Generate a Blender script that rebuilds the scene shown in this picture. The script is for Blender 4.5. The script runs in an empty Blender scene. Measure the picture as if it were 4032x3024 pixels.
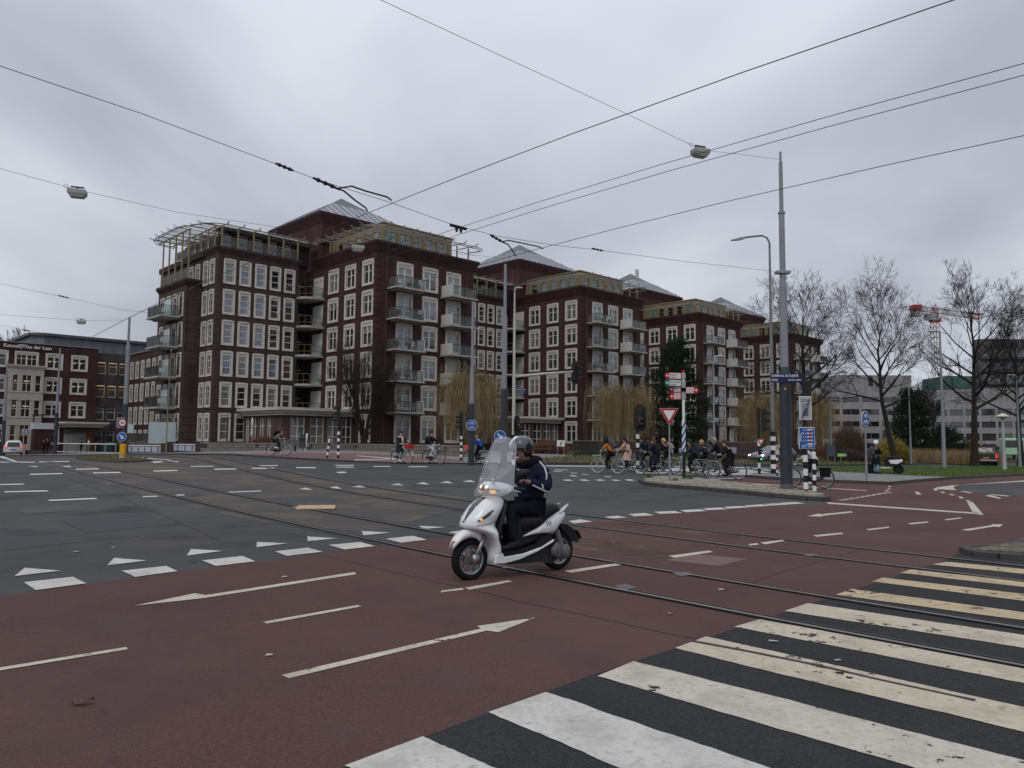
import bpy, bmesh, math, random
from mathutils import Vector, Matrix, noise
R = math.radians
rnd = random.Random(7)
sc = bpy.context.scene
COL = sc.collection

# ---------------------------------------------------------------- camera
FPX, CAMH = 2995.0, 1.6
_p, _r = R(4.263), R(0.4547)
_c, _s = math.cos(_p), math.sin(_p)
FW = Vector((0, _c, _s)); _U = Vector((0, -_s, _c)); _R = Vector((1, 0, 0))
RI = _R * math.cos(_r) + _U * math.sin(_r)
UI = _U * math.cos(_r) - _R * math.sin(_r)
CAM = Vector((0, 0, CAMH))
cd = bpy.data.cameras.new('camera'); cam = bpy.data.objects.new('camera', cd); COL.objects.link(cam)
cd.sensor_fit = 'HORIZONTAL'; cd.sensor_width = 36; cd.lens = FPX / 4032 * 36
cd.clip_start = .05; cd.clip_end = 6000
mw = Matrix.Identity(4)
for i in range(3):
    mw[i][0] = RI[i]; mw[i][1] = UI[i]; mw[i][2] = -FW[i]; mw[i][3] = CAM[i]
cam.matrix_world = mw
sc.camera = cam

# ---------------------------------------------------------------- overcast sky, soft sun, exposure
SUN_EL, SUN_AZ = R(48), R(200)      # azimuth clockwise from +Y
w = bpy.data.worlds.new('World'); sc.world = w; w.use_nodes = True
nt = w.node_tree; nt.nodes.clear()
def nd(t, **k):
    n = nt.nodes.new(t)
    for a, b in k.items(): setattr(n, a, b)
    return n
lk = lambda a, b: nt.links.new(a, b)
out = nd('ShaderNodeOutputWorld'); bg = nd('ShaderNodeBackground'); bg.inputs['Strength'].default_value = .1
lk(bg.outputs[0], out.inputs[0])
sky = nd('ShaderNodeTexSky', sky_type='NISHITA', sun_disc=False, sun_elevation=SUN_EL, sun_rotation=SUN_AZ)
tc = nd('ShaderNodeTexCoord'); sx = nd('ShaderNodeSeparateXYZ'); lk(tc.outputs['Generated'], sx.inputs[0])
def mth(op, a, b=None, c=None):
    n = nd('ShaderNodeMath', operation=op)
    for i, v in enumerate((a, b, c)):
        if v is None: continue
        if isinstance(v, (int, float)): n.inputs[i].default_value = v
        else: lk(v, n.inputs[i])
    return n.outputs[0]
zc = mth('MAXIMUM', sx.outputs[2], 0.0)
den = mth('ADD', zc, .22)
cx = nd('ShaderNodeCombineXYZ'); lk(mth('DIVIDE', sx.outputs[0], den), cx.inputs[0]); lk(mth('DIVIDE', sx.outputs[1], den), cx.inputs[1])
n1 = nd('ShaderNodeTexNoise'); n1.inputs['Scale'].default_value = .95; n1.inputs['Detail'].default_value = 5; n1.inputs['Roughness'].default_value = .48; n1.inputs['Distortion'].default_value = .35
n1.noise_dimensions = '3D'
mp = nd('ShaderNodeMapping'); mp.inputs['Location'].default_value = (3.3, 1.7, 0); mp.inputs['Scale'].default_value = (1, .75, 1)
lk(cx.outputs[0], mp.inputs[0]); lk(mp.outputs[0], n1.inputs['Vector'])
cr = nd('ShaderNodeValToRGB'); e = cr.color_ramp.elements
e[0].position = .34; e[0].color = (.375, .386, .443, 1)
e[1].position = .68; e[1].color = (.66, .692, .762, 1)
m_ = e.new(.5); m_.color = (.495, .513, .578, 1)
lk(n1.outputs['Fac'], cr.inputs['Fac'])
# an overcast vault is brighter overhead than at the horizon
gr = mth('MULTIPLY_ADD', zc, .75, .86)
sc10 = nd('ShaderNodeVectorMath', operation='SCALE'); lk(cr.outputs['Color'], sc10.inputs[0]); lk(mth('MULTIPLY', gr, 10.7), sc10.inputs['Scale'])
mx = nd('ShaderNodeMix', data_type='RGBA'); mx.inputs['Factor'].default_value = .94
lk(sky.outputs[0], mx.inputs['A']); lk(sc10.outputs[0], mx.inputs['B'])
lk(mx.outputs['Result'], bg.inputs['Color'])
sd = bpy.data.lights.new('sun', 'SUN'); sd.energy = 1.1; sd.angle = R(32); sd.color = (1, .97, .93)
so = bpy.data.objects.new('sun', sd); COL.objects.link(so)
_sv = Vector((math.sin(SUN_AZ) * math.cos(SUN_EL), math.cos(SUN_AZ) * math.cos(SUN_EL), math.sin(SUN_EL)))
so.rotation_euler = _sv.to_track_quat('Z', 'Y').to_euler(); so.location = (0, 0, 40)
vs = sc.view_settings; vs.view_transform = 'Standard'; vs.look = 'None'; vs.gamma = 1; vs.use_curve_mapping = False
vs.exposure = 0.0
sc.cycles.max_bounces = 6; sc.cycles.transparent_max_bounces = 24

# ---------------------------------------------------------------- survey of the place
def gz(x, y):
    x = max(-95, min(60, x))
    a = -.0155 * x if x > -18 else .279 - .031 * (-18 - x)
    return a + .0055 * min(y, 75) - .04
def ray(px, py): return RI * ((px - 2016) / FPX) + UI * ((1512 - py) / FPX) + FW
def G(px, py, up=0.0):
    d = ray(px, py); z = 0
    for _ in range(50):
        t = (z - CAMH) / d.z; p = CAM + d * t; z = gz(p.x, p.y)
    return Vector((p.x, p.y, z + up))
def P(px, py, Y):
    d = ray(px, py); return CAM + d * (Y / d.y)
def at(x, y, up=0.0): return Vector((x, y, gz(x, y) + up))
HE = R(45.844); OB = Vector((-13.0375, 71.7268)); ROT = R(90) - HE
E1 = Vector((math.sin(HE), math.cos(HE))); E2 = Vector((-math.cos(HE), math.sin(HE)))
def LW(u, v, z=0.0):
    q = OB + E1 * u + E2 * v
    return Vector((q.x, q.y, z))

# ---------------------------------------------------------------- materials
MATS = {}
def mat(name, col, rough=.8, metal=0., var=None, bump=None, spec=.3, var2=None, coat=0., em=None, alpha=None, grain=None):
    """var=(scale, amount[, detail]); var2=(scale, colour, low, high); bump=(scale, strength)"""
    if name in MATS: return MATS[name]
    m = bpy.data.materials.new(name); m.use_nodes = True
    t = m.node_tree; b = t.nodes['Principled BSDF']
    b.inputs['Base Color'].default_value = (*col, 1); b.inputs['Roughness'].default_value = rough
    b.inputs['Metallic'].default_value = metal; b.inputs['Specular IOR Level'].default_value = spec
    b.inputs['Coat Weight'].default_value = coat
    if em: b.inputs['Emission Color'].default_value = (*em[0], 1); b.inputs['Emission Strength'].default_value = em[1]
    geo = None
    def pos():
        nonlocal geo
        if geo is None: geo = t.nodes.new('ShaderNodeNewGeometry')
        return geo.outputs['Position']
    cur = None
    if var:
        n = t.nodes.new('ShaderNodeTexNoise'); n.inputs['Scale'].default_value = var[0]
        n.inputs['Detail'].default_value = var[2] if len(var) > 2 else 4; t.links.new(pos(), n.inputs['Vector'])
        r = t.nodes.new('ShaderNodeMapRange'); r.inputs['From Min'].default_value = .25; r.inputs['From Max'].default_value = .75
        r.inputs['To Min'].default_value = 1 - var[1]; r.inputs['To Max'].default_value = 1 + var[1]
        t.links.new(n.outputs['Fac'], r.inputs['Value'])
        s = t.nodes.new('ShaderNodeVectorMath'); s.operation = 'SCALE'; s.inputs[0].default_value = col
        t.links.new(r.outputs['Result'], s.inputs['Scale']); cur = s.outputs[0]
    if grain:
        n = t.nodes.new('ShaderNodeTexNoise'); n.inputs['Scale'].default_value = grain[0]; n.inputs['Detail'].default_value = 2; n.inputs['Roughness'].default_value = .8; t.links.new(pos(), n.inputs['Vector'])
        r = t.nodes.new('ShaderNodeMapRange'); r.inputs['From Min'].default_value = .3; r.inputs['From Max'].default_value = .7; r.inputs['To Min'].default_value = 1 - grain[1]; r.inputs['To Max'].default_value = 1 + grain[1]
        t.links.new(n.outputs['Fac'], r.inputs['Value']); s = t.nodes.new('ShaderNodeVectorMath'); s.operation = 'SCALE'; t.links.new(r.outputs['Result'], s.inputs['Scale'])
        if cur: t.links.new(cur, s.inputs[0])
        else: s.inputs[0].default_value = col
        cur = s.outputs[0]
    for v2 in ([var2] if isinstance(var2, tuple) else (var2 or [])):
        n = t.nodes.new('ShaderNodeTexNoise'); n.inputs['Scale'].default_value = v2[0]; n.inputs['Detail'].default_value = 6
        n.inputs['Roughness'].default_value = .6; t.links.new(pos(), n.inputs['Vector'])
        r = t.nodes.new('ShaderNodeMapRange'); r.inputs['From Min'].default_value = v2[2]; r.inputs['From Max'].default_value = v2[3]
        t.links.new(n.outputs['Fac'], r.inputs['Value'])
        x = t.nodes.new('ShaderNodeMix'); x.data_type = 'RGBA'; t.links.new(r.outputs['Result'], x.inputs['Factor'])
        if cur: t.links.new(cur, x.inputs['A'])
        else: x.inputs['A'].default_value = (*col, 1)
        x.inputs['B'].default_value = (*v2[1], 1); cur = x.outputs['Result']
    if cur: t.links.new(cur, b.inputs['Base Color'])
    if bump:
        n = t.nodes.new('ShaderNodeTexNoise'); n.inputs['Scale'].default_value = bump[0]; n.inputs['Detail'].default_value = 3
        t.links.new(pos(), n.inputs['Vector'])
        bp = t.nodes.new('ShaderNodeBump'); bp.inputs['Strength'].default_value = bump[1]; bp.inputs['Distance'].default_value = bump[2] if len(bump) > 2 else .01
        t.links.new(n.outputs['Fac'], bp.inputs['Height']); t.links.new(bp.outputs[0], b.inputs['Normal'])
    if alpha is not None:   # clear glass or plastic sheet: mostly see-through, reflecting at grazing angles
        t.nodes.remove(b); o = t.nodes['Material Output']
        tr = t.nodes.new('ShaderNodeBsdfTransparent'); tr.inputs[0].default_value = (*col, 1)
        gl = t.nodes.new('ShaderNodeBsdfGlossy'); gl.inputs['Roughness'].default_value = rough; gl.inputs[0].default_value = (1, 1, 1, 1)
        df = t.nodes.new('ShaderNodeBsdfDiffuse'); df.inputs[0].default_value = (*col, 1)
        a1 = t.nodes.new('ShaderNodeMixShader'); a1.inputs[0].default_value = alpha; t.links.new(tr.outputs[0], a1.inputs[1]); t.links.new(df.outputs[0], a1.inputs[2])
        fr = t.nodes.new('ShaderNodeLayerWeight'); fr.inputs[0].default_value = .14
        a2 = t.nodes.new('ShaderNodeMixShader'); t.links.new(fr.outputs['Fresnel'], a2.inputs[0]); t.links.new(a1.outputs[0], a2.inputs[1]); t.links.new(gl.outputs[0], a2.inputs[2])
        t.links.new(a2.outputs[0], o.inputs[0])
    MATS[name] = m
    return m

# ---------------------------------------------------------------- mesh builder
class MB:
    def __init__(s): s.v = []; s.f = []; s.m = []; s.T = None
    def add(s, vs, fs, mi=0):
        o = len(s.v)
        if s.T is not None: vs = [s.T @ Vector(q) for q in vs]
        s.v += [tuple(q) for q in vs]; s.f += [tuple(i + o for i in f) for f in fs]; s.m += [mi] * len(fs)
        return s
    def box(s, x0, x1, y0, y1, z0, z1, mi=0):
        return s.add([(x0, y0, z0), (x1, y0, z0), (x1, y1, z0), (x0, y1, z0), (x0, y0, z1), (x1, y0, z1), (x1, y1, z1), (x0, y1, z1)],
                     [(0, 3, 2, 1), (4, 5, 6, 7), (0, 1, 5, 4), (1, 2, 6, 5), (2, 3, 7, 6), (3, 0, 4, 7)], mi)
    def beam(s, a, b, w, h, mi=0):
        a, b = Vector(a), Vector(b); d = (b - a).normalized()
        sd_ = d.cross(Vector((0, 0, 1)))
        if sd_.length < 1e-3: sd_ = Vector((1, 0, 0))
        sd_.normalize(); u = sd_.cross(d)
        vs = [p + sd_ * (i * w / 2) + u * (j * h / 2) for p in (a, b) for i, j in ((-1, -1), (1, -1), (1, 1), (-1, 1))]
        return s.add(vs, [(0, 1, 2, 3), (7, 6, 5, 4), (0, 4, 5, 1), (1, 5, 6, 2), (2, 6, 7, 3), (3, 7, 4, 0)], mi)
    def tube(s, pts, r, n=6, mi=0, cap=True, closed=False):
        pts = [Vector(p) for p in pts]; k = len(pts)
        rs = r if isinstance(r, (list, tuple)) else [r] * k
        vs = []; prev = None
        for i, p in enumerate(pts):
            a = pts[i - 1] if i > 0 or closed else pts[0]
            b = pts[(i + 1) % k] if i < k - 1 or closed else pts[-1]
            d = (b - a)
            if d.length < 1e-9: d = Vector((0, 0, 1))
            d.normalize()
            if prev is None:
                x = d.cross(Vector((0, 0, 1)))
                if x.length < 1e-3: x = d.cross(Vector((0, 1, 0)))
            else:
                x = prev - d * prev.dot(d)
                if x.length < 1e-6: x = d.orthogonal()
            x.normalize(); prev = x; y = d.cross(x)
            for j in range(n):
                t = 2 * math.pi * j / n
                vs.append(p + (x * math.cos(t) + y * math.sin(t)) * rs[i])
        fs = []
        for i in range(k if closed else k - 1):
            i2 = (i + 1) % k
            for j in range(n):
                fs.append((i * n + j, i * n + (j + 1) % n, i2 * n + (j + 1) % n, i2 * n + j))
        if cap and not closed and n > 2: fs += [tuple(range(n - 1, -1, -1)), tuple(range((k - 1) * n, k * n))]
        return s.add(vs, fs, mi)
    def lathe(s, prof, n=16, c=(0, 0, 0), mi=0, axis='z', cap=True):
        c = Vector(c); vs = []
        for r, h in prof:
            for j in range(n):
                t = 2 * math.pi * j / n; a, b = r * math.cos(t), r * math.sin(t)
                vs.append(c + (Vector((a, b, h)) if axis == 'z' else Vector((a, h, b)) if axis == 'y' else Vector((h, a, b))))
        k = len(prof); fs = [(i * n + j, i * n + (j + 1) % n, (i + 1) * n + (j + 1) % n, (i + 1) * n + j) for i in range(k - 1) for j in range(n)]
        if cap: fs += [tuple(range(n - 1, -1, -1)), tuple(range((k - 1) * n, k * n))]
        return s.add(vs, fs, mi)
    def ell(s, c, r, nu=12, nv=8, mi=0):
        c = Vector(c); vs = [c + Vector((0, 0, r[2]))]
        for i in range(1, nv):
            a = math.pi * i / nv
            for j in range(nu):
                t = 2 * math.pi * j / nu
                vs.append(c + Vector((r[0] * math.sin(a) * math.cos(t), r[1] * math.sin(a) * math.sin(t), r[2] * math.cos(a))))
        vs.append(c - Vector((0, 0, r[2]))); L = len(vs) - 1
        fs = [(0, 1 + j, 1 + (j + 1) % nu) for j in range(nu)]
        for i in range(nv - 2):
            for j in range(nu):
                a, b = 1 + i * nu + j, 1 + i * nu + (j + 1) % nu
                fs.append((a, a + nu, b + nu, b))
        o = 1 + (nv - 2) * nu
        fs += [(L, o + (j + 1) % nu, o + j) for j in range(nu)]
        return s.add(vs, fs, mi)
    def loft(s, rings, mi=0, cap=True, closed=True):
        n = len(rings[0]); vs = [q for r in rings for q in r]; k = len(rings)
        m = n if closed else n - 1
        fs = [(i * n + j, i * n + (j + 1) % n, (i + 1) * n + (j + 1) % n, (i + 1) * n + j) for i in range(k - 1) for j in range(m)]
        if cap and closed: fs += [tuple(range(n - 1, -1, -1)), tuple(range((k - 1) * n, k * n))]
        return s.add(vs, fs, mi)
    def prism(s, poly, a0, a1, axis='z', mi=0):
        """poly of 2-D points extruded from a0 to a1 along an axis; y: points are (x,z); x: points are (y,z)"""
        f = {'z': lambda p, a: (p[0], p[1], a), 'y': lambda p, a: (p[0], a, p[1]), 'x': lambda p, a: (a, p[0], p[1])}[axis]
        n = len(poly)
        return s.add([f(p, a0) for p in poly] + [f(p, a1) for p in poly],
                     [tuple(range(n - 1, -1, -1)), tuple(range(n, 2 * n))] + [(j, (j + 1) % n, n + (j + 1) % n, n + j) for j in range(n)], mi)
    def mesh(s, name, mats, smooth=False):
        me = bpy.data.meshes.new(name); me.from_pydata(s.v, [], s.f)
        if not isinstance(mats, (list, tuple)): mats = [mats]
        for m in mats: me.materials.append(m)
        if len(mats) > 1: me.polygons.foreach_set('material_index', s.m)
        if smooth: me.polygons.foreach_set('use_smooth', [True] * len(me.polygons))
        me.update()
        return me
    def build(s, name, mats, parent=None, smooth=False, loc=None):
        return put(name, s.mesh(name, mats, smooth), parent, loc)
def put(name, me, parent=None, loc=None, rot=None, scale=None):
    o = bpy.data.objects.new(name, me); COL.objects.link(o)
    if parent is not None: o.parent = parent
    if loc is not None: o.location = loc
    if rot is not None: o.rotation_euler = rot
    if scale is not None: o.scale = scale
    return o
def fix_normals(o):
    b = bmesh.new(); b.from_mesh(o.data); bmesh.ops.recalc_face_normals(b, faces=b.faces); b.to_mesh(o.data); b.free(); return o
def tag(o, label, cat, group=None):
    o['label'] = label; o['category'] = cat
    if group: o['group'] = group
    return o
def thing(name, label, cat, loc=(0, 0, 0), rz=0., group=None):
    o = bpy.data.objects.new(name, None); COL.objects.link(o); o.empty_display_size = .2
    o.location = loc; o.rotation_euler = (0, 0, rz)
    return tag(o, label, cat, group)
def bevel(o, w=.01, seg=2, ang=40):
    m = o.modifiers.new('bevel', 'BEVEL'); m.width = w; m.segments = seg; m.limit_method = 'ANGLE'; m.angle_limit = R(ang); return o
def text_mesh(txt, size=1., extrude=.004, align='LEFT', bold=0., spacing=1.):
    c = bpy.data.curves.new('lettering', 'FONT'); c.body = txt; c.size = size; c.extrude = extrude; c.align_x = align; c.offset = bold; c.space_character = spacing
    c.resolution_u = 3
    o = bpy.data.objects.new('lettering', c); COL.objects.link(o)
    dg = bpy.context.evaluated_depsgraph_get(); dg.update()
    me = bpy.data.meshes.new_from_object(o.evaluated_get(dg)); bpy.data.objects.remove(o); bpy.data.curves.remove(c)
    return me
def text_on(name, txt, size, m, parent, loc, rot, align='LEFT', bold=0., extrude=.003, sx=1.):
    me = text_mesh(txt, size, extrude, align, bold); me.materials.clear(); me.materials.append(m)
    o = put(name, me, parent, loc, rot); o.scale = (sx, 1, 1); return o
# ================================================================ ground
asphalt = mat('asphalt', (.063, .063, .065), .78, var=(150, .3, 3), grain=(38, .16), bump=(150, .6, .006), spec=.1,
              var2=[(.16, (.086, .085, .085), .45, .7), (.55, (.038, .039, .041), .52, .68), (.33, (.084, .074, .063), .58, .72), (2.2, (.042, .042, .044), .62, .72), (.09, (.07, .07, .072), .5, .62)])
asphalt_dark = mat('asphalt_dark', (.037, .038, .040), .88, var=(120, .45, 3), grain=(45, .3), bump=(110, 1., .01), spec=.08,
                   var2=[(.6, (.028, .029, .030), .5, .75), (70, (.15, .15, .145), .645, .70), (1.7, (.046, .045, .044), .56, .7)])
red_asphalt = mat('red_asphalt', (.096, .054, .0495), .82, var=(140, .38, 3), grain=(42, .2), bump=(130, .9, .009), spec=.08,
                  var2=[(.22, (.117, .069, .063), .45, .7), (.5, (.074, .046, .043), .5, .72), (1.3, (.085, .06, .055), .56, .72), (4.5, (.062, .042, .04), .64, .74), (75, (.17, .12, .11), .70, .75)])
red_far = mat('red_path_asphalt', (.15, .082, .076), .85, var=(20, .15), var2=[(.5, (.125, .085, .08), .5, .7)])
paving = mat('concrete_paving', (.19, .187, .18), .9, var=(6, .12), var2=[(.5, (.13, .128, .12), .45, .75)], bump=(60, .3))
kerb_m = mat('kerb_concrete', (.055, .053, .05), .9, var=(4, .25), bump=(50, .3))
soil = mat('verge_soil', (.07, .062, .045), 1., var=(3, .3))
rail_steel = mat('rail_steel', (.24, .225, .21), .36, .8, var=(6, .2))
rail_groove = mat('rail_groove', (.007, .007, .007), .95, spec=.1)
def paint(name, col, wear, sc_=9., soft=.045):
    m = mat(name, col, .7, var=(3.5, .1), var2=[(24, tuple(c * .7 for c in col), .5, .72), (2.6, tuple(c * .74 for c in col), .5, .68), (7, tuple(c * .6 for c in col), .6, .72)], bump=(150, .35, .004), spec=.1)
    t = m.node_tree; b = t.nodes['Principled BSDF']; o = t.nodes['Material Output']
    g = t.nodes.new('ShaderNodeNewGeometry'); n = t.nodes.new('ShaderNodeTexNoise'); n.inputs['Scale'].default_value = sc_; n.inputs['Detail'].default_value = 8; n.inputs['Roughness'].default_value = .65
    t.links.new(g.outputs['Position'], n.inputs['Vector'])
    n2 = t.nodes.new('ShaderNodeTexNoise'); n2.inputs['Scale'].default_value = 1.1; n2.inputs['Detail'].default_value = 2
    t.links.new(g.outputs['Position'], n2.inputs['Vector'])
    ad = t.nodes.new('ShaderNodeMath'); ad.operation = 'MULTIPLY_ADD'; t.links.new(n2.outputs['Fac'], ad.inputs[0]); ad.inputs[1].default_value = .6; t.links.new(n.outputs['Fac'], ad.inputs[2])
    r = t.nodes.new('ShaderNodeMapRange'); r.inputs['From Min'].default_value = wear; r.inputs['From Max'].default_value = wear + soft
    t.links.new(ad.outputs[0], r.inputs['Value'])
    tr = t.nodes.new('ShaderNodeBsdfTransparent'); x = t.nodes.new('ShaderNodeMixShader')
    t.links.new(r.outputs['Result'], x.inputs[0]); t.links.new(b.outputs[0], x.inputs[1]); t.links.new(tr.outputs[0], x.inputs[2]); t.links.new(x.outputs[0], o.inputs[0])
    return m
paint_w = paint('road_paint_white', (.485, .45, .38), .97)
paint_new = paint('road_paint_fresh', (.50, .487, .45), 1.03)
paint_old = paint('road_paint_old', (.48, .43, .335), .915)
paint_yel = paint('road_paint_yellowed', (.45, .37, .24), .93)
paint_far = mat('road_paint_far', (.52, .52, .49), .75, var=(2, .15))

def sheet_bm(pts, off):
    bm = bmesh.new()
    bm.faces.new([bm.verts.new((p[0], p[1], 0)) for p in pts])
    bmesh.ops.triangulate(bm, faces=bm.faces[:])
    for co, no in (((-18, 0, 0), (1, 0, 0)), ((60, 0, 0), (1, 0, 0)), ((-95, 0, 0), (1, 0, 0)), ((0, 75, 0), (0, 1, 0))):
        bmesh.ops.bisect_plane(bm, geom=bm.verts[:] + bm.edges[:] + bm.faces[:], plane_co=co, plane_no=no)
    for v in bm.verts: v.co.z = gz(v.co.x, v.co.y) + off
    bmesh.ops.recalc_face_normals(bm, faces=bm.faces)
    if sum(f.normal.z for f in bm.faces) < 0: bmesh.ops.reverse_faces(bm, faces=bm.faces)
    return bm
def sheet(name, pts, off, m, parent=None, px=True):
    if px: pts = [G(*p) for p in pts]
    bm = sheet_bm(pts, off); me = bpy.data.meshes.new(name); bm.to_mesh(me); bm.free(); me.materials.append(m)
    o = put(name, me, parent)
    if parent is None: o['kind'] = 'structure'
    return o
def slab(name, pts, h, m, parent=None, px=True, side=None):
    if px: pts = [G(*p) for p in pts]
    bm = sheet_bm(pts, h)
    be = [e for e in bm.edges if e.is_boundary]
    r = bmesh.ops.extrude_edge_only(bm, edges=be)
    for v in r['geom']:
        if isinstance(v, bmesh.types.BMVert): v.co.z -= h + .06
    sidef = [f for f in r['geom'] if isinstance(f, bmesh.types.BMFace)]
    me = bpy.data.meshes.new(name); me.materials.append(m); me.materials.append(side or kerb_m)
    for f in sidef: f.material_index = 1
    bm.to_mesh(me); bm.free()
    o = put(name, me, parent)
    if parent is None: o['kind'] = 'structure'
    return o
def kerb(parent, line, h=.12, wd=.14, px=True, lift=.012):
    pts = [G(*p) if px else Vector(p) for p in line]; mb = MB()
    for a, b in zip(pts, pts[1:]):
        n = max(1, int((b - a).length / 1.0))
        for i in range(n):
            p, q = a.lerp(b, i / n), a.lerp(b, (i + 1) / n); d = (q - p).normalized() * .006
            p = Vector((p.x, p.y, gz(p.x, p.y) + h / 2 - .04 + lift)); q = Vector((q.x, q.y, gz(q.x, q.y) + h / 2 - .04 + lift))
            mb.beam(p + d, q - d, wd, h + .08)
    return bevel(mb.build('kerb', kerb_m, parent), .015)

# road sheet out to the horizon
_xs = [-2500, -95, -18, 60, 2500]; _ys = [-60, 75, 4000]
_v = [(x, y, gz(x, y)) for y in _ys for x in _xs]
_f = [(j * 5 + i, j * 5 + i + 1, (j + 1) * 5 + i + 1, (j + 1) * 5 + i) for j in range(2) for i in range(4)]
road = MB().add(_v, _f).build('road', asphalt); road['kind'] = 'structure'
L_ = lambda x, y: (x * .9042, 1750 + y * .9042)
Q_ = lambda x, y: (2032 + x * .9042, 1750 + y * .9042)
S_ = lambda x, y: (2900 + x * .5118, 1750 + y * .5118)

cycle = sheet('cycle_path', [(-900, 2465), (0, 2347), (995, 2216), (1500, 2149), (1808, 2108), (2249, 2064), (2600, 2027), (3000, 1995), (3262, 1987),
    (3268, 1972), (3234, 1957), (3079, 1933), (2862, 1908), (2695, 1889), (2640, 1887), (2703, 1883), (2931, 1880), (3079, 1891), (3217, 1898), (3412, 1906), (3504, 1909), (3616, 1898), (3750, 1887), (4032, 1873), (4500, 1860),
    (4500, 1876), (4032, 1893), (3780, 1911), (3750, 1919), (3770, 1929), (3852, 1942), (4032, 1955), (4500, 1985), (4500, 2075), (4032, 2112), (3960, 2132), (3860, 2155), (3790, 2172),
    (3696, 2216), (3289, 2347), (2656, 2555), (2348, 2654), (2032, 2767), (1356, 3024), (900, 3230), (-900, 3900)], .004, red_asphalt)
sheet('crossing_asphalt', [(3790, 2172), (3696, 2216), (3289, 2347), (2656, 2555), (2348, 2654), (2032, 2767), (1356, 3024), (900, 3230), (1500, 4200), (5600, 3600), (5200, 2300), (4500, 2120)], .004, asphalt_dark, road)

def mark(name, pts, m=paint_w, fn=None, off=.009):
    if fn: pts = [fn(*p) for p in pts]
    return sheet(name, pts, off, m, road)
# zebra crossing: ten stripes
def ext(a, b, x): return (x, a[1] + (b[1] - a[1]) * (x - a[0]) / (b[0] - a[0]))
def rough_quad(tl, bl, tr, br):
    """stripe outline with slightly uneven long edges"""
    a = [G(*tl).lerp(G(*tr), i / 40) for i in range(41)]; b = [G(*bl).lerp(G(*br), i / 40) for i in range(41)]
    j = lambda p: Vector((p.x + rnd.uniform(-.005, .005) + .018 * noise.noise((p.x * 1.7, p.y * 1.7, 3.)), p.y + rnd.uniform(-.005, .005) + .018 * noise.noise((p.x * 1.7, p.y * 1.7, 8.)), 0))
    return [j(p) for p in a] + [j(p) for p in reversed(b)]
ZB = [((1664, 2905), (1356, 3020), (2400, 3235), (2130, 3420), paint_new),
      ((2150, 2731), (1927, 2811), (3900, 3325), (3300, 3400), paint_new),
      ((2498, 2607), (2350, 2666), (4700, 3172), (4500, 3290), paint_w),
      ((2782, 2510), (2656, 2557), (4900, 2985), (4900, 3095), paint_old),
      ((2990, 2442), (2891, 2471), (4900, 2790), (4900, 2863), paint_old),
      ((3180, 2378), (3090, 2408), (4900, 2633), (4900, 2690), paint_old),
      ((3352, 2321), (3291, 2345), (4900, 2535), (4900, 2565), paint_yel),
      ((3479, 2277), (3432, 2292), (4900, 2443), (4900, 2480), paint_yel),
      ((3592, 2245), (3546, 2258), (4900, 2385), (4900, 2415), paint_yel),
      ((3723, 2214), (3673, 2225), (4900, 2325), (4900, 2352), paint_yel)]
for tl, bl, tr, br, m in ZB:
    sheet('zebra_stripe', rough_quad(tl, bl, tr, br), .009, m, road, px=False)
# give-way blocks
for q in [((103, 603), (318, 580), (375, 608), (155, 638)), ((530, 553), (725, 532), (773, 555), (588, 580)), ((880, 508), (1055, 488), (1113, 512), (940, 532)),
          ((1197, 468), (1340, 452), (1405, 470), (1250, 488)), ((1430, 440), (1570, 427), (1632, 445), (1500, 460)), ((1678, 413), (1800, 400), (1858, 417), (1745, 430)), ((1950, 385), (2040, 372), (2075, 386), (1990, 398))]:
    mark('block_marking', q, paint_new, L_)
for q in [((230, 335), (280, 328), (335, 338), (250, 346)), ((385, 317), (440, 312), (485, 320), (410, 325)), ((490, 305), (560, 300), (600, 310), (515, 315)), ((600, 295), (690, 291), (725, 300), (630, 304)),
          ((712, 288), (800, 283), (832, 291), (740, 297)), ((810, 280), (890, 276), (925, 283), (835, 288)), ((905, 273), (985, 269), (1015, 276), (925, 281)),
          ((992, 267), (1070, 262), (1103, 269), (1010, 274)), ((1080, 261), (1150, 257), (1180, 264), (1100, 268)), ((1150, 255), (1220, 252), (1258, 259), (1175, 263))]:
    mark('block_marking', q, paint_new, Q_)
for q in [((62, 577), (108, 540), (263, 553)), ((465, 530), (497, 497), (640, 508)), ((813, 487), (832, 458), (968, 466)), ((1117, 450), (1119, 427), (1253, 433)),
          ((1340, 424), (1338, 403), (1465, 411)), ((1583, 398), (1574, 379), (1699, 386)), ((1843, 370), (1823, 356), (1940, 362)),
          ((1300, 196), (1330, 189), (1365, 200)), ((1430, 190), (1465, 183), (1488, 195)), ((1532, 187), (1570, 178), (1593, 189)), ((1700, 178), (1735, 170), (1756, 180)), ((1812, 173), (1845, 165), (1870, 176)),
          ((1915, 168), (1948, 160), (1974, 171)), ((2012, 163), (2050, 156), (2073, 166)), ((300, 93), (250, 98), (310, 100)), ((118, 97), (165, 94), (160, 99))]:
    mark('give_way_tooth', q, paint_new, L_)
for x0, x1, y in [(2211, 2260, 1892), (2278, 2323, 1892), (2341, 2385, 1892), (2405, 2444, 1892.5), (2457, 2502, 1891.5), (2240, 2275, 1875)]:
    mark('lane_dash', [(x0, y - 2), (x1 - 20, y - 3), (x1, y + 1), (x0 + 20, y + 2)], paint_far)
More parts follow.
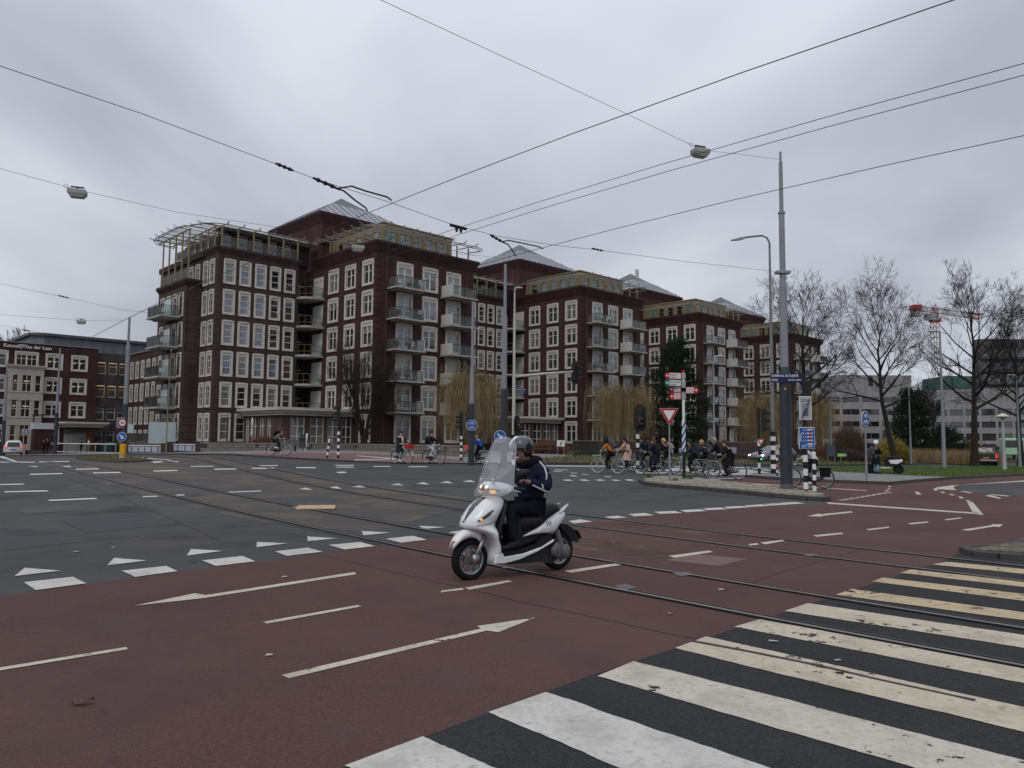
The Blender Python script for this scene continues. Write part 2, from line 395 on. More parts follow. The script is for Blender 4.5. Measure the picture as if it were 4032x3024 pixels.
# arrows and dashes on the red crossing
mark('direction_arrow', [(585, 706), (848, 652), (895, 660), (1543, 559), (1552, 568), (893, 672)], paint_w, L_)
mark('lane_dash', [(1143, 777), (1558, 703), (1577, 709), (1162, 785)], paint_w, L_)
mark('lane_dash', [(-600, 1075), (550, 887), (556, 897), (-600, 1090)], paint_w, L_)
mark('direction_arrow', [L_(1225, 1010), L_(2095, 806), L_(2078, 795), (2109, 2435), L_(2170, 822), L_(2120, 815), L_(1258, 1024)], paint_w)
mark('lane_dash', [(1733, 2336), (1740, 2328), (1822, 2318), (1826, 2325)], paint_w)
mark('lane_dash', [(1828, 2318), (2000, 2287), (2018, 2293), (1850, 2325)], paint_w)
for q in [((210, 553), (440, 520), (458, 527), (240, 562)), ((665, 488), (840, 464), (858, 471), (690, 496)), ((1010, 437), (1050, 432), (1058, 438), (1020, 443)), ((1062, 430), (1160, 417), (1170, 423), (1085, 437)),
          ((1292, 398), (1420, 386), (1425, 392), (1310, 404)), ((1523, 371), (1620, 360), (1628, 365), (1535, 376)), ((1706, 345), (1790, 337), (1797, 342), (1720, 350)), ((1865, 328), (1935, 319), (1943, 323), (1875, 332))]:
    mark('lane_dash', q, paint_w, Q_)
mark('direction_arrow', [(1268, 314), (1322, 302), (1325, 306), (1460, 292), (1467, 298), (1335, 312), (1330, 316)], paint_w, Q_)
mark('direction_arrow', [(1938, 374), (1960, 370), (2075, 353), (2070, 349), (2120, 349), (2105, 362), (2085, 359), (1968, 378)], paint_w, Q_)
mark('lane_line', [(1350, 253), (2012, 299), (2014, 305), (1362, 260)], paint_w, Q_)
mark('lane_line', [(1993, 305), (2036, 308), (1988, 252), (1962, 248)], paint_w, Q_)
for q in [((1760, 430), (1785, 430), (1808, 445), (1780, 445)), ((1700, 403), (1730, 403), (1755, 417), (1725, 417)), ((1630, 382), (1660, 383), (1683, 394), (1655, 393)), ((1563, 366), (1590, 366), (1608, 376), (1585, 376)),
          ((1510, 345), (1535, 345), (1550, 357), (1527, 357)), ((1370, 367), (1398, 366), (1425, 387), (1390, 388)), ((1715, 362), (1760, 362), (1820, 374), (1790, 376)),
          ((1140, 356), (1165, 350), (1178, 356), (1150, 362)), ((1165, 340), (1188, 340), (1186, 346), (1163, 346)), ((1167, 322), (1190, 321), (1188, 329), (1165, 330)),
          ((1912, 396), (1950, 390), (2042, 415), (2020, 420)), ((1940, 388), (1980, 386), (2105, 397), (2080, 401))]:
    mark('path_dash', q, paint_w, S_)
for i in range(9):
    x, y = 780 + i * 43, 430 - i * 7.2
    mark('path_dash', [(x, y - 2), (x + 62, y - 3), (x + 78, y + 1), (x + 15, y + 2.5)], paint_w, S_)
mark('lane_line', [(1510, 348), (1540, 332), (1640, 318), (2212, 278), (2600, 255), (2600, 262), (2212, 287), (1720, 313), (1680, 322), (1668, 332), (1680, 345), (1700, 354), (1560, 346)], paint_w, S_)
mark('lane_line', [(-560, 283), (0, 293), (400, 318), (1000, 355), (1000, 359), (400, 323), (0, 299), (-560, 289)], paint_w, S_)
mark('lane_line', [(2718, 1888), (2931, 1882), (2931, 1884), (2718, 1891)], paint_far)
# far markings on the junction
for q in [((990, 208), (1135, 202), (1143, 205), (1000, 211)), ((620, 227), (685, 225), (690, 229), (625, 231)), ((730, 222), (800, 219), (805, 223), (735, 226)), ((210, 243), (415, 234), (425, 239), (215, 248)),
          ((18, 206), (205, 201), (212, 206), (22, 210)), ((-200, 178), (100, 172), (108, 176), (-200, 182)), ((330, 107), (430, 105), (430, 109), (330, 111)), ((405, 123), (525, 121), (525, 125), (405, 127)),
          ((665, 115), (770, 112), (775, 116), (670, 119)), ((130, 129), (270, 126), (275, 130), (130, 133)), ((-80, 132), (0, 131), (0, 135), (-80, 136)), ((1462, 121), (1500, 119), (1512, 124), (1475, 126)),
          ((930, 107), (1030, 105), (1035, 109), (935, 111)), ((1095, 103), (1190, 102), (1195, 106), (1100, 107)), ((1290, 100), (1375, 100), (1375, 104), (1290, 104)), ((1465, 98), (1540, 98), (1540, 101), (1465, 101)),
          ((830, 95), (930, 94), (930, 97), (830, 98)), ((1130, 92), (1210, 91), (1210, 94), (1130, 95)), ((1460, 90), (1540, 90), (1540, 93), (1460, 93)), ((1625, 95), (1700, 95), (1700, 98), (1625, 98)), ((1780, 96), (1860, 96), (1860, 99), (1780, 99))]:
    mark('lane_dash', q, paint_far, L_)
for q in [((0, 57), (70, 78), (82, 77), (0, 50)), ((0, 76), (150, 76), (150, 79), (0, 79)), ((170, 75), (300, 73), (300, 76), (170, 78)), ((560, 53), (760, 74), (785, 76), (770, 78), (548, 57)), ((660, 76), (700, 73), (712, 77), (672, 81))]:
    mark('lane_line', q, paint_far, L_)
mark('lane_line', [(2060, 1833), (2620, 1836), (2950, 1841), (2950, 1844), (2620, 1839), (2060, 1836)], paint_far)
for i, (a, b, y) in enumerate([(2560, 2800, 1846), (2565, 2980, 1852), (2700, 3030, 1859), (2760, 3040, 1867), (2500, 2690, 1862)]):
    mark('zebra_stripe', [(a, y - 2), (b - 30, y - 2), (b, y + 2.5), (a + 20, y + 2.5)], paint_far)
for x0, x1, y in [(2060, 2100, 1846), (2090, 2132, 1855), (2125, 2160, 1864), (2178, 2215, 1856), (2185, 2238, 1850), (2246, 2275, 1863), (2290, 2318, 1868), (2378, 2410, 1877), (2566, 2602, 1879), (3000, 3060, 1852), (2960, 3030, 1846)]:
    mark('lane_dash', [(x0, y - 1.5), (x1 - 4, y + .2), (x1, y + 2.2), (x0 + 4, y + .8)], paint_far)
# asphalt seam, repair patches
def strip(name, line, wd, m, off):
    pts = [G(*p) for p in line]; lft, rgt = [], []
    for i, p in enumerate(pts):
        d = (pts[min(i + 1, len(pts) - 1)] - pts[max(i - 1, 0)]).normalized(); n = Vector((-d.y, d.x, 0)) * wd / 2 * rnd.uniform(.6, 1.3)
        lft.append(p + n); rgt.append(p - n)
    return sheet(name, lft + rgt[::-1], off, m, road, px=False)
tar = mat('tar_seam', (.05, .042, .04), .8)
strip('tar_seam', [L_(1390, 480), L_(1500, 505), L_(1700, 555), L_(1900, 600), L_(2100, 645), Q_(0, 683), Q_(250, 735), Q_(500, 790), Q_(700, 835), Q_(800, 850)], .022, tar, .008)
strip('tar_seam', [Q_(760, 860), Q_(1000, 905), Q_(1300, 965), Q_(1600, 1035), Q_(1900, 1100), Q_(2000, 1122)], .04, tar, .014)
patch_m = mat('red_patch', (.14, .088, .085), .85, var=(120, .2))
mark('repair_patch', [(650, 506), (770, 478), (1010, 500), (880, 532)], patch_m, Q_, .007)
patch_g = mat('asphalt_patch', (.048, .049, .051), .85, var=(150, .3, 3), grain=(38, .2)); patch_l = mat('asphalt_patch_light', (.066, .066, .066), .85, var=(150, .3, 3), grain=(38, .2))
mark('repair_patch', [(250, 330), (620, 300), (780, 345), (380, 385)], patch_g, L_, .0035); mark('repair_patch', [(1180, 232), (1420, 222), (1500, 246), (1250, 258)], patch_g, L_, .0035); mark('repair_patch', [(80, 280), (330, 262), (380, 283), (110, 305)], patch_l, L_, .0035)
strip('tar_seam', [L_(-50, 470), L_(300, 430), L_(700, 392), L_(1100, 352), L_(1500, 318)], .02, tar, .005); strip('tar_seam', [L_(300, 150), L_(500, 225), L_(760, 330), L_(960, 420)], .02, tar, .005); strip('tar_seam', [Q_(900, 640), Q_(1150, 560), Q_(1350, 505), Q_(1600, 430)], .015, tar, .008)
brown = mat('brown_film', (.105, .082, .06), .9, var=(2, .3), var2=[(1.2, (.075, .06, .05), .5, .7)])
# tram tracks: two grooved rails each
def cub(c, t):
    t = max(-6, t)
    if t > 27: return cub(c, 27) + (cub(c, 27) - cub(c, 25)) / 2 * (t - 27)
    return ((c[0] * t + c[1]) * t + c[2]) * t + c[3]
RC1 = (-5.7e-05, 5.346e-03, -6.8871e-02, 6.9616); RC3 = (1.4e-05, 6.167e-03, -.104335, 11.4152)
def rail_pt(c, t, o): 
    n = cub(c, t) + o
    return Vector((-.7 * t + .714 * n, .714 * t + .7 * n, 0))
guard_m = mat('guard_rail_rusty', (.075, .06, .05), .6, .5, var=(8, .3))
for c, o in ((RC1, 0), (RC1, 1.435), (RC3, 0), (RC3, 1.435)):
    T = [-6 + i * .8 for i in range(int(78 / .8))]
    for nm, a, b, m, off in (('tram_rail', -.028, .028, rail_steel, .0135), ('rail_groove', .028, .075, rail_groove, .0115), ('guard_rail', .075, .098, guard_m, .0135), ('rail_joint', -.09, -.028, rail_groove, .0105)):
        lf = [rail_pt(c, t, o + a) for t in T]; rt = [rail_pt(c, t, o + b) for t in T]
        mb = MB()
        vs = []
        for p, q in zip(lf, rt): vs += [(p.x, p.y, gz(p.x, p.y) + off), (q.x, q.y, gz(q.x, q.y) + off)]
        mb.add(vs, [(2 * i, 2 * i + 1, 2 * i + 3, 2 * i + 2) for i in range(len(T) - 1)])
        fix_normals(mb.build(nm, m, road))
bed_m = mat('track_bed_asphalt', (.062, .057, .052), .85, var=(150, .3, 3), grain=(38, .2), bump=(150, .6, .006), var2=[(.45, (.098, .082, .062), .46, .62), (1.1, (.04, .038, .037), .55, .7), (.9, (.085, .08, .076), .6, .72)])
_T = [9.6 + i * 1.2 for i in range(44)]
_a = [rail_pt(RC1, t, -.45) for t in _T]; _b = [rail_pt(RC3, t, 1.95) for t in _T]
_b[0] = _b[0] + Vector((-1.2, 2.2, 0))
sheet('track_bed', [Vector((-1.2, 11.6, 0)) + Vector((-1.1, 1.1, 0))] + _a[3:] + _b[::-1][:-4], .0025, bed_m, road, px=False)
for c in (RC1, RC3):      # concrete strips beside the rails
    for o in (-.13, .13 + 1.435):
        vs = []
        for t in [9 + i * 1.0 for i in range(46)]:
            p, q = rail_pt(c, t, o - .05), rail_pt(c, t, o + .05); vs += [(p.x, p.y, gz(p.x, p.y) + .0065), (q.x, q.y, gz(q.x, q.y) + .0065)]
        fix_normals(MB().add(vs, [(2 * i, 2 * i + 1, 2 * i + 3, 2 * i + 2) for i in range(45)]).build('joint_sealant', mat('joint_sealant', (.03, .03, .031), .6, var=(3, .3)), road))
dust = paint('track_dust', (.112, .076, .06), .62, 1.4, .45)
for q in [((225, 395), (480, 425), (760, 470), (700, 505), (450, 480), (220, 450)), ((380, 322), (620, 335), (1000, 385), (960, 410), (560, 372), (360, 345))]: mark('track_dust', q, dust, Q_, .0058)
plate = mat('cast_iron_plate', (.13, .125, .12), .6, .4, var=(30, .2))
for q in [((420, 620), (480, 612), (525, 628), (470, 640)), ((680, 565), (745, 558), (775, 570), (715, 578)), ((1250, 483), (1290, 477), (1320, 485), (1280, 491))]:
    mark('track_drain_cover', q, plate, Q_, .012)

# ---------------------------------------------------------------- far pavement in front of the flats
_front = [G(*p) for p in [(640, 1790), (800, 1792), (1000, 1800), (1180, 1810), (1391, 1821), (1600, 1827), (1850, 1829), (1965, 1828)]]
pave = slab('pavement', _front + [Vector((8, 70, 0)), LW(14, -3), LW(14, 8), LW(-11, 12), LW(-11, 26), LW(-6, 48), Vector((-60, 84, 0)), Vector((-36, 66, 0))], .1, paving, px=False)
kerb(pave, [(640, 1790), (800, 1792), (1000, 1800), (1180, 1810), (1391, 1821)], .11)
_rp = [G(*p) for p in [(930, 1795), (1180, 1807.5), (1391, 1818.5), (1600, 1824), (1850, 1826.5), (1800, 1816), (1700, 1806), (1560, 1797), (1400, 1791), (1200, 1789), (1050, 1790)]]
sheet('far_cycle_path', _rp, .106, red_far, pave, px=False)
mark('lane_dash', [(1404, 1800), (1560, 1812), (1556, 1814), (1404, 1802)], paint_far, None, .112)
mark('lane_dash', [(1395, 1817.2), (1590, 1812), (1590, 1814.5), (1395, 1819.5)], paint_far, None, .112)

# grass verges
grass_m = mat('grass_blades', (.085, .135, .035), .9, var=(2.5, .35), var2=[(.9, (.13, .13, .05), .5, .75)])
dry_m = mat('dry_grass', (.12, .12, .055), .95, var=(2, .3))
def inside(p, poly):
    c = False; n = len(poly)
    for i in range(n):
        a, b = poly[i], poly[(i + 1) % n]
        if (a[1] > p[1]) != (b[1] > p[1]) and p[0] < (b[0] - a[0]) * (p[1] - a[1]) / (b[1] - a[1]) + a[0]: c = not c
    return c
def blades(name, poly, n, h0, h1, m, label, cat, wd=.03, base=.1, seed=1):
    rr = random.Random(seed); x0, x1 = min(p[0] for p in poly), max(p[0] for p in poly); y0, y1 = min(p[1] for p in poly), max(p[1] for p in poly)
    vs, fs = [], []
    k = 0
    while k < n:
        x, y = rr.uniform(x0, x1), rr.uniform(y0, y1)
        if not inside((x, y), poly): continue
        k += 1; a = rr.uniform(0, 6.28); hh = rr.uniform(h0, h1); z = gz(x, y) + base; lx, ly = rr.uniform(-.5, .5) * hh, rr.uniform(-.5, .5) * hh
        c_, s_ = math.cos(a) * wd, math.sin(a) * wd; o = len(vs)
        vs += [(x - c_, y - s_, z), (x + c_, y + s_, z), (x + lx, y + ly, z + hh)]; fs.append((o, o + 1, o + 2))
    ob = MB().add(vs, fs).build(name, m); ob['kind'] = 'stuff'; ob['label'] = label; ob['category'] = cat
    return ob
_sw = [(2931, 1880), (3079, 1891), (3217, 1898), (3412, 1906), (3504, 1909), (3616, 1898), (3750, 1887), (3560, 1879), (3400, 1870), (3240, 1863), (3130, 1862), (3040, 1868), (2975, 1873)]
side = slab('sidewalk', _sw, .11, paving)
kerb(side, [(2931, 1880), (3079, 1891), (3217, 1898), (3412, 1906), (3504, 1909), (3616, 1898), (3750, 1887), (4032, 1873), (4400, 1862)], .12)
_vg = [G(*p) for p in [(3130, 1862), (3240, 1863), (3400, 1870), (3560, 1879), (3750, 1887), (4032, 1873), (4400, 1862), (4400, 1836), (4032, 1840), (3650, 1846), (3240, 1846)]]
slab('grass_verge', _vg, .105, soil, px=False)
blades('verge_grass', _vg, 26000, .05, .16, grass_m, 'short green grass on the verge behind the sidewalk', 'grass', .022, .105, 3)
_fv = [G(*p) for p in [(1965, 1828), (2320, 1831), (2700, 1832), (3000, 1836), (3300, 1836), (3650, 1829), (4032, 1822), (4400, 1816)]] + [Vector((75, 90, 0)), Vector((70, 120, 0)), Vector((20, 95, 0)), LW(20, -4), LW(13, -3), Vector((6, 68, 0))]
fvg = slab('far_verge', _fv, .12, soil, px=False)
kerb(fvg, [(1965, 1828), (2320, 1831), (2700, 1832), (3000, 1836), (3300, 1836), (3650, 1829), (4032, 1822), (4400, 1816)], .14)
blades('far_verge_grass', _fv, 22000, .08, .3, dry_m, 'rough dry grass on the far verge before the flats', 'grass', .04, .12, 4)

# paved traffic island in the middle, brick island at right
_isl = [(2520, 1901), (2545, 1912), (2620, 1921), (2750, 1931), (2900, 1945), (3050, 1960), (3180, 1972), (3240, 1975), (3262, 1972), (3258, 1964), (3225, 1955), (3079, 1933), (2862, 1908), (2695, 1889), (2600, 1886), (2545, 1890)]
isl = slab('traffic_island', _isl, .11, mat('island_sand', (.14, .125, .095), 1., var=(8, .3)))
kerb(isl, _isl[:10] + [_isl[10], _isl[11], _isl[12], _isl[13], _isl[14], _isl[15], _isl[0]], .12, .13)
stone = mat('island_paving_stone', (.27, .25, .205), .92, var=(5, .2), bump=(40, .4))
_ip = [G(*p) for p in _isl]
_tm = MB().box(-.145, .145, -.145, .145, -.05, .035).mesh('paving_stone', stone)
def tiles(parent, poly, m_mesh, stx, sty, ang, lift, jit, holes=.05):
    x0, x1 = min(p.x for p in poly), max(p.x for p in poly); y0, y1 = min(p.y for p in poly), max(p.y for p in poly); k = 0
    ca, sa = math.cos(ang), math.sin(ang); cx_, cy_ = (x0 + x1) / 2, (y0 + y1) / 2; N = int(max(x1 - x0, y1 - y0) / min(stx, sty)) + 2
    for i in range(-N, N):
        for j in range(-N, N):
            a, b = (i + (.5 if j % 2 else 0)) * stx, j * sty
            x, y = cx_ + a * ca - b * sa, cy_ + a * sa + b * ca
            if not inside((x, y), poly) or rnd.random() < holes: continue
            if not all(inside((x + dx, y + dy), poly) for dx in (-.17, .17) for dy in (-.17, .17)): continue
            put(m_mesh.name.split('.')[0], m_mesh, parent, (x, y, gz(x, y) + lift + rnd.uniform(0, jit)), (rnd.uniform(-.03, .03), rnd.uniform(-.03, .03), ang + rnd.uniform(-.03, .03))); k += 1
    return k
tiles(isl, _ip, _tm, .31, .31, R(-35), .115, .025)
_is2 = [(3793, 2172), (3830, 2190), (3930, 2200), (4032, 2205), (4300, 2212), (4300, 2150), (4150, 2158), (3960, 2153), (3880, 2163)]
isl2 = slab('brick_island', _is2, .07, mat('island_joint', (.09, .08, .06), 1., var=(8, .3)))
kerb(isl2, [(3880, 2163), (3793, 2172), (3830, 2190), (3930, 2200), (4032, 2205), (4300, 2212)], .075, .13)
_bm = MB().box(-.098, .098, -.046, .046, -.04, .02).mesh('clinker_brick', mat('yellow_clinker', (.13, .118, .09), .9, var=(9, .25)))
tiles(isl2, [G(*p) for p in _is2], _bm, .205, .1, R(28), .073, .008, .0)
# far left island with rough grass
_is3 = [(300, 1805), (330, 1812), (420, 1820), (480, 1822), (560, 1819), (590, 1815), (520, 1808), (470, 1803), (380, 1800)]
_w3 = [G(*p) for p in _is3]
isl3 = slab('median_island', _w3, .08, soil, px=False)
kerb(isl3, _is3 + [_is3[0]], .08, .14)
blades('median_grass', _w3, 2200, .04, .15, dry_m, 'scruffy olive grass on the far left median island', 'grass', .03, .08, 9)
# ================================================================ the brick apartment blocks
def brick_mat(name, c1, c2, mortar, bw, bh, ms, bump=.4, var=.2):
    m = bpy.data.materials.new(name); m.use_nodes = True; MATS[name] = m
    t = m.node_tree; b = t.nodes['Principled BSDF']; b.inputs['Roughness'].default_value = .75; b.inputs['Specular IOR Level'].default_value = .15
    tc_ = t.nodes.new('ShaderNodeTexCoord'); s_ = t.nodes.new('ShaderNodeSeparateXYZ'); t.links.new(tc_.outputs['Object'], s_.inputs[0])
    ad = t.nodes.new('ShaderNodeMath'); ad.operation = 'ADD'; t.links.new(s_.outputs[0], ad.inputs[0]); t.links.new(s_.outputs[1], ad.inputs[1])
    cb = t.nodes.new('ShaderNodeCombineXYZ'); t.links.new(ad.outputs[0], cb.inputs[0]); t.links.new(s_.outputs[2], cb.inputs[1])
    br = t.nodes.new('ShaderNodeTexBrick'); t.links.new(cb.outputs[0], br.inputs['Vector'])
    br.inputs['Color1'].default_value = (*c1, 1); br.inputs['Color2'].default_value = (*c2, 1); br.inputs['Mortar'].default_value = (*mortar, 1)
    br.inputs['Scale'].default_value = 1; br.inputs['Brick Width'].default_value = bw; br.inputs['Row Height'].default_value = bh; br.inputs['Mortar Size'].default_value = ms
    n = t.nodes.new('ShaderNodeTexNoise'); n.inputs['Scale'].default_value = .55; n.inputs['Detail'].default_value = 6; t.links.new(tc_.outputs['Object'], n.inputs['Vector'])
    r = t.nodes.new('ShaderNodeMapRange'); r.inputs['From Min'].default_value = .3; r.inputs['From Max'].default_value = .7; r.inputs['To Min'].default_value = 1 - var; r.inputs['To Max'].default_value = 1 + var
    t.links.new(n.outputs['Fac'], r.inputs['Value'])
    mu = t.nodes.new('ShaderNodeVectorMath'); mu.operation = 'SCALE'; t.links.new(br.outputs['Color'], mu.inputs[0]); t.links.new(r.outputs['Result'], mu.inputs['Scale'])
    mp_ = t.nodes.new('ShaderNodeMapping'); mp_.inputs['Scale'].default_value = (1.3, 1.3, .13); t.links.new(tc_.outputs['Object'], mp_.inputs[0])
    n3 = t.nodes.new('ShaderNodeTexNoise'); n3.inputs['Scale'].default_value = 1.6; n3.inputs['Detail'].default_value = 5; t.links.new(mp_.outputs[0], n3.inputs['Vector'])
    r3 = t.nodes.new('ShaderNodeMapRange'); r3.inputs['From Min'].default_value = .35; r3.inputs['From Max'].default_value = .7; r3.inputs['To Min'].default_value = .8; r3.inputs['To Max'].default_value = 1.22; t.links.new(n3.outputs['Fac'], r3.inputs['Value'])
    m3 = t.nodes.new('ShaderNodeVectorMath'); m3.operation = 'SCALE'; t.links.new(mu.outputs[0], m3.inputs[0]); t.links.new(r3.outputs['Result'], m3.inputs['Scale']); t.links.new(m3.outputs[0], b.inputs['Base Color'])
    bp = t.nodes.new('ShaderNodeBump'); bp.inputs['Strength'].default_value = bump; bp.inputs['Distance'].default_value = .02; bp.invert = True
    t.links.new(br.outputs['Fac'], bp.inputs['Height']); t.links.new(bp.outputs[0], b.inputs['Normal'])
    return m
brick = brick_mat('brick_plum', (.066, .032, .031), (.052, .0265, .0265), (.034, .02, .02), .22, .062, .008)
brick_hi = brick_mat('brick_red_brown', (.078, .034, .034), (.06, .029, .03), (.032, .018, .018), .22, .062, .008)
panel = brick_mat('stone_cladding', (.063, .040, .039), (.053, .035, .0345), (.014, .011, .011), 1.6, .72, .018, .8, .18)
pav_stone = brick_mat('pavilion_stone', (.105, .066, .062), (.088, .057, .055), (.05, .035, .033), .9, .9, .01, .4, .15)
conc_wall = brick_mat('grey_brown_cladding', (.068, .058, .056), (.056, .049, .048), (.03, .026, .026), 1.2, .8, .015, .4, .2)
cream = mat('window_stone', (.505, .485, .445), .75, var=(1.3, .12), var2=[(3.5, (.42, .40, .36), .58, .75)])
sash = mat('sash_paint', (.58, .565, .52), .5)
gold = mat('gold_steel', (.24, .195, .10), .55, .2, var=(3, .15))
goldpan = mat('gold_panels', (.19, .15, .09), .5, .2, var=(1.2, .18), spec=.5)
steel = mat('galvanised_steel', (.27, .265, .24), .5, .5, var=(4, .2))
zinc = mat('zinc_roof', (.28, .295, .315), .42, .6, var=(.8, .15))
zinc_top = mat('roof_glass_top', (.085, .095, .095), .5, .0)
slab_m = mat('balcony_concrete', (.32, .31, .285), .85, var=(2, .15))
whitep = mat('white_panel', (.47, .465, .445), .6, var=(1, .08))
canopy_m = mat('canopy_cream', (.42, .405, .36), .7, var=(2, .12))
rail_m = mat('bronze_rail', (.085, .06, .045), .5, .4)
whiteroof = mat('white_soffit', (.62, .62, .6), .6)
glass_clear = mat('balcony_glass', (.8, .83, .82), .05, alpha=.05)
def pane_mat(name, col):
    return mat(name, col, .05, 0, spec=1., var=(1.5, .35), coat=.6)
PANES = [pane_mat('pane_dark', (.012, .013, .015)), pane_mat('pane_painted_sky', (.105, .128, .168)), pane_mat('pane_curtain', (.14, .14, .13)), pane_mat('pane_dim', (.035, .036, .036)), pane_mat('pane_blind', (.10, .115, .14))]  # second pane: sky reflection painted into its blue-grey base colour
pane_teal = pane_mat('pane_teal', (.10, .16, .165)); pane_warm = mat('pane_wood', (.085, .062, .04), .12, spec=.8, var=(2, .3)); pane_off = mat('pane_office', (.03, .026, .022), .08, spec=.8, var=(1.2, .5))
lit_strip = mat('ceiling_lamp_glow', (.9, .6, .3), .5, em=((1., .62, .28), .6))

def grid_wall(mb, f, s0, s1, z0, z1, holes, depth, mi=0):
    """wall face with real openings and reveals; f(s, z, d) -> point, d into the wall"""
    holes = [h for h in holes if h[0] > s0 - 1e-6 and h[1] < s1 + 1e-6]
    S = sorted({s0, s1} | {a for h in holes for a in h[:2]}); Z = sorted({z0, z1} | {a for h in holes for a in h[2:]})
    for a, b in zip(S, S[1:]):
        run = None
        for c, d in zip(Z, Z[1:]):
            hit = any(h[0] - 1e-6 < (a + b) / 2 < h[1] + 1e-6 and h[2] - 1e-6 < (c + d) / 2 < h[3] + 1e-6 for h in holes)
            if not hit: run = (run[0], d) if run else (c, d)
            if (hit or d == Z[-1]) and run:
                mb.add([f(a, run[0], 0), f(b, run[0], 0), f(b, run[1], 0), f(a, run[1], 0)], [(0, 1, 2, 3)], mi); run = None
    for a, b, c, d in holes:
        mb.add([f(a, c, 0), f(b, c, 0), f(b, d, 0), f(a, d, 0), f(a, c, depth), f(b, c, depth), f(b, d, depth), f(a, d, depth)],
               [(0, 4, 5, 1), (1, 5, 6, 2), (2, 6, 7, 3), (3, 7, 4, 0)], mi)
FR = lambda u0, v0: (lambda s, z, d: (u0 + s, v0 + d, z))       # face looking towards -v
FL = lambda u0, v0: (lambda s, z, d: (u0 + d, v0 - s, z))       # face looking towards -u, s runs from far to near

WC = {}
def win_kit(kind, h):
    """cached meshes: surround+sash and panes. Local x across, z up, -y outwards. Returns (width, opening, surround mesh, pane rects)"""
    if (kind, h) in WC: return WC[kind, h]
    mb = MB()
    if kind == 'wide': W, j, sh, cols = 2.0, .24, .26, [(.30, .92), (1.08, 1.70)]
    elif kind == 'slim': W, j, sh, cols = 1.22, .2, .22, [(.26, .96)]
    elif kind == 'broad': W, j, sh, cols = 2.6, .2, .2, [(.26, .70), (.76, 1.22), (1.38, 1.84), (1.90, 2.34)]
    elif kind == 'frameless': W, j, sh, cols = 1.14, .04, 0, [(.1, 1.04)]
    o = (j, W - j, j * .9 if kind != 'frameless' else .04, h - j * .9)
    pr = .06
    if kind != 'frameless':
        mb.box(0, j, -pr, .04, 0, h); mb.box(W - j, W, -pr, .04, 0, h); mb.box(j, W - j, -pr - .01, .04, o[3], h + .03)
        mb.box(j, W - j, -pr - .03, .06, 0, o[2])
        mb.box(.05, .1, -pr - .03, -pr, .05, h - .05); mb.box(W - .1, W - .05, -pr - .03, -pr, .05, h - .05); mb.box(.1, W - .1, -pr - .035, -pr - .01, h - .1, h - .05)
    d0, d1 = .07, .13; zt = o[3] - sh; zb = o[2]
    if sh: mb.box(o[0], o[1], .0, d0 + .04, zt, o[3], 0)
    mb.box(o[0], o[0] + .06, d0, d1, zb, zt, 1); mb.box(o[1] - .06, o[1], d0, d1, zb, zt, 1)
    mb.box(o[0] + .06, o[1] - .06, d0, d1, zb, zb + .07, 1); mb.box(o[0] + .06, o[1] - .06, d0, d1, zt - .06, zt, 1)
    panes = []
    for a, b in zip(cols, cols[1:]): mb.box(a[1], b[0], d0 - .01, d1, zb + .07, zt - .06, 1)
    if kind in ('wide', 'broad'): cuts = [zb + .07, zb + .07 + (zt - zb - .13) * .66, zt - .06]
    elif kind == 'slim': cuts = [zb + .07, zb + .07 + (zt - zb - .13) * .36, zb + .07 + (zt - zb - .13) * .73, zt - .06]
    else: cuts = [zb + .07, zb + .07 + (zt - zb - .13) * .66, zt - .06]
    for c, d in zip(cuts[1:-1], cuts[1:-1]): mb.box(o[0] + .06, o[1] - .06, d0, d1 - .01, c - .03, c + .03, 1)
    for a, b in cols:
        for c, d in zip(cuts, cuts[1:]): panes.append((a, b, c, d))
    me = mb.mesh('window', [cream if kind != 'frameless' else sash, sash])
    WC[kind, h] = (W, o, me, panes, {})
    return WC[kind, h]
def window(parent, kind, h, face, u, v, ztop, var=0, extra=None):
    W, o, me, panes, cache = win_kit(kind, h)
    w_ = put('window', me, parent, (u, v, ztop - h), (0, 0, 0 if face == 'R' else -math.pi / 2))
    pm = var if not isinstance(var, int) else PANES[var]
    blind = PANES[rnd.choice([2, 4, 2])] if isinstance(var, int) and rnd.random() < .4 else None; zm = max(p_[3] for p_ in panes); half = rnd.random() < .25; pm0 = pm
    for i, (a, b, c, d) in enumerate(panes):
        pm = blind if blind and (d > zm - .01 or (half and a < .5)) else pm0
        key = (i, pm.name)
        if key not in cache: cache[key] = MB().box(a - .004, b + .004, .1, .112, c - .004, d + .004).mesh('pane', pm)
        put('pane', cache[key], w_)
    return w_
def hole(kind, h, a, ztop):
    W, o, *_ = win_kit(kind, h)
    return (a + o[0], a + o[1], ztop - h + o[2], ztop - h + o[3])
def cornice(parent, m, u0, u1, v0, v1, z0, zs, z1, fl, name='cornice'):
    def ring(e, z): return [(u0 - e, v0 - e, z), (u1 + e, v0 - e, z), (u1 + e, v1 + e * .2, z), (u0 - e, v1 + e * .2, z)]
    return MB().loft([ring(.02, z0), ring(fl, zs), ring(fl + .03, zs + .01), ring(fl + .03, z1)], cap=True).build(name, m, parent)
BC = {}
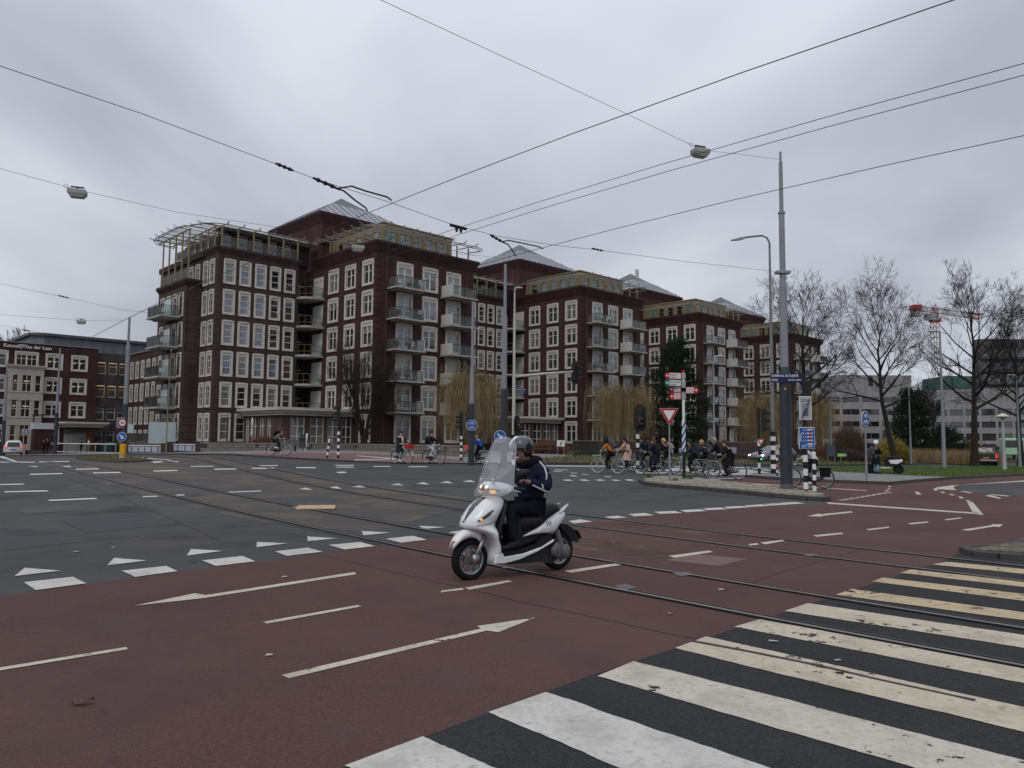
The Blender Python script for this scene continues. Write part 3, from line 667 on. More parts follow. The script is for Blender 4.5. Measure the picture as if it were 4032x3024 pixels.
def balcony(parent, face, u, v, z, wdt, dep, style):
    """slab with glass balustrade; origin at left wall end, x along the wall, -y outwards"""
    key = (wdt, dep, style)
    if key not in BC:
        s_ = MB(); s_.box(-.15, wdt + .15, -dep - .1, -.02, -.16, 0)
        s_.box(.3, .42, -dep * .8, -.02, -.32, -.16); s_.box(wdt - .42, wdt - .3, -dep * .8, -.02, -.32, -.16)
        r_ = MB()
        for x in [0, wdt / 2, wdt]: r_.box(x - .025, x + .025, -dep - .03, -dep + .02, 0, 1.02)
        r_.box(-.02, wdt + .02, -dep - .04, -dep + .03, .98, 1.03)
        for x in (0, wdt):
            r_.box(x - .025, x + .025, -dep, -.02, .985, 1.025)
        g = [MB().box(.04, wdt / 2 - .04, -dep, -dep + .012, .06, .96), MB().box(wdt / 2 + .04, wdt - .04, -dep, -dep + .012, .06, .96), MB().box(-.006, .006, -dep + .05, -.05, .06, .96), MB().box(wdt - .006, wdt + .006, -dep + .05, -.05, .06, .96)]
        scr = []
        if style == 'solid_left': scr = [MB().box(-.05, .03, -dep - .05, -.02, 0, 1.12)]; g.pop(2)
        if style == 'screen_right': scr = [MB().box(wdt - .04, wdt + .04, -dep - .05, -dep * .35, 0, 1.15)]; g.pop(3)
        if style == 'frosted': scr = [MB().box(wdt * .5, wdt - .3, -dep * .45, -dep * .43, .0, 1.75)]
        BC[key] = (s_.mesh('balcony', slab_m), r_.mesh('handrail', rail_m), [q.mesh('glass_panel', glass_clear) for q in g], [q.mesh('side_screen', whitep if style != 'frosted' else mat('frosted_glass', (.42, .49, .49), .3, var=(1, .1))) for q in scr])
    s_, r_, g, scr = BC[key]
    b = put('balcony', s_, parent, (u, v, z), (0, 0, 0 if face == 'R' else -math.pi / 2))
    put('handrail', r_, b)
    for q in g: put('glass_panel', q, b)
    for q in scr: put('side_screen', q, b)
    return b
# things left on balconies
chair_bits = MB().box(-.22, .22, -.22, .22, .4, .44).box(-.22, .22, .19, .22, .44, .85)
for a in (-.2, .2):
    for b in (-.2, .2): chair_bits.box(a - .015, a + .015, b - .015, b + .015, 0, .4)
BCH = [chair_bits.mesh('balcony_chair', mat('pale_plastic', (.5, .5, .48), .5)), chair_bits.mesh('balcony_chair', mat('dark_rattan', (.03, .028, .026), .7))]

def plant_mesh(seed):
    rr = random.Random(seed); mb = MB().lathe([(.1, 0), (.15, .3)], 8)
    for i in range(70):
        a = rr.uniform(0, 6.28); L = rr.uniform(.15, .5); x, y = rr.gauss(0, .07), rr.gauss(0, .07); d = Vector((math.cos(a) * L * .6, math.sin(a) * L * .6, L)); s_ = Vector((-d.y, d.x, 0)).normalized() * .03; c = Vector((x, y, .28)); mb.add([c - s_, c + d * .6 + s_, c + d, c + d * .6 - s_], [(0, 1, 2, 3)], 1)
    return mb.mesh('potted_plant', [mat('terracotta', (.2, .08, .05), .9), mat('balcony_leaf', (.03, .05, .02), .9)])
PLM = [plant_mesh(1), plant_mesh(2)]
ROW = [19.0, 16.0, 13.0, 10.0, 7.0, 4.0]
UR = [2.33, 5.48, 8.55]; VL = [8.71, 5.53, 2.41]; UA = [-10.14, -8.56, -6.96, -5.38, -3.81]
def pergola_posts(parent, pts, z0, z1):
    me = MB().box(-.06, .06, -.06, .06, 0, z1 - z0).mesh('pergola_post', gold)
    for (u, v) in pts: put('pergola_post', me, parent, (u, v, z0))
def arc(cx_, cy_, r, a0, a1, n, z): return [(cx_ + r * math.cos(R(a0 + (a1 - a0) * i / n)), cy_ + r * math.sin(R(a0 + (a1 - a0) * i / n)), z) for i in range(n + 1)]
def ring_tubes(parent, path, rad=.045):
    mb = MB(); mb.tube(path, rad, 6)
    c = [Vector(p) for p in path]; ins = []
    for i, p in enumerate(c):
        d = (c[min(i + 1, len(c) - 1)] - c[max(0, i - 1)]).normalized(); n = Vector((-d.y, d.x, 0)); ins.append(p + n * .3 - Vector((0, 0, .06)))
    mb.tube(ins, rad, 6); return mb.build('pergola_ring', steel, parent, smooth=True)
def rafters(parent, segs):
    for a, b in segs:
        mb = MB(); a, b = Vector(a), Vector(b); d = (b - a).normalized()
        mb.beam(a, b, .06, .09); mb.beam(b, b + d * .55 + Vector((0, 0, .2)), .09, .04); mb.beam(b + d * .1, b + d * .5 - Vector((0, 0, .05)), .05, .03)
        mb.build('pergola_rafter', steel, parent)

def apartment(idx, u0, wing, label):
    """one module: projecting block with balconies, hip-roofed tower behind, recessed wing to its left; local axes u, v"""
    b = thing('apartment_block', label, 'building', LW(u0, 0, 0), ROT, 'plum brick apartment blocks')
    near = idx < 2
    # ---- projecting block
    hR, hL = [], []
    for r, zt in enumerate(ROW):
        h = 2.7 if r == 5 else 2.5
        for c, u in enumerate(UR): hR.append(hole('wide', h, u, zt))
        for c, v in enumerate(VL):
            if r == 5 and c < 2: continue
            hL.append(hole('wide', h, 11.0 - v, zt))
    mb = MB(); zb = -1.5
    grid_wall(mb, FR(0, 0), 0, 12.3, zb, 19.5, hR, .2); grid_wall(mb, FL(0, 11.0), 0, 11.0, zb, 19.5, hL, .2)
    mb.add([(12.3, 0, zb), (12.3, 11, zb), (12.3, 11, 19.5), (12.3, 0, 19.5)], [(0, 1, 2, 3)])
    mb.build('wall', brick, b)
    for r, zt in enumerate(ROW):
        h = 2.7 if r == 5 else 2.5
        for c, u in enumerate(UR): window(b, 'wide', h, 'R', u, 0, zt, rnd.choice([1, 1, 4, 4, 2, 0]) if r < 5 else rnd.choice([0, 3]))
        for c, v in enumerate(VL):
            if r == 5 and c < 2: continue
            window(b, 'wide', h, 'L', 0, v, zt, rnd.choice([0, 0, 3, 2, 3]))
        if r < 5:
            bl = balcony(b, 'R', 1.35, 0, zt - 2.75, 3.3, 1.55, 'screen_right'); balcony(b, 'R', 8.0, 0, zt - 2.75, 3.25, 1.75, 'solid_left')
            if near:
                for cx_ in ((.7, -.8), (2.5, -.9)):
                    if rnd.random() < .6: put('potted_plant', rnd.choice(PLM), bl, (rnd.choice([.3, 1.7, 3.0]), -1.25 + rnd.uniform(0, .5), 0))
                    if rnd.random() < .8: put('balcony_chair', rnd.choice(BCH), bl, (cx_[0], cx_[1], 0), (0, 0, rnd.uniform(0, 6)))
    cornice(b, brick, 0, 12.3, 0, 11.0, 19.5, 20.4, 20.65, .45)
    MB().tube([(1.1, -.12, 1.2), (1.1, -.12, 19.4)], .05, 6).build('drainpipe', rail_m, b)
    if near:
        q = MB()
        for i in range(30): q.box(-.05, .55, -.045, -.003, 1.4 + i * .6, 1.66 + i * .6); q.box(-.045, -.003, -.05, .55, 1.4 + i * .6, 1.66 + i * .6)
        q.build('corner_quoin', brick, b)
    # penthouse in gold panels
    ph = MB(); z0, z1 = 20.65, 23.0
    pR = [(.3, 1.7), (2.0, 3.6), (3.9, 4.9), (5.4, 6.7), (7.1, 8.3)]; pL = [(1.2, 2.2), (2.9, 3.9), (4.6, 5.6), (6.2, 7.2), (7.8, 8.8)]
    grid_wall(ph, FR(1.6, 1.4), 0, 8.8, z0, z1, [(a, c_, z0 + .3, z0 + 1.65) for a, c_ in pR], .15); grid_wall(ph, FL(1.6, 11.0), 0, 9.6, z0, z1, [(a, c_, z0 + .3, z0 + 1.65) for a, c_ in pL], .15)
    ph.add([(10.4, 1.4, z0), (10.4, 11, z0), (10.4, 11, z1), (10.4, 1.4, z1), (1.6, 11, z1), (1.6, 1.4, z1)], [(0, 1, 2, 3), (5, 3, 2, 4)])
    pho = ph.build('penthouse', goldpan, b)
    for a, c_ in pR:
        put('pane', MB().box(0, (c_ - a) / 2 - .03, 0, .01, 0, 1.35).mesh('pane', pane_teal), pho, (1.6 + a, 1.5, z0 + .3)); put('pane', MB().box(0, (c_ - a) / 2 - .03, 0, .01, 0, 1.35).mesh('pane', pane_teal), pho, (1.6 + (a + c_) / 2 + .03, 1.5, z0 + .3))
    for a, c_ in pL: put('pane', MB().box(0, .01, 0, c_ - a, 0, 1.35).mesh('pane', rnd.choice([pane_teal, PANES[0]])), pho, (1.7, 11 - c_, z0 + .3))
    MB().box(1.5, 10.5, 1.3, 11, z1 + .002, z1 + .12).build('penthouse_roof', gold, b)
    pts = [(.37 + 1.57 * k, -.2) for k in range(8)] + [(-.2, .37 + 1.57 * k) for k in range(6)]
    pergola_posts(b, pts, 20.66, 21.9)
    ring_tubes(b, [(-1.2, 10.5, 22.0), (-1.2, 6, 21.95), (-1.2, .6, 21.92)] + arc(.3, .3, 1.5, 180, 270, 6, 21.92)[1:] + [(6, -1.2, 21.92), (11.7, -1.2, 21.92)] + arc(11.9, 0, 1.2, -90, 60, 6, 21.92))
    rafters(b, [((.37 + 1.57 * k, 1.4, 22.1), (.37 + 1.57 * k, -1.25, 21.98)) for k in range(8)] + [((1.6, .37 + 1.57 * k, 22.1), (-1.25, .37 + 1.57 * k, 21.98)) for k in range(6)])
    MB().box(-.2, 12.2, -.22, -.17, 21.3, 21.35).box(-.22, -.17, -.17, 8.4, 21.3, 21.35).build('pergola_rail', gold, b)
    # ---- tower behind
    tw = MB(); tw.box(.35, 11.95, 11.05, 22.65, 17.5, 24.7); tw.build('tower_wall', brick_hi, b)
    MB().box(.2, 12.1, 10.9, 22.8, 22.5, 22.62).build('tower_band', canopy_m if False else brick, b)
    cornice(b, brick, .35, 11.95, 11.05, 22.65, 24.7, 25.6, 25.85, .42, 'tower_cornice')
    def sq(e, z): return [(6.15 - e, 16.85 - e, z), (6.15 + e, 16.85 - e, z), (6.15 + e, 16.85 + e, z), (6.15 - e, 16.85 + e, z)]
    E0, Z0, ZA = 6.3, 25.87, 30.0; k = .56
    rf = MB().loft([sq(E0, Z0), sq(E0 * (1 - k), Z0 + (ZA - Z0) * k)], cap=False).build('roof', zinc, b)
    e1 = E0 * (1 - k) * .97; z1_ = Z0 + (ZA - Z0) * k
    MB().loft([sq(e1, z1_ - .05), sq(.02, ZA)], cap=True).build('roof_top', zinc_top, rf)
    sm = MB()
    for i in range(1, 12):
        f_ = i / 12; a = -E0 + 2 * E0 * f_; top = min(k, 1 - abs(a) / E0)
        if top < .04: continue
        for ax in (0, 1):
            p0 = (6.15 + a, 16.85 - E0, Z0) if ax == 0 else (6.15 - E0, 16.85 + a, Z0)
            e2 = E0 * (1 - top); p1 = (6.15 + a, 16.85 - e2, Z0 + (ZA - Z0) * top) if ax == 0 else (6.15 - e2, 16.85 + a, Z0 + (ZA - Z0) * top)
            sm.beam(Vector(p0) + Vector((0, 0, .03)), Vector(p1) + Vector((0, 0, .03)), .05, .1)
    sm.build('roof_seams', zinc, rf)
    if idx == 2: MB().box(5.95, 6.4, 15.3, 15.75, 28.5, 30.5).build('chimney', whitep, rf)
    # ---- recessed wing to the left
    w0 = -wing; V = 11.0; hs = []; cols = UA + [UA[0] - 1.58 * (i + 1) for i in range(int((wing - 10.9) / 1.58))]
    for r, zt in enumerate(ROW):
        for c, u in enumerate(cols):
            if r == 5 and u > -8: continue
            hs.append(hole('slim', 2.7 if r == 5 else 2.45, u - w0, zt))
    mb = MB(); grid_wall(mb, FR(w0, V), 0, wing - 2.2, zb, 19.55, hs, .2)
    mb.add([(-2.2, V, zb), (-2.2, V + 2.2, zb), (-2.2, V + 2.2, 19.55), (-2.2, V, 19.55)], [(0, 1, 2, 3)])
    mb.add([(-2.2, V + 2.2, zb), (0, V + 2.2, zb), (0, V + 2.2, 22.2), (-2.2, V + 2.2, 22.2)], [(0, 1, 2, 3)])
    mb.add([(0, V, zb), (0, V + 2.2, zb), (0, V + 2.2, 19.5), (0, V, 19.5)], [(0, 3, 2, 1)])
    wg = mb.build('wing_wall', panel if idx == 0 else brick, b)
    for r, zt in enumerate(ROW):
        for c, u in enumerate(cols):
            if r == 5 and u > -8: continue
            v_ = (rnd.choice([1, 1, 4]) if c < 3 and r in (1, 2, 3) else rnd.choice([0, 2, 3, 0])) if idx == 0 else rnd.choice([0, 0, 2, 3])  # left columns of the nearest wing: reflected sky put in as paler pane colours
            if idx == 0 and r == 0: v_ = [4, 4, 4, 0, 0][c % 5]
            window(b, 'slim', 2.7 if r == 5 else 2.45, 'R', u, V, zt, v_)
    cornice(b, panel if idx == 0 else brick, w0 + (0 if idx else 0), -2.2, V, V + 3, 19.55, 19.9, 20.12, .22, 'wing_cornice')
    # loggia balconies between wing and block
    for r, zt in enumerate(ROW[:5]):
        z = zt - 2.75
        lg = MB().prism([(-2.35, V + 2.1), (0, V + 2.1), (0, V - 1.5), (-1.4, V - 1.5), (-2.0, V - 1.2), (-2.35, V - .6)], z - .22, z).build('loggia_balcony', slab_m, b)
        path = [(-2.3, V, 0), (-2.3, V - .55, 0), (-1.95, V - 1.15, 0), (-1.4, V - 1.45, 0), (-.05, V - 1.45, 0)]
        rl = MB()
        for hh in (.35, 1.02): rl.tube([(p[0], p[1], z + hh) for p in path], .03, 5)
        for p in path: rl.box(p[0] - .025, p[0] + .025, p[1] - .025, p[1] + .025, z, z + 1.02)
        rl.build('handrail', mat('bronze_gold', (.12, .095, .05), .5, .3), lg)
        MB().box(-1.35, -.1, V - 1.46, -1.448 + V, z + .08, z + .95).build('glass_panel', glass_clear, lg)
        MB().box(-.06, .0, V - 1.3, V + .7, z + .02, z + 2.35).build('screen_wall', whitep, lg)
        MB().box(-1.9, -.5, V + 2.1, V + 2.16, z + .1, z + 2.2).build('pane', PANES[0], lg)
        MB().box(-1.25, -1.15, V + 2.04, V + 2.1, z + .1, z + 2.2).box(-1.9, -.5, V + 2.04, V + 2.1, z + 1.6, z + 1.68).build('sash', sash, lg)
    # wing terrace: set-back storey, white canopy, posts, glass balustrade
    tr_ = MB(); tr_.box(w0 + 1.2, 0, V + 1.9, V + 2.1, 20.12, 22.2); tr_.build('terrace_storey', conc_wall, b)
    for i in range(5):
        u = -3.2 - i * 1.6
        t_ = MB().box(u, u + .95, V + 1.82, V + 1.89, 20.2, 22.0).build('terrace_window', sash, b)
        MB().box(u + .07, u + .45, V + 1.79, V + 1.818, 20.3, 21.9).build('pane', PANES[0], t_); MB().box(u + .5, u + .88, V + 1.79, V + 1.818, 20.3, 21.9).build('pane', PANES[3], t_)
    MB().box(w0 + .4, 0, V + .2, V + 2.2, 22.22, 22.3).build('terrace_canopy', whiteroof, b)
    n_ = int((wing - 2.4) / 1.57)
    pergola_posts(b, [(-2.5 - 1.6 * k, V - .2) for k in range(n_ + 1)], 20.13, 22.0)
    rafters(b, [((-2.5 - 1.6 * k, V + .5, 22.15), (-2.5 - 1.6 * k, V - 1.2, 22.05)) for k in range(n_ + 1)])
    ring_tubes(b, [(-1.2, V - .6, 22.0), (-2.2, V - 1.1, 22.0), (-4, V - 1.2, 22.0), (w0 + 1, V - 1.2, 22.0)] if idx else [(-1.2, V - .6, 22.0), (-2.2, V - 1.1, 22.0), (-4, V - 1.2, 22.0), (-10.6, V - 1.2, 22.0), (-11.4, V - .9, 22.02), (-12.1, V, 22.02)])
    MB().box(w0 + .4, -2.3, V - .22, V - .17, 21.05, 21.1).build('terrace_rail', gold, b)
    for k in range(n_): MB().box(-2.6 - 1.6 * k - 1.4, -2.6 - 1.6 * k, V - .2, V - .19, 20.16, 20.98).build('glass_panel', glass_clear, b)
    # pavilion in the corner, banded canopy
    pv = MB(); pu, pv0, zt = -7.6, 3.3, 3.75
    fr = [(.9, 2.3), (2.9, 4.3), (4.7, 5.9), (6.2, 7.3)]; fl = [(.5, 1.3), (1.8, 2.9), (3.4, 4.4), (4.9, 5.8)]
    grid_wall(pv, FR(pu, pv0), 0, 7.6, zb, zt, [(a, c_, 1.25, 3.6) for a, c_ in fr], .18); grid_wall(pv, FL(pu, V), 0, V - pv0, zb, zt, [(a, c_, 1.25, 3.6) for a, c_ in fl], .18)
    pvo = pv.build('pavilion', pav_stone, b)
    for a, c_ in fr:
        MB().box(pu + a, pu + c_, pv0 + .12, pv0 + .13, 1.25, 3.6).build('pane', PANES[rnd.choice([2, 3, 0])], pvo)
        q = MB(); mid = pu + (a + c_) / 2
        q.box(pu + a, pu + a + .06, pv0 + .05, pv0 + .118, 1.25, 3.6).box(pu + c_ - .06, pu + c_, pv0 + .05, pv0 + .118, 1.25, 3.6).box(mid - .04, mid + .04, pv0 + .05, pv0 + .118, 1.25, 3.6).box(pu + a + .06, pu + c_ - .06, pv0 + .055, pv0 + .117, 2.75, 2.82).box(pu + a + .06, pu + c_ - .06, pv0 + .055, pv0 + .117, 1.8, 1.87)
        q.build('sash', sash, pvo)
    for a, c_ in fl:
        MB().box(pu + .12, pu + .13, V - c_, V - a, 1.25, 3.6).build('pane', PANES[rnd.choice([2, 3, 0])], pvo)
        q = MB(); mid = V - (a + c_) / 2
        q.box(pu + .05, pu + .118, V - a - .06, V - a, 1.25, 3.6).box(pu + .05, pu + .118, V - c_, V - c_ + .06, 1.25, 3.6).box(pu + .05, pu + .118, mid - .04, mid + .04, 1.25, 3.6).box(pu + .055, pu + .117, V - c_ + .06, V - a - .06, 2.75, 2.82)
        q.build('sash', sash, pvo)
    cp = MB()
    for e, za, zb_ in ((.35, 3.76, 3.98), (.55, 3.98, 4.2), (.8, 4.2, 4.5)): cp.box(pu - e, -.01, pv0 - e, V, za, zb_ - .03)
    cp.build('pavilion_canopy', canopy_m, pvo)
    return b
B0 = apartment(0, 0.0, 10.75, 'nearest plum brick apartment block with corner terrace and wide pyramid roof')
apartment(1, 29.7, 17.4, 'second apartment block along, behind the centre poles and a willow')
apartment(2, 56.2, 14.2, 'third apartment block along, behind the dark pine')
apartment(3, 85.2, 16.7, 'farthest apartment block, behind the bare tree by the big tram pole')

# ---- left end of the nearest block: flank, projecting bay with glass balconies, pergola
def flank():
    b = B0; zb = -1.5
    hs = [hole('slim', 2.7 if r == 5 else 2.45, 26.0 - v, zt) for r, zt in enumerate(ROW) for v in (14.3, 12.75)]
    hs += [hole('slim', 2.45, 26.0 - v, 19.0) for v in (16.3, 17.95, 19.6, 21.3)]
    mb = MB(); grid_wall(mb, FL(-10.75, 26.0), 0, 15.0, zb, 19.55, hs, .2); mb.build('flank_wall', panel, b)
    for r, zt in enumerate(ROW):
        for v in (14.3, 12.75): window(b, 'slim', 2.7 if r == 5 else 2.45, 'L', -10.75, v, zt, 3)
    for v in (16.3, 17.95, 19.6, 21.3): window(b, 'slim', 2.45, 'L', -10.75, v, 19.0, 2)
    MB().box(-10.97, -10.5, 14.0, 26.0, 19.56, 20.1).build('flank_cornice', panel, b)
    # bay
    vb = [16.35, 17.95, 19.6, 21.3]
    hs = [hole('slim', 2.7 if r == 5 else 2.45, 22.0 - v, ROW[r]) for r in range(1, 6) for v in vb]
    mb = MB(); grid_wall(mb, FL(-12.25, 22.0), 0, 7.5, zb, 16.6, hs, .2)
    mb.add([(-12.25, 14.5, zb), (-10.75, 14.5, zb), (-10.75, 14.5, 16.6), (-12.25, 14.5, 16.6)], [(0, 1, 2, 3)])
    mb.add([(-12.25, 22, 16.6), (-10.75, 22, 16.6), (-10.75, 14.5, 16.6), (-12.25, 14.5, 16.6)], [(0, 1, 2, 3)])
    mb.add([(-12.25, 22, zb), (-10.75, 22, zb), (-10.75, 22, 16.6), (-12.25, 22, 16.6)], [(0, 3, 2, 1)])
    mb.build('bay_wall', panel, b)
    for r in range(1, 6):
        for v in vb: window(b, 'slim', 2.7 if r == 5 else 2.45, 'L', -12.25, v, ROW[r], rnd.choice([0, 3]))
    cornice(b, panel, -12.25, -10.9, 14.5, 22.0, 16.61, 16.95, 17.2, .28, 'bay_cornice')
    for z in (13.6, 10.6, 7.6, 4.6):
        bl = balcony(b, 'L', -12.25, 19.6, z, 3.6, 1.8, 'frosted'); put('balcony_chair', BCH[1], bl, (1.2, -1.0, 0), (0, 0, 1.)); put('balcony_chair', BCH[0], bl, (2.6, -1.2, 0), (0, 0, 4.))
    MB().tube([(-12.35, 15.6, 1.2), (-12.35, 15.6, 16.3)], .05, 6).build('drainpipe', rail_m, b)
    # pergola
    pergola_posts(b, [(-10.95, 11.3 + 1.65 * k) for k in range(7)], 20.11, 21.95)
    pergola_posts(b, [(-12.35, 14.0 + 1.72 * k) for k in range(5)], 17.2, 22.0)
    ring_tubes(b, [(-12.1, 11.0, 22.0), (-12.6, 12.0, 22.0), (-12.7, 13.1, 22.05), (-13.1, 13.6, 22.05), (-13.25, 15, 22.05), (-13.25, 19.8, 22.05), (-12.9, 21.2, 22.05), (-12.3, 22.3, 22.05), (-10.5, 22.6, 22.05)])
    rafters(b, [((-8.9, 11.3 + 1.65 * k, 22.2), (-12.2 if k < 2 else -13.2, 11.3 + 1.65 * k, 22.1)) for k in range(7)])
    for k in range(19):
        v = 11.2 + k * .58; MB().box(-13.2 if v > 13.4 else -12.1, -8.9, v - .03, v + .03, 22.13, 22.2).build('pergola_slat', whiteroof if k % 2 else steel, b)
    mb = MB()
    for u in (-9.6, -10.9, -12.3): mb.box(u - .05, u + .05, 11.0 if u > -12 else 13.9, 22.4, 22.0, 22.12)
    mb.build('pergola_beam', steel, b)
    MB().box(-9.0, -8.0, 12.8, 25, 20.12, 22.3).build('terrace_storey', conc_wall, b)
    lv = MB()
    for k in range(22): lv.box(-10.2, -8.8, 11.6 + k * .5, 11.85 + k * .5, 22.3, 22.34)
    lv.build('terrace_louvres', whiteroof, b)
    for k in range(6): MB().box(-10.99, -10.98, 11.4 + 1.65 * k, 12.8 + 1.65 * k, 20.14, 20.95).build('glass_panel', glass_clear, b)
    MB().box(-11.0, -10.95, 11.2, 21.4, 21.0, 21.06).build('terrace_rail', gold, b)
    for k in range(4): MB().box(-12.36, -12.35, 14.1 + 1.72 * k, 15.6 + 1.72 * k, 17.25, 18.2).build('glass_panel', glass_clear, b)
    # ground-floor terrace of the bay with frosted screens
    MB().box(-15.2, -12.3, 14.8, 23.0, .7, 1.05).build('terrace_deck', mat('deck_wood', (.10, .075, .035), .8, var=(3, .2)), b)
    fr = mat('frosted_glass', (.42, .49, .49), .3)
    for v0, v1, z1 in ((19.0, 21.0, 2.9),): MB().box(-15.15, -15.1, v0, v1, 1.06, z1).build('side_screen', fr, b)
    MB().box(-15.1, -12.6, 14.85, 14.9, 1.06, 3.1).build('side_screen', fr, b)
    q = MB()
    for k in range(9): q.box(-15.2, -15.15, 15 + k, 15.05 + k, 1.05, 2.05)
    q.box(-15.2, -15.15, 15, 23.0, 2.0, 2.05).build('handrail', rail_m, b)
    for k in range(8): MB().box(-15.18, -15.17, 15.06 + k, 15.98 + k, 1.1, 1.98).build('glass_panel', glass_clear, b)
    # low wing running back
    hs = [hole('slim', 2.35, 50.0 - (49.3 - 2.06 * k), zt) for zt in (11.75, 8.7, 5.65, 2.6) for k in range(11)]
    mb = MB(); grid_wall(mb, FL(-6.1, 50.0), 0, 24.0, -2.5, 12.8, hs, .2)
    mb.add([(-6.1, 26, 12.8), (-6.1, 50, 12.8), (4, 50, 12.8), (4, 26, 12.8)], [(0, 3, 2, 1)])
    mb.build('low_wing_wall', brick, b)
    for zt in (11.75, 8.7, 5.65, 2.6):
        for k in range(11): window(b, 'slim', 2.35, 'L', -6.1, 49.3 - 2.06 * k, zt, rnd.choice([0, 3]))
    MB().box(-6.25, 4, 26, 50, 12.81, 12.95).build('low_wing_coping', steel, b)
flank()

# ================================================================ office building at far left
off = thing('office_building', 'four-storey dark brick office building with stone bay and lettered parapet', 'building', LW(0, 50, 0), ROT)
def office():
    b = off; zb = -3.0; f = FR(-46.0, 0); U = lambda u: u + 46.0
    hs = []; wins = []
    for z in (12.25, 9.2, 6.15, 3.05):
        for u in (-16.1, -13.2): 
            if z < 4 and u > -14: continue
            wins.append(('wide', 2.1 if z > 4 else 2.45, u, z))
        for u in (-22.1, -25.3, -28.5, -31.7, -34.9, -38.1): wins.append(('wide', 2.1, u, z))
    wins.append(('broad', 1.95, -19.45, 12.25))
    for k, h, u, z in wins: hs.append(hole(k, h, U(u), z))
    mb = MB(); grid_wall(mb, f, 0, U(-10.0), zb, 13.3, [h for h in hs], .2)
    mb.add([(-46, 0, 13.3), (-10, 0, 13.3), (-10, 8, 13.3), (-46, 8, 13.3)], [(0, 1, 2, 3)])
    mb.add([(-10, 0, zb), (-10, .6, zb), (-10, .6, 13.3), (-10, 0, 13.3)], [(0, 1, 2, 3)])
    mb.build('wall', brick, b)
    for k, h, u, z in wins: window(b, k, h, 'R', u, 0, z, pane_off)
    MB().box(-46, -9.9, -.12, .3, 13.32, 13.42).build('coping', steel, b)
    # recessed grey-brown part with wide wooden blinds
    hs = []; ws = []
    for z, pm in ((11.7, pane_warm), (8.6, pane_warm), (5.55, PANES[3]), (2.5, PANES[0])):
        for u in (-10.0 + .05, -8.55, -7.2): ws.append((u, z, pm)); hs.append(hole('frameless', 1.65, u + 10.0, z))
    mb = MB(); grid_wall(mb, FR(-10.0, .6), 0, 4.2, zb, 12.9, hs, .2); mb.add([(-10, .6, 12.9), (-5.8, .6, 12.9), (-5.8, 8, 12.9), (-10, 8, 12.9)], [(0, 1, 2, 3)]); mb.build('stair_wall', conc_wall, b)
    for u, z, pm in ws:
        w_ = window(b, 'frameless', 1.65, 'R', u, .6, z, pm)
        if pm is pane_warm: MB().box(.1, 1.04, .06, .09, 1.5, 1.56).build('ceiling_lamp', lit_strip, w_)
    # stone bay
    lime = mat('bay_limestone', (.36, .325, .285), .85, var=(.8, .1), var2=[(2.5, (.25, .22, .2), .55, .75)])
    bay = []
    for z in (9.23, 6.1, 3.0):
        for a, c_ in ((-19.72, -19.12), (-18.7, -17.7), (-17.3, -16.67)):
            bay.append((a, c_, z - (2.05 if z > 4 else 2.4), z))
    mb = MB(); grid_wall(mb, FR(-20.2, -.9), 0, 3.85, zb, 10.0, [(a + 20.2, c_ + 20.2, z0, z1) for a, c_, z0, z1 in bay], .22)
    mb.add([(-16.35, -.9, zb), (-16.35, 0, zb), (-16.35, 0, 10), (-16.35, -.9, 10)], [(0, 1, 2, 3)]); mb.add([(-20.2, -.9, zb), (-20.2, 0, zb), (-20.2, 0, 10), (-20.2, -.9, 10)], [(0, 3, 2, 1)])
    bo = mb.build('stone_bay', lime, b)
    for z0 in (7.15, 4.0, 3.1, 6.2):
        MB().box(-20.24, -16.31, -.95, -.9, z0 - .06, z0).build('string_course', lime, bo)
    cornice(b, lime, -20.2, -16.35, -.9, 0, 10.0, 10.3, 10.5, .18, 'bay_cornice')
    for a, c_, z0, z1 in bay:
        door = z0 < 1 and a < -18 and c_ > -18
        wo = MB().box(a, c_, -.78, -.77, z0, z1).build('bay_window', mat('oak_door', (.06, .02, .018), .6) if door else pane_off, bo)
        q = MB().box(a, a + .05, -.86, -.781, z0, z1).box(c_ - .05, c_, -.86, -.781, z0, z1).box(a + .05, c_ - .05, -.85, -.782, (z0 + z1) / 2 - .03, (z0 + z1) / 2 + .03).box(a + .05, c_ - .05, -.85, -.782, z0, z0 + .06)
        if c_ - a > .9: q.box((a + c_) / 2 - .03, (a + c_) / 2 + .03, -.86, -.783, z0 + .06, z1)
        q.build('sash', sash, wo)
        if not door and z0 > 4 and a < -17.5: MB().box(a + .2, c_ - .15, -.79, -.783, z1 - .75, z1 - .68).build('ceiling_lamp', lit_strip, wo)
    for u in (-15.6, -15.0, -12.75, -12.05):
        for z in (11.2, 8.15): MB().box(u - .12, u + .12, .085, .098, z - .05, z + .02).build('ceiling_lamp', lit_strip, b)
    # entrance canopy and shutter
    cp = MB()
    for e, za, zb_ in ((0, 3.62, 3.85), (.25, 3.38, 3.6), (.5, 3.15, 3.36)): cp.prism([(-14.75 + e, -2.4 + e), (-14.2 + e, -2.9 + e), (-9.1 - e, -2.9 + e), (-8.9 - e, -2.6 + e), (-8.9 - e, 0), (-14.75 + e, 0)], za - .3, zb_ - .3)
    cp.build('entrance_canopy', canopy_m, b)
    MB().box(-13.6, -11.05, -.16, -.05, -.9, 2.1).build('roller_shutter', mat('shutter_grey', (.33, .325, .3), .7, var=(1, .1)), b)
    MB().box(-13.7, -9.9, -.3, -.17, 2.12, 2.65).build('fascia', mat('fascia_grey', (.16, .155, .14), .8), b)
    MB().box(-11.0, -10.1, -.1, -.02, -.9, 2.1).build('doorway', mat('orange_hall', (.22, .09, .03), .8), b)
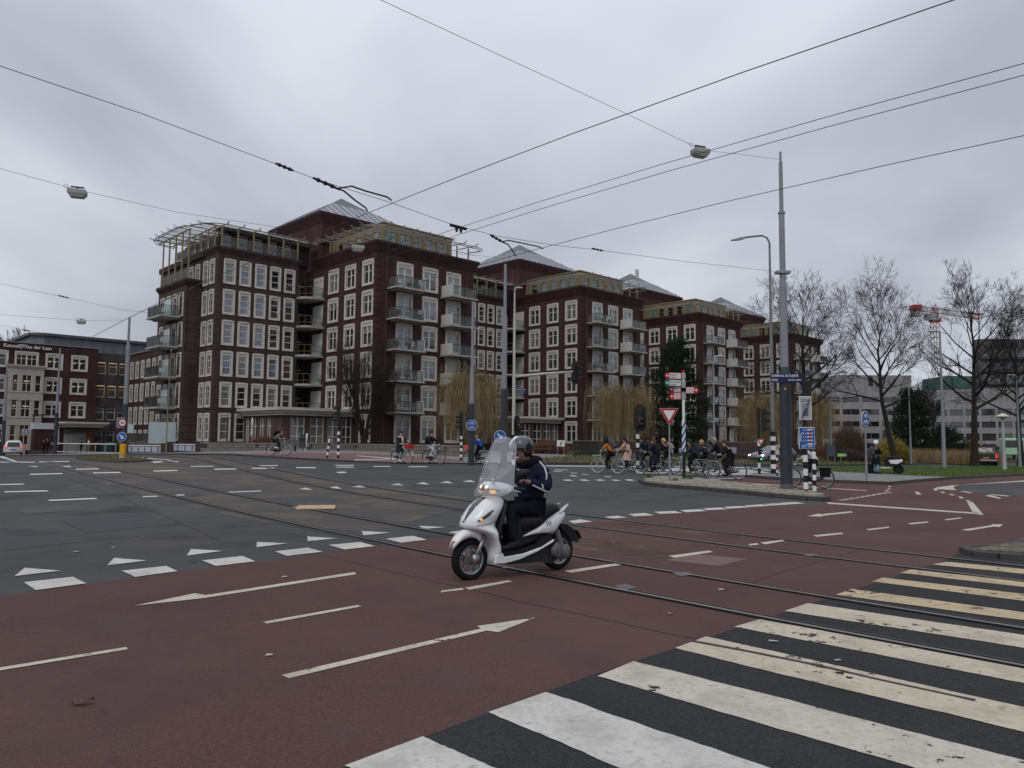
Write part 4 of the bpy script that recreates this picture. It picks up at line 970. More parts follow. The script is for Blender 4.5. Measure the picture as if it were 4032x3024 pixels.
    text_on('parapet_lettering', 'Kennedy Van der Laan', .62, mat('sign_white', (.62, .62, .6), .5), b, (-20.72, -.16, 12.66), (R(90), 0, 0), bold=.008, extrude=.04, sx=.92)
    text_on('fascia_lettering', 'SPORTCENTRUM', .34, mat('sign_grey', (.07, .07, .065), .6), b, (-13.0, -.32, 2.25), (R(90), 0, 0), extrude=.02)
    wq = MB().box(-18.75, -17.6, -2.1, -1.95, 1.9, 2.55).build('sign_board', mat('grid_board', (.42, .43, .45), .7), b)
    q = MB()
    for i in range(4): q.box(-18.75 + i * .38 - .015, -18.75 + i * .38 + .015, -2.12, -2.1, 1.9, 2.55)
    for z in (2.1, 2.35): q.box(-18.75, -17.6, -2.125, -2.1, z - .012, z + .012)
    q.build('board_grid', rail_m, wq)
office()
# grey zinc-clad hall behind the offices
zh = thing('zinc_clad_hall', 'grey zinc clad hall rising behind the brick offices', 'building', LW(0, 60, 0), ROT)
zw = mat('zinc_cladding', (.15, .165, .18), .55, .4, var=(.6, .12))
MB().prism([(-15.5, 1.0), (-14.2, 0), (14, 0), (14, 14), (-15.5, 14)], -2, 15.6).build('wall', zw, zh)
MB().prism([(-15.9, .8), (-14.3, -.4), (14, -.4), (14, 14), (-15.9, 14)], 15.62, 16.0).build('roof', mat('hall_roof', (.075, .08, .085), .6), zh)
q = MB()
for i in range(20): q.box(-13.6 + i * 1.4, -13.55 + i * 1.4, -.05, -.002, 2, 15.6)
q.build('cladding_seams', zinc_top, zh)
for x in (2.2, 5.6): MB().box(x, x + 1.6, 3, 4.6, 16.0, 17.2).build('roof_vent', mat('vent_white', (.45, .45, .42), .7), zh)
# ================================================================ street furniture
navy = mat('pole_dark_blue', (.026, .031, .041), .55, spec=.4, var=(3, .15))
pgrey = mat('pole_grey', (.21, .225, .24), .55, var=(2, .1))
lgrey = mat('pole_light_grey', (.40, .40, .385), .6, var=(2, .1))
black = mat('black_paint', (.012, .012, .013), .55)
white = mat('white_paint', (.66, .66, .64), .55, var=(3, .08))
galv = mat('galvanised', (.27, .275, .28), .5, .5, var=(4, .15))
blue_s = mat('sign_blue', (.018, .085, .30), .45); navy_s = mat('sign_navy', (.012, .016, .075), .45)
red_s = mat('sign_red', (.36, .012, .02), .45); white_s = mat('sign_face_white', (.62, .62, .62), .5); green_s = mat('sign_green', (.008, .14, .08), .5)
grey_s = mat('sign_face_grey', (.34, .35, .37), .5); grey_d = mat('sign_dark_grey', (.10, .10, .11), .5)
orange_m = mat('orange_plastic', (.55, .12, .03), .5); yellow_m = mat('yellow_plastic', (.55, .29, .01), .5, var=(4, .1))
conc_m = mat('pole_footing', (.10, .10, .098), .9)
red_l = mat('lamp_red', (.6, .02, .01), .3, em=((1, .06, .03), 3.)); green_l = mat('lamp_green', (.05, .6, .45), .3, em=((.08, 1, .72), 4.))
lens = mat('lamp_lens', (.5, .5, .48), .25); wire_m = mat('wire_dark', (.02, .02, .026), .5); porcelain = mat('insulator_dark', (.02, .018, .018), .35)
def zat(b, px, py): return P(px, py, b.y).z - b.z
def shaft(parent, name, segs, mats, n=16, loc=(0, 0, 0)):
    """segs: (z0, z1, r0, r1, material index)"""
    mb = MB()
    for i, (z0, z1, r0, r1, mi) in enumerate(segs): mb.lathe([(r0, z0), (r1, z1)], n, (0, 0, 0), mi)
    return mb.build(name, mats, parent, smooth=False, loc=loc)
def bands(z0, z1, n, r, first_black=True):
    return [(z0 + (z1 - z0) * i / n, z0 + (z1 - z0) * (i + 1) / n, r, r, (i + (0 if first_black else 1)) % 2) for i in range(n)]
def disc(parent, name, r, loc, mats, rz=0, arrow=None):
    """round plate facing -y"""
    s_ = MB().lathe([(r, -.012), (r, .012)], 28, (0, 0, 0), 0, 'y').build(name, mats[0], parent, loc=loc); s_.rotation_euler = (0, 0, rz); return s_
def poly_plate(parent, name, poly, d0, d1, m, loc=(0, 0, 0), rz=0):
    o = fix_normals(MB().prism(poly, d0, d1, 'y').build(name, m, parent, loc=loc)); o.rotation_euler = (0, 0, rz); return o
def mandatory(parent, loc, r, kind, rz=0):
    s_ = disc(parent, 'sign_plate', r, loc, [white_s], rz)
    q = MB().lathe([(r * .93, -.016), (r * .93, -.012)], 28, (0, 0, 0), 0, 'y').build('sign_face', blue_s, s_)
    if kind == 'arrow':
        a = R(-45); c_, s2 = math.cos(a), math.sin(a)
        ar = [(-.62, .13), (.08, .13), (.08, .42), (.66, 0), (.08, -.42), (.08, -.13), (-.62, -.13)]
        poly_plate(s_, 'arrow_symbol', [((x * c_ - y * s2) * r, (x * s2 + y * c_) * r) for x, y in ar], -.022, -.017, white_s)
    elif kind == 'bikes':
        m = MB()
        for zc_ in (.38, -.38):
            for xx in (-.3, .3): m.tube([(xx * r + .19 * r * math.cos(t * .524), -.02, zc_ * r - .1 * r + .19 * r * math.sin(t * .524)) for t in range(12)], .03 * r, 4, closed=True)
            m.tube([(-.3 * r, -.02, zc_ * r - .1 * r), (-.1 * r, -.02, zc_ * r + .15 * r), (.2 * r, -.02, zc_ * r + .12 * r), (.3 * r, -.02, zc_ * r - .1 * r)], .035 * r, 4)
            m.tube([(-.1 * r, -.02, zc_ * r + .15 * r), (0, -.02, zc_ * r - .1 * r), (.2 * r, -.02, zc_ * r + .12 * r), (.12 * r, -.02, zc_ * r + .28 * r)], .035 * r, 4)
        m.build('cycle_symbol', white_s, s_)
    return s_
def yield_sign(parent, loc, wd, rz=0):
    h = wd * .87
    def tri(k): return [(-wd / 2 * k, h / 3 * k), (0, -2 * h / 3 * k), (wd / 2 * k, h / 3 * k)]
    s_ = poly_plate(parent, 'sign_plate', tri(1.0), -.012, .012, mat('sign_pink_edge', (.55, .36, .36), .5), loc, rz)
    poly_plate(s_, 'sign_border', tri(.94), -.018, -.013, red_s); poly_plate(s_, 'sign_face', tri(.62), -.024, -.019, white_s); return s_
def signal_head(parent, loc, rz, n=3, board=False, lit=None, sc_=1.):
    """three-lamp head facing -y"""
    h = .30 * n * sc_; wd = .27 * sc_
    b_ = put('signal_head', MB().box(-wd / 2, wd / 2, -.12, .1, 0, h).mesh('signal_head', black), parent, loc, (0, 0, rz)); bevel(b_, .03)
    for i in range(n):
        zc_ = (i + .5) * .30 * sc_
        v = MB(); pts = 9
        ri = [(.115 * sc_ * math.cos(math.pi * (k / (pts - 1) * 1.4 - .2)), zc_ + .115 * sc_ * math.sin(math.pi * (k / (pts - 1) * 1.4 - .2))) for k in range(pts)]
        v.add([(x, -.12, z) for x, z in ri] + [(x, -.32, z - .05) for x, z in ri], [(k, k + 1, pts + k + 1, pts + k) for k in range(pts - 1)])
        v.build('visor', black, b_)
        MB().lathe([(.1 * sc_, -.125), (.1 * sc_, -.121)], 14, (0, 0, zc_), 0, 'y').build('lens', lit[1] if lit and lit[0] == i else mat('lens_dark', (.02, .02, .02), .2), b_)
    if board:
        pl = []
        for i in range(20):
            t = 2 * math.pi * i / 20; pl.append((.32 * sc_ * math.cos(t), h / 2 + (.32 * math.sin(t) + (.33 if math.sin(t) > 0 else -.33)) * sc_))
        fix_normals(MB().prism(pl, .0, .025, 'y').build('backing_board', black, b_))
    return b_

# --- big tram pole at the island tip, with the street name plate
b0 = G(3098, 1945)
tp = thing('tram_pole', 'tall grey tram pole with dark blue base and street name plate on the island', 'pole', b0)
z1, z2, z3, z4 = zat(b0, 3094, 1446), zat(b0, 3086, 1128), zat(b0, 3082, 842), zat(b0, 3078, 598)
shaft(tp, 'footing', [(0, .32, .2, .195, 0)], [conc_m]); shaft(tp, 'lower_shaft', [(.32, z1 - .25, .187, .178, 0), (z1 - .25, z1, .178, .125, 0)], [navy], 20)
shaft(tp, 'middle_shaft', [(z1, z2, .127, .12, 0), (z2, z2 + .2, .12, .095, 0), (z2 + .2, z3, .095, .092, 0), (z3, z3 + .06, .115, .115, 0)], [pgrey], 18)
shaft(tp, 'upper_shaft', [(z3 + .06, z4 - .35, .068, .06, 0), (z4 - .35, z4, .036, .036, 0)], [pgrey], 14)
zc_ = zat(b0, 3081, 1073); MB().box(-.23, .23, -.14, .14, zc_ - .04, zc_ + .04).build('clamp', galv, tp)
zs = zat(b0, 3080, 1490)
npl = MB().box(-.5, .52, -.205, -.19, zs - .145, zs + .145).build('street_name_plate', navy_s, tp); npl.rotation_euler = (0, 0, R(-4))
text_on('lettering', 'ADMIRAAL DE RUIJTER', .105, white_s, npl, (-.475, -.209, zs + .035), (R(90), 0, 0), bold=.0015, sx=.80)
text_on('lettering', 'WEG', .105, white_s, npl, (-.475, -.209, zs - .105), (R(90), 0, 0), bold=.0015, sx=.85)
text_on('lettering', 'BOS EN LOMMER', .065, white_s, npl, (.06, -.209, zs - .09), (R(90), 0, 0), bold=.001, sx=.82)
zz = zat(b0, 3082, 1533); MB().box(-.09, -.03, -.205, -.18, zz - .03, zz + .03).build('sticker', mat('sticker_orange', (.6, .3, .02), .5), tp)

# --- two striped posts right of the pole
b1 = G(3174, 1953); s1 = thing('sign_post', 'black and white post carrying the zone end and blue LET OP signs', 'sign post', b1)
zt1 = zat(b1, 3160, 1470); zb1 = zat(b1, 3168, 1765)
shaft(s1, 'post', bands(0, zb1, 7, .075), [black, white], 14); shaft(s1, 'upper_post', [(zb1, zt1, .06, .06, 0)], [black], 12)
zc1 = zat(b1, 3170, 1607); zp = MB().box(-.19, .19, -.1, -.07, zc1 - .37, zc1 + .37).build('zone_sign', white_s, s1)
MB().box(-.165, .165, -.106, -.1, zc1 - .345, zc1 + .345).build('sign_face', grey_s, zp); MB().box(-.085, .085, -.112, -.106, zc1 - .25, zc1 + .13).build('parking_square', grey_d, zp)
text_on('lettering', 'ZONE', .13, grey_d, zp, (-.15, -.109, zc1 + .19), (R(90), 0, 0), sx=.72); text_on('lettering', 'P', .26, grey_s, zp, (-.065, -.115, zc1 - .08), (R(90), 0, 0), bold=.004)
MB().beam((-.15, -.12, zc1 - .33), (.15, -.12, zc1 + .33), .035, .006).beam((-.1, -.12, zc1 - .33), (.165, -.12, zc1 + .24), .012, .006).build('end_stripe', black, zp)
zc2 = zat(b1, 3180, 1725); lp = MB().box(-.24, .26, -.13, -.1, zc2 - .34, zc2 + .34).build('warning_sign', white_s, s1); bevel(lp, .02)
MB().box(-.22, .24, -.137, -.13, zc2 - .32, zc2 + .32).build('sign_face', blue_s, lp)
q = MB()
for i in range(5): q.box(.02, .19, -.142, -.137, zc2 + .24 - i * .11, zc2 + .28 - i * .11)
for i in range(4):
    for x in (-.1, -.03): q.box(x, x + .014, -.142, -.137, zc2 + .22 - i * .11, zc2 + .28 - i * .11)
q.tube([(-.18, -.142, zc2 - .12), (-.18, -.142, zc2 + .1), (-.15, -.142, zc2 + .15), (-.11, -.142, zc2 + .16)], .012, 4)
q.build('crossing_symbol', white_s, lp); MB().prism([(.085, zc2 + .24), (.135, zc2 + .24), (.12, zc2 - .09), (.1, zc2 - .09)], -.149, -.143, 'y').box(.095, .125, -.149, -.143, zc2 - .16, zc2 - .12).build('exclamation', red_s, lp)
text_on('lettering', 'LET OP', .105, white_s, lp, (.01, -.14, zc2 - .29), (R(90), 0, 0), 'CENTER', .001)
signal_head(s1, (.12, .08, zt1 - .75), R(170), 2, sc_=.9)
b2 = G(3208, 1955); s2 = thing('striped_bollard', 'shorter black and white post with round cap beside the LET OP sign', 'bollard', b2)
h2 = zat(b2, 3198, 1782); shaft(s2, 'post', bands(0, h2 - .02, 8, .058), [black, white], 14); MB().ell((0, 0, h2 - .02), (.06, .06, .05)).build('cap', white, s2)

# --- lamp post with curved arm behind the tram pole, foot striped
lamp_grey = mat('lamp_post_grey', (.16, .165, .17), .6, var=(3, .15)); b3 = G(3046, 1873, .11); lpst = thing('lamp_post', 'grey lamp post with curved arm and striped foot behind the tram pole', 'lamp post', b3)
hb = zat(b3, 3042, 1700); ht = zat(b3, 3030, 975)
shaft(lpst, 'striped_foot', bands(0, hb, 9, .13), [black, white], 16); shaft(lpst, 'shaft', [(hb, hb + 2.5, .095, .085, 0), (hb + 2.5, ht, .085, .05, 0)], [lamp_grey], 14)
MB().tube([(0, 0, ht), (0, 0, ht + .25), (-.12, 0, ht + .5), (-.38, 0, ht + .62), (-1.25, 0, ht + .52)], .05, 8).build('arm', lamp_grey, lpst, True)
MB().loft([[(-1.2, y, ht + .5 + z) for y, z in ((-.05, -.03), (.05, -.03), (.05, .05), (-.05, .05))], [(-1.5, y, ht + .44 + z) for y, z in ((-.12, -.06), (.12, -.06), (.09, .07), (-.09, .07))], [(-1.95, y, ht + .36 + z) for y, z in ((-.08, -.02), (.08, -.02), (.05, .03), (-.05, .03))]]).build('lamp_head', pgrey, lpst)
# --- signal post left of it with small yield sign and green lamp
b4 = G(2990, 1874, .11); sg = thing('traffic_light', 'traffic light post with small yield sign and lit green lamp', 'traffic light', b4)
h4 = zat(b4, 2982, 1605); shaft(sg, 'post', bands(0, zat(b4, 2988, 1735), 6, .07) + [(zat(b4, 2988, 1735), h4, .06, .06, 0)], [black, white], 12)
signal_head(sg, (.25, .02, zat(b4, 3000, 1698)), R(70), 3, sc_=1.25); signal_head(sg, (0, -.12, zat(b4, 2990, 1812)), 0, 1, lit=(0, green_l), sc_=.55); signal_head(sg, (0, -.1, zat(b4, 2990, 1790)), 0, 2, sc_=.5)
yield_sign(sg, (.07, -.1, zat(b4, 2995, 1737)), .34)
b5 = G(3061, 1883, .11); sb = thing('push_button_post', 'slim striped post with orange band and cream button box', 'bollard', b5)
h5 = zat(b5, 3061, 1790); shaft(sb, 'post', bands(0, h5, 7, .045), [black, white], 10); MB().box(-.07, .07, -.09, .07, h5, h5 + .22).build('button_box', mat('cream_plastic', (.5, .42, .28), .6), sb); MB().lathe([(.05, h5 * .45), (.05, h5 * .58)], 10).build('orange_band', orange_m, sb)

# --- finger post and yield sign on the island
b6 = G(2694, 1901, .11); fp = thing('finger_post', 'white cycle finger post with blue stripes and red and green arms', 'sign post', b6)
hb, hm, ht = zat(b6, 2692, 1778), zat(b6, 2690, 1655), zat(b6, 2686, 1457)
shaft(fp, 'black_foot', [(0, hb, .065, .065, 0)], [black], 14); shaft(fp, 'white_shaft', [(hb, hm, .072, .072, 0), (hm, ht - .12, .052, .052, 0)], [white], 14); shaft(fp, 'red_cap', [(ht - .12, ht, .052, .052, 0)], [red_s], 14)
st = MB()
for i in range(4):
    za = hb + .05 + i * .31; n = 20
    ring = lambda o: [(.075 * math.cos(2 * math.pi * j / n), .075 * math.sin(2 * math.pi * j / n), za + o + .16 * math.cos(2 * math.pi * j / n)) for j in range(n)]
    st.loft([ring(0), ring(.14)], cap=False)
st.build('blue_spiral', mat('stripe_blue', (.012, .09, .26), .5), fp)
def arm(py, lft, ln, m, l1, l2, rz, name='direction_arm'):
    z = zat(b6, 2690, py); sgn = -1 if lft else 1; x0, x1 = .09, .09 + ln
    pl = [(sgn * x0, z - .13), (sgn * (x1 - .06), z - .13), (sgn * x1, z), (sgn * (x1 - .06), z + .13), (sgn * x0, z + .13)]
    a = poly_plate(fp, name, pl, -.02, .02, m, (0, 0, 0), rz)
    xa, xb = sorted((sgn * (x0 + .02), sgn * (x1 - .19))); MB().box(xa, xb, -.026, -.02, z - .11, z + .11).build('arm_face', mat('arm_white', (.56, .56, .57), .5), a)
    xc = sgn * (x1 - .11); poly_plate(a, 'arrow_symbol', [(xc + sgn * .06, z), (xc, z + .055), (xc, z + .02), (xc - sgn * .05, z + .02), (xc - sgn * .05, z - .02), (xc, z - .02), (xc, z - .055)], -.027, -.021, white_s)
    tx = xa + .02
    text_on('lettering', l1, .085, m, a, (tx, -.029, z + .02), (R(90), 0, 0), sx=.9); text_on('lettering', l2, .085, m, a, (tx, -.029, z - .085), (R(90), 0, 0), sx=.9)
    MB().box(-.075, .075, -.075, .075, z - .1, z + .1).build('bracket', mat('bracket_grey', (.3, .31, .32), .6), fp)
arm(1481, True, .70, red_s, 'Zaanstad', 'Haarlem', R(12)); arm(1509, True, .70, green_s, 'Spaarnwoude', 'Halfweg', R(12))
arm(1533, True, .46, red_s, 'Sloterdijk', 'Westpoort', R(-12)); arm(1537, False, .50, red_s, 'Centrum', 'Amsterdam-Noord', R(-12)); arm(1560, True, .46, red_s, 'Halfweg', 'Haarlem', R(-12))
b7 = G(2637, 1907, .11); ys = thing('yield_sign', 'large red bordered yield sign on grey post at the island', 'sign', b7)
shaft(ys, 'post', [(0, 1.0, .042, .04, 0), (1.0, zat(b7, 2640, 1606), .028, .028, 0)], [galv], 10); yield_sign(ys, (-.02, -.05, zat(b7, 2636, 1630)), .72)

# --- centre poles behind the scooter
def tram_pole(label, px, Y, rows, rad, name='tram_pole', smats=(navy, pgrey, pgrey)):
    x = P(px, 1735, Y).x; b = at(x, Y); t = thing(name, label, 'pole', b)
    zz = [zat(b, px, r) for r in rows]
    shaft(t, 'lower_shaft', [(0, zz[0], rad, rad * .95, 0)], [smats[0]], 16); shaft(t, 'middle_shaft', [(zz[0], zz[1], rad * .74, rad * .7, 0)], [smats[1]], 14); shaft(t, 'upper_shaft', [(zz[1], zz[2], rad * .48, rad * .4, 0)], [smats[2]], 12)
    return t, b
cp_, cb = tram_pole('grey tram pole with blue arrow sign right behind the scooter windscreen', 1984, 40.0, (1532, 1240, 1040), .18)
mandatory(cp_, (-.2, -.3, zat(cb, 1971, 1718)), .31, 'arrow', R(8))
znp = zat(cb, 2022, 1535); n2 = MB().box(.2, .88, -.21, -.19, znp - .13, znp + .13).build('street_name_plate', navy_s, cp_); n2.rotation_euler = (0, R(4), R(-5))
text_on('lettering', 'HAARLEMMERWEG', .09, white_s, n2, (.22, -.214, znp + .02), (R(90), 0, 0), sx=.8); text_on('lettering', 'BOS EN LOMMER', .06, white_s, n2, (.4, -.214, znp - .09), (R(90), 0, 0), sx=.8)
gp_, gb = tram_pole('slimmer grey pole with round blue cycle sign left of the scooter', 1856, 42.0, (1590, 1450, 1187), .17)
mandatory(gp_, (.03, -.26, zat(gb, 1860, 1675)), .3, 'bikes'); MB().box(-.3, .1, -.2, -.18, zat(gb, 1850, 1660), zat(gb, 1850, 1646)).build('street_name_plate', navy_s, gp_)
# mast arm signal, cream
mx_ = P(2022, 1735, 38.0).x; mb_ = at(mx_, 38.0); ma = thing('signal_mast', 'cream mast with long arm, hanging signal and lamp behind the rider', 'traffic light', mb_)
za, zb_, zt = zat(mb_, 2022, 1480), zat(mb_, 2022, 1260), zat(mb_, 2026, 1150)
crm = mat('mast_cream', (.42, .41, .37), .6)
shaft(ma, 'striped_foot', bands(0, zat(mb_, 2022, 1712), 7, .085), [black, white], 12); shaft(ma, 'shaft', [(zat(mb_, 2022, 1712), za, .085, .08, 0), (za, zb_, .065, .06, 0), (zb_, zt, .045, .04, 0)], [crm], 12)
MB().tube([(0, 0, zt), (0, 0, zt + .12), (.12, 0, zt + .2)], .04, 6).ell((.2, 0, zt + .22), (.22, .1, .05)).build('lamp_head', crm, ma, True)
MB().tube([(0, 0, za - .05), (1.3, -.1, za + .09), (2.95, -.15, za + .22)], [.075, .065, .05], 8).build('arm', crm, ma, True)
signal_head(ma, (3.05, -.1, za - .25), R(120), 3, True, sc_=.95); signal_head(ma, (.18, -.1, zat(mb_, 2035, 1695)), R(55), 2, True, (1, red_l), .8)
# signals with striped feet
def stripe_signal(label, px, py, ptop, pstripe, hz, rz, n=3, board=False, lit=None, sc_=1., r=.075):
    b = G(px, py, .1); t = thing('traffic_light', label, 'traffic light', b); zs_ = zat(b, px, pstripe)
    shaft(t, 'post', bands(0, zs_, 9, r) + [(zs_, zat(b, px, ptop), r * .85, r * .85, 0)], [black, white], 12)
    signal_head(t, (.0, -.16, zat(b, px, hz)), rz, n, board, lit, sc_); return t, b
stripe_signal('traffic light on striped post in front of the multi-stemmed bare tree', 1331, 1811, 1588, 1686, 1662, R(-75), 3, sc_=1.15)
stripe_signal('traffic light on striped post just left of the round cycle sign', 1815, 1819, 1618, 1705, 1692, R(-80), 3, sc_=1.1)
bx_ = at(P(2511, 1735, 36.5).x, 36.5, 0); t5 = thing('traffic_light', 'traffic light with large oval backing board above the riding group', 'traffic light', bx_)
shaft(t5, 'post', bands(0, zat(bx_, 2512, 1710), 9, .08, False) + [(zat(bx_, 2512, 1710), zat(bx_, 2510, 1610), .06, .06, 0)], [black, white], 12)
signal_head(t5, (.1, -.12, zat(bx_, 2515, 1682)), R(150), 3, True, sc_=1.0); signal_head(t5, (-.05, -.2, zat(bx_, 2505, 1680)), R(60), 2, lit=(1, red_l), sc_=.85)
bb = G(1287, 1811, .1); bo = thing('striped_bollard', 'leaning black and white bollard at the far kerb', 'bollard', bb); hh = zat(bb, 1293, 1728)
shaft(bo, 'post', bands(0, hh - .05, 6, .06), [black, white], 12); MB().ell((0, 0, hh - .05), (.062, .062, .06)).build('cap', white, bo); bo.rotation_euler = (0, R(6), 0)
# right-hand cycle sign and lamps
b8 = G(3413, 1901, .11); cs = thing('cycle_sign', 'round blue cycle path sign on thin grey post by the sidewalk', 'sign', b8)
shaft(cs, 'post', [(0, 1.1, .05, .048, 0), (1.1, zat(b8, 3408, 1625), .036, .036, 0)], [galv], 10); mandatory(cs, (0, -.05, zat(b8, 3408, 1648)), .33, 'bikes', R(36))
b9 = G(3956, 1858, .1); lt = thing('park_lantern', 'low cream mushroom lantern on tapered post in the grass', 'lamp post', b9); h9 = zat(b9, 3944, 1652)
shaft(lt, 'post', [(0, h9, .14, .07, 0)], [mat('lantern_grey', (.33, .34, .33), .6)], 12)
MB().lathe([(.07, h9), (.22, h9 + .12), (.3, h9 + .22)], 18).build('lantern_glass', mat('lantern_opal', (.30, .31, .28), .4), lt); MB().lathe([(.42, h9 + .2), (.42, h9 + .23), (.25, h9 + .33), (.1, h9 + .42), (.02, h9 + .44)], 20).build('lantern_hat', mat('lantern_cream', (.5, .49, .38), .6), lt)
def tall_lamp(label, px, Y, ptop, r, side):
    b = at(P(px, 1735, Y).x, Y, .1); t = thing('lamp_post', label, 'lamp post', b); h = zat(b, px, ptop); shaft(t, 'shaft', [(0, h * .35, r, r * .85, 0), (h * .35, h, r * .7, r * .45, 0)], [pgrey], 10)
    MB().ell((side * .5, 0, h + .05), (.5, .14, .07)).build('lamp_head', lgrey, t, True)
tall_lamp('tall grey lamp post in front of the red crane mast', 3715, 55, 1307, .14, -1); tall_lamp('thin lamp post in front of the right conifer', 3585, 66, 1525, .1, 1)
tall_lamp('thin lamp post before the grey office at right', 3272, 66, 1575, .12, 1); tall_lamp('slender lamp post rising from behind the pine tree', 2812, 62, 1405, .1, 1)
tall_lamp('dark lamp post at the right edge beside the pickup', 4012, 62, 1480, .12, -1)
# --- far left poles
lp1, lb1 = tram_pole('tram pole with 30 sign and blue arrow at the left island', 488, 47.0, (1590, 1360, 1250), .17)
zz = zat(lb1, 485, 1665); s30 = MB().box(-.42, .12, -.2, -.18, zz - .33, zz + .33).build('sign_back', mat('sign_back_grey', (.16, .17, .17), .6), lp1)
d30 = disc(lp1, 'speed_sign', .26, (-.02, -.24, zz), [red_s]); MB().lathe([(.19, -.018), (.19, -.012)], 24, (0, 0, 0), 0, 'y').build('sign_face', white_s, d30)
text_on('lettering', '30', .24, black, d30, (0, -.022, -.085), (R(90), 0, 0), 'CENTER', .004); mandatory(lp1, (-.02, -.25, zat(lb1, 485, 1720)), .29, 'arrow')
tram_pole('tram pole before the stone bay of the offices', 218, 78.0, (1626, 1510, 1370), .19); tram_pole('tram pole at the left edge of the street', 12, 84.0, (1655, 1480, 1420), .19)
yb = G(481, 1815, .14); yl = thing('yellow_bollard', 'tall yellow bollard on the left median island', 'bollard', yb); hy = zat(yb, 481, 1748)
MB().box(-.12, .12, -.1, .1, 0, .16).build('foot', mat('bollard_foot', (.35, .33, .3), .8), yl); bevel(MB().box(-.13, .13, -.11, .11, .16, hy).build('body', yellow_m, yl), .02); yl.rotation_euler = (0, R(2), 0)

# ================================================================ overhead wires and lamps
def wire(name, label, pts, r=.009, cat='wire', group='overhead wires'):
    o = MB().tube(pts, r, 5).build(name, wire_m); return tag(o, label, cat, group)
def track_line(c, o, z, T): return [(lambda p: (p.x, p.y, z + .02 * math.sin(t * .3)))(rail_pt(c, t, o)) for t in T]
TT = [-6 + 2.5 * i for i in range(29)]
wire('contact_wire', 'tram contact wire over the near track', track_line(RC1, .72, 5.66, TT), .006); wire('contact_wire', 'tram contact wire over the far track', track_line(RC3, .72, 5.76, TT), .006)
RCM = tuple((a + b) / 2 for a, b in zip(RC1, RC3))
wire('feeder_wire', 'upper of the twin feeder wires between the tracks', track_line(RCM, .62, 5.78, TT), .005); wire('feeder_wire', 'lower of the twin feeder wires between the tracks', track_line(RCM, .82, 5.73, TT), .005)
def onl(px, py, A, B):
    d = ray(px, py); A, B = Vector(A), Vector(B); e = B - A; n = Vector((-e.y, e.x)); t = (n.x * A.x + n.y * A.y - 0) / (n.x * d.x + n.y * d.y); return CAM + d * t
A1, B1 = (b0.x, b0.y), (-2.1, 12.7)
S1 = [onl(x, y, A1, B1) for x, y in [(-420, 112), (0, 260), (560, 448), (1085, 645), (1240, 704), (1545, 800), (1780, 884), (1960, 930), (2200, 968), (2345, 983), (2700, 1030), (3010, 1064), (3066, 1073)]]
wire('span_wire', 'long span wire with clamps from the left to the tram pole', S1, .0048)
A2, B2 = (b0.x, b0.y), (b0.x - 6.6, b0.y - 7.5)
S2 = [onl(x, y, A2, B2) for x, y in [(1300, -95), (1500, 0), (2000, 232), (2450, 440), (2735, 577), (2790, 594), (2900, 606), (3076, 628)]]
wire('span_wire', 'steep span wire from the pole top up out of view', S2, .0052)
def P3(l): return [P(*q) for q in l]
wire('span_wire', 'span wire carrying the two lamps at left', P3([(-500, 520, 19), (0, 664, 21), (300, 746, 22.5), (700, 836, 25), (1080, 893, 27.5), (1400, 968, 29.5), (1850, 1003, 36), (1986, 1018, 39.8)]), .006)
wire('span_wire', 'low span wire meeting the left island pole', P3([(-300, 1050, 40), (0, 1117, 42), (245, 1168, 44), (490, 1222, 46), (570, 1228, 47)]), .0075)
wire('span_wire', 'thin lamp wire at far left above the offices', P3([(-300, 1228, 48), (0, 1238, 48), (318, 1262, 48), (488, 1260, 47)]), .0075)
wire('span_wire', 'lowest span wire at far left crossing the zinc hall', P3([(-200, 1258, 60), (0, 1281, 60), (120, 1302, 60), (260, 1330, 58), (500, 1375, 52), (700, 1395, 48)]), .0075)
wire('span_wire', 'wire dropping from the bay balcony to the zinc hall', P3([(250, 1390, 70), (488, 1262, 47), (560, 1228, 44), (800, 1110, 30)]), .008)
wire('span_wire', 'wire crossing the lower nearest block', P3([(560, 1228, 46), (680, 1250, 44), (780, 1262, 42), (1000, 1275, 40), (1200, 1290, 38), (1500, 1250, 36)]), .008)
# clamps and pull-off arms: part of the hardware on the span
def insulator(label, a, b, r=.03):
    a, b = Vector(a), Vector(b); t = thing('insulator', label, 'insulator', a, 0, 'wire insulators'); mb = MB(); n = 7
    for i in range(n):
        p = (b - a) * ((i + .5) / n); d = (b - a).normalized() * (b - a).length / n * .3; mb.tube([p - d, p + d], r * (1 if i % 2 else .6), 8)
    mb.build('ribs', porcelain, t); MB().tube([Vector((0, 0, 0)), b - a], r * .45, 6).build('core', wire_m, t)
insulator('insulator at the left end of the long span wire', onl(1085, 643, A1, B1), onl(1155, 672, A1, B1)); insulator('insulator where the pull-off arms start', onl(1232, 700, A1, B1), onl(1328, 742, A1, B1), .035)
insulator('insulator on the long span left of the centre pole', onl(1930, 925, A1, B1), onl(1978, 952, A1, B1)); insulator('small insulator on the long span over the second block', onl(2330, 978, A1, B1), onl(2375, 988, A1, B1), .025)
insulator('insulator on the low span above the offices', P(228, 1163, 44), P(272, 1174, 44), .05); insulator('insulator on the lowest far left span', P(88, 1298, 60), P(118, 1304, 60), .06)
W1p = lambda px, py: onl(px, py, (-.7, 11.2), (-2.1, 12.7))
po = thing('pull_off_arm', 'curved double pull-off arm holding the near contact wire', 'wire arm', onl(1328, 742, A1, B1))
s_ = Vector(onl(1328, 742, A1, B1))
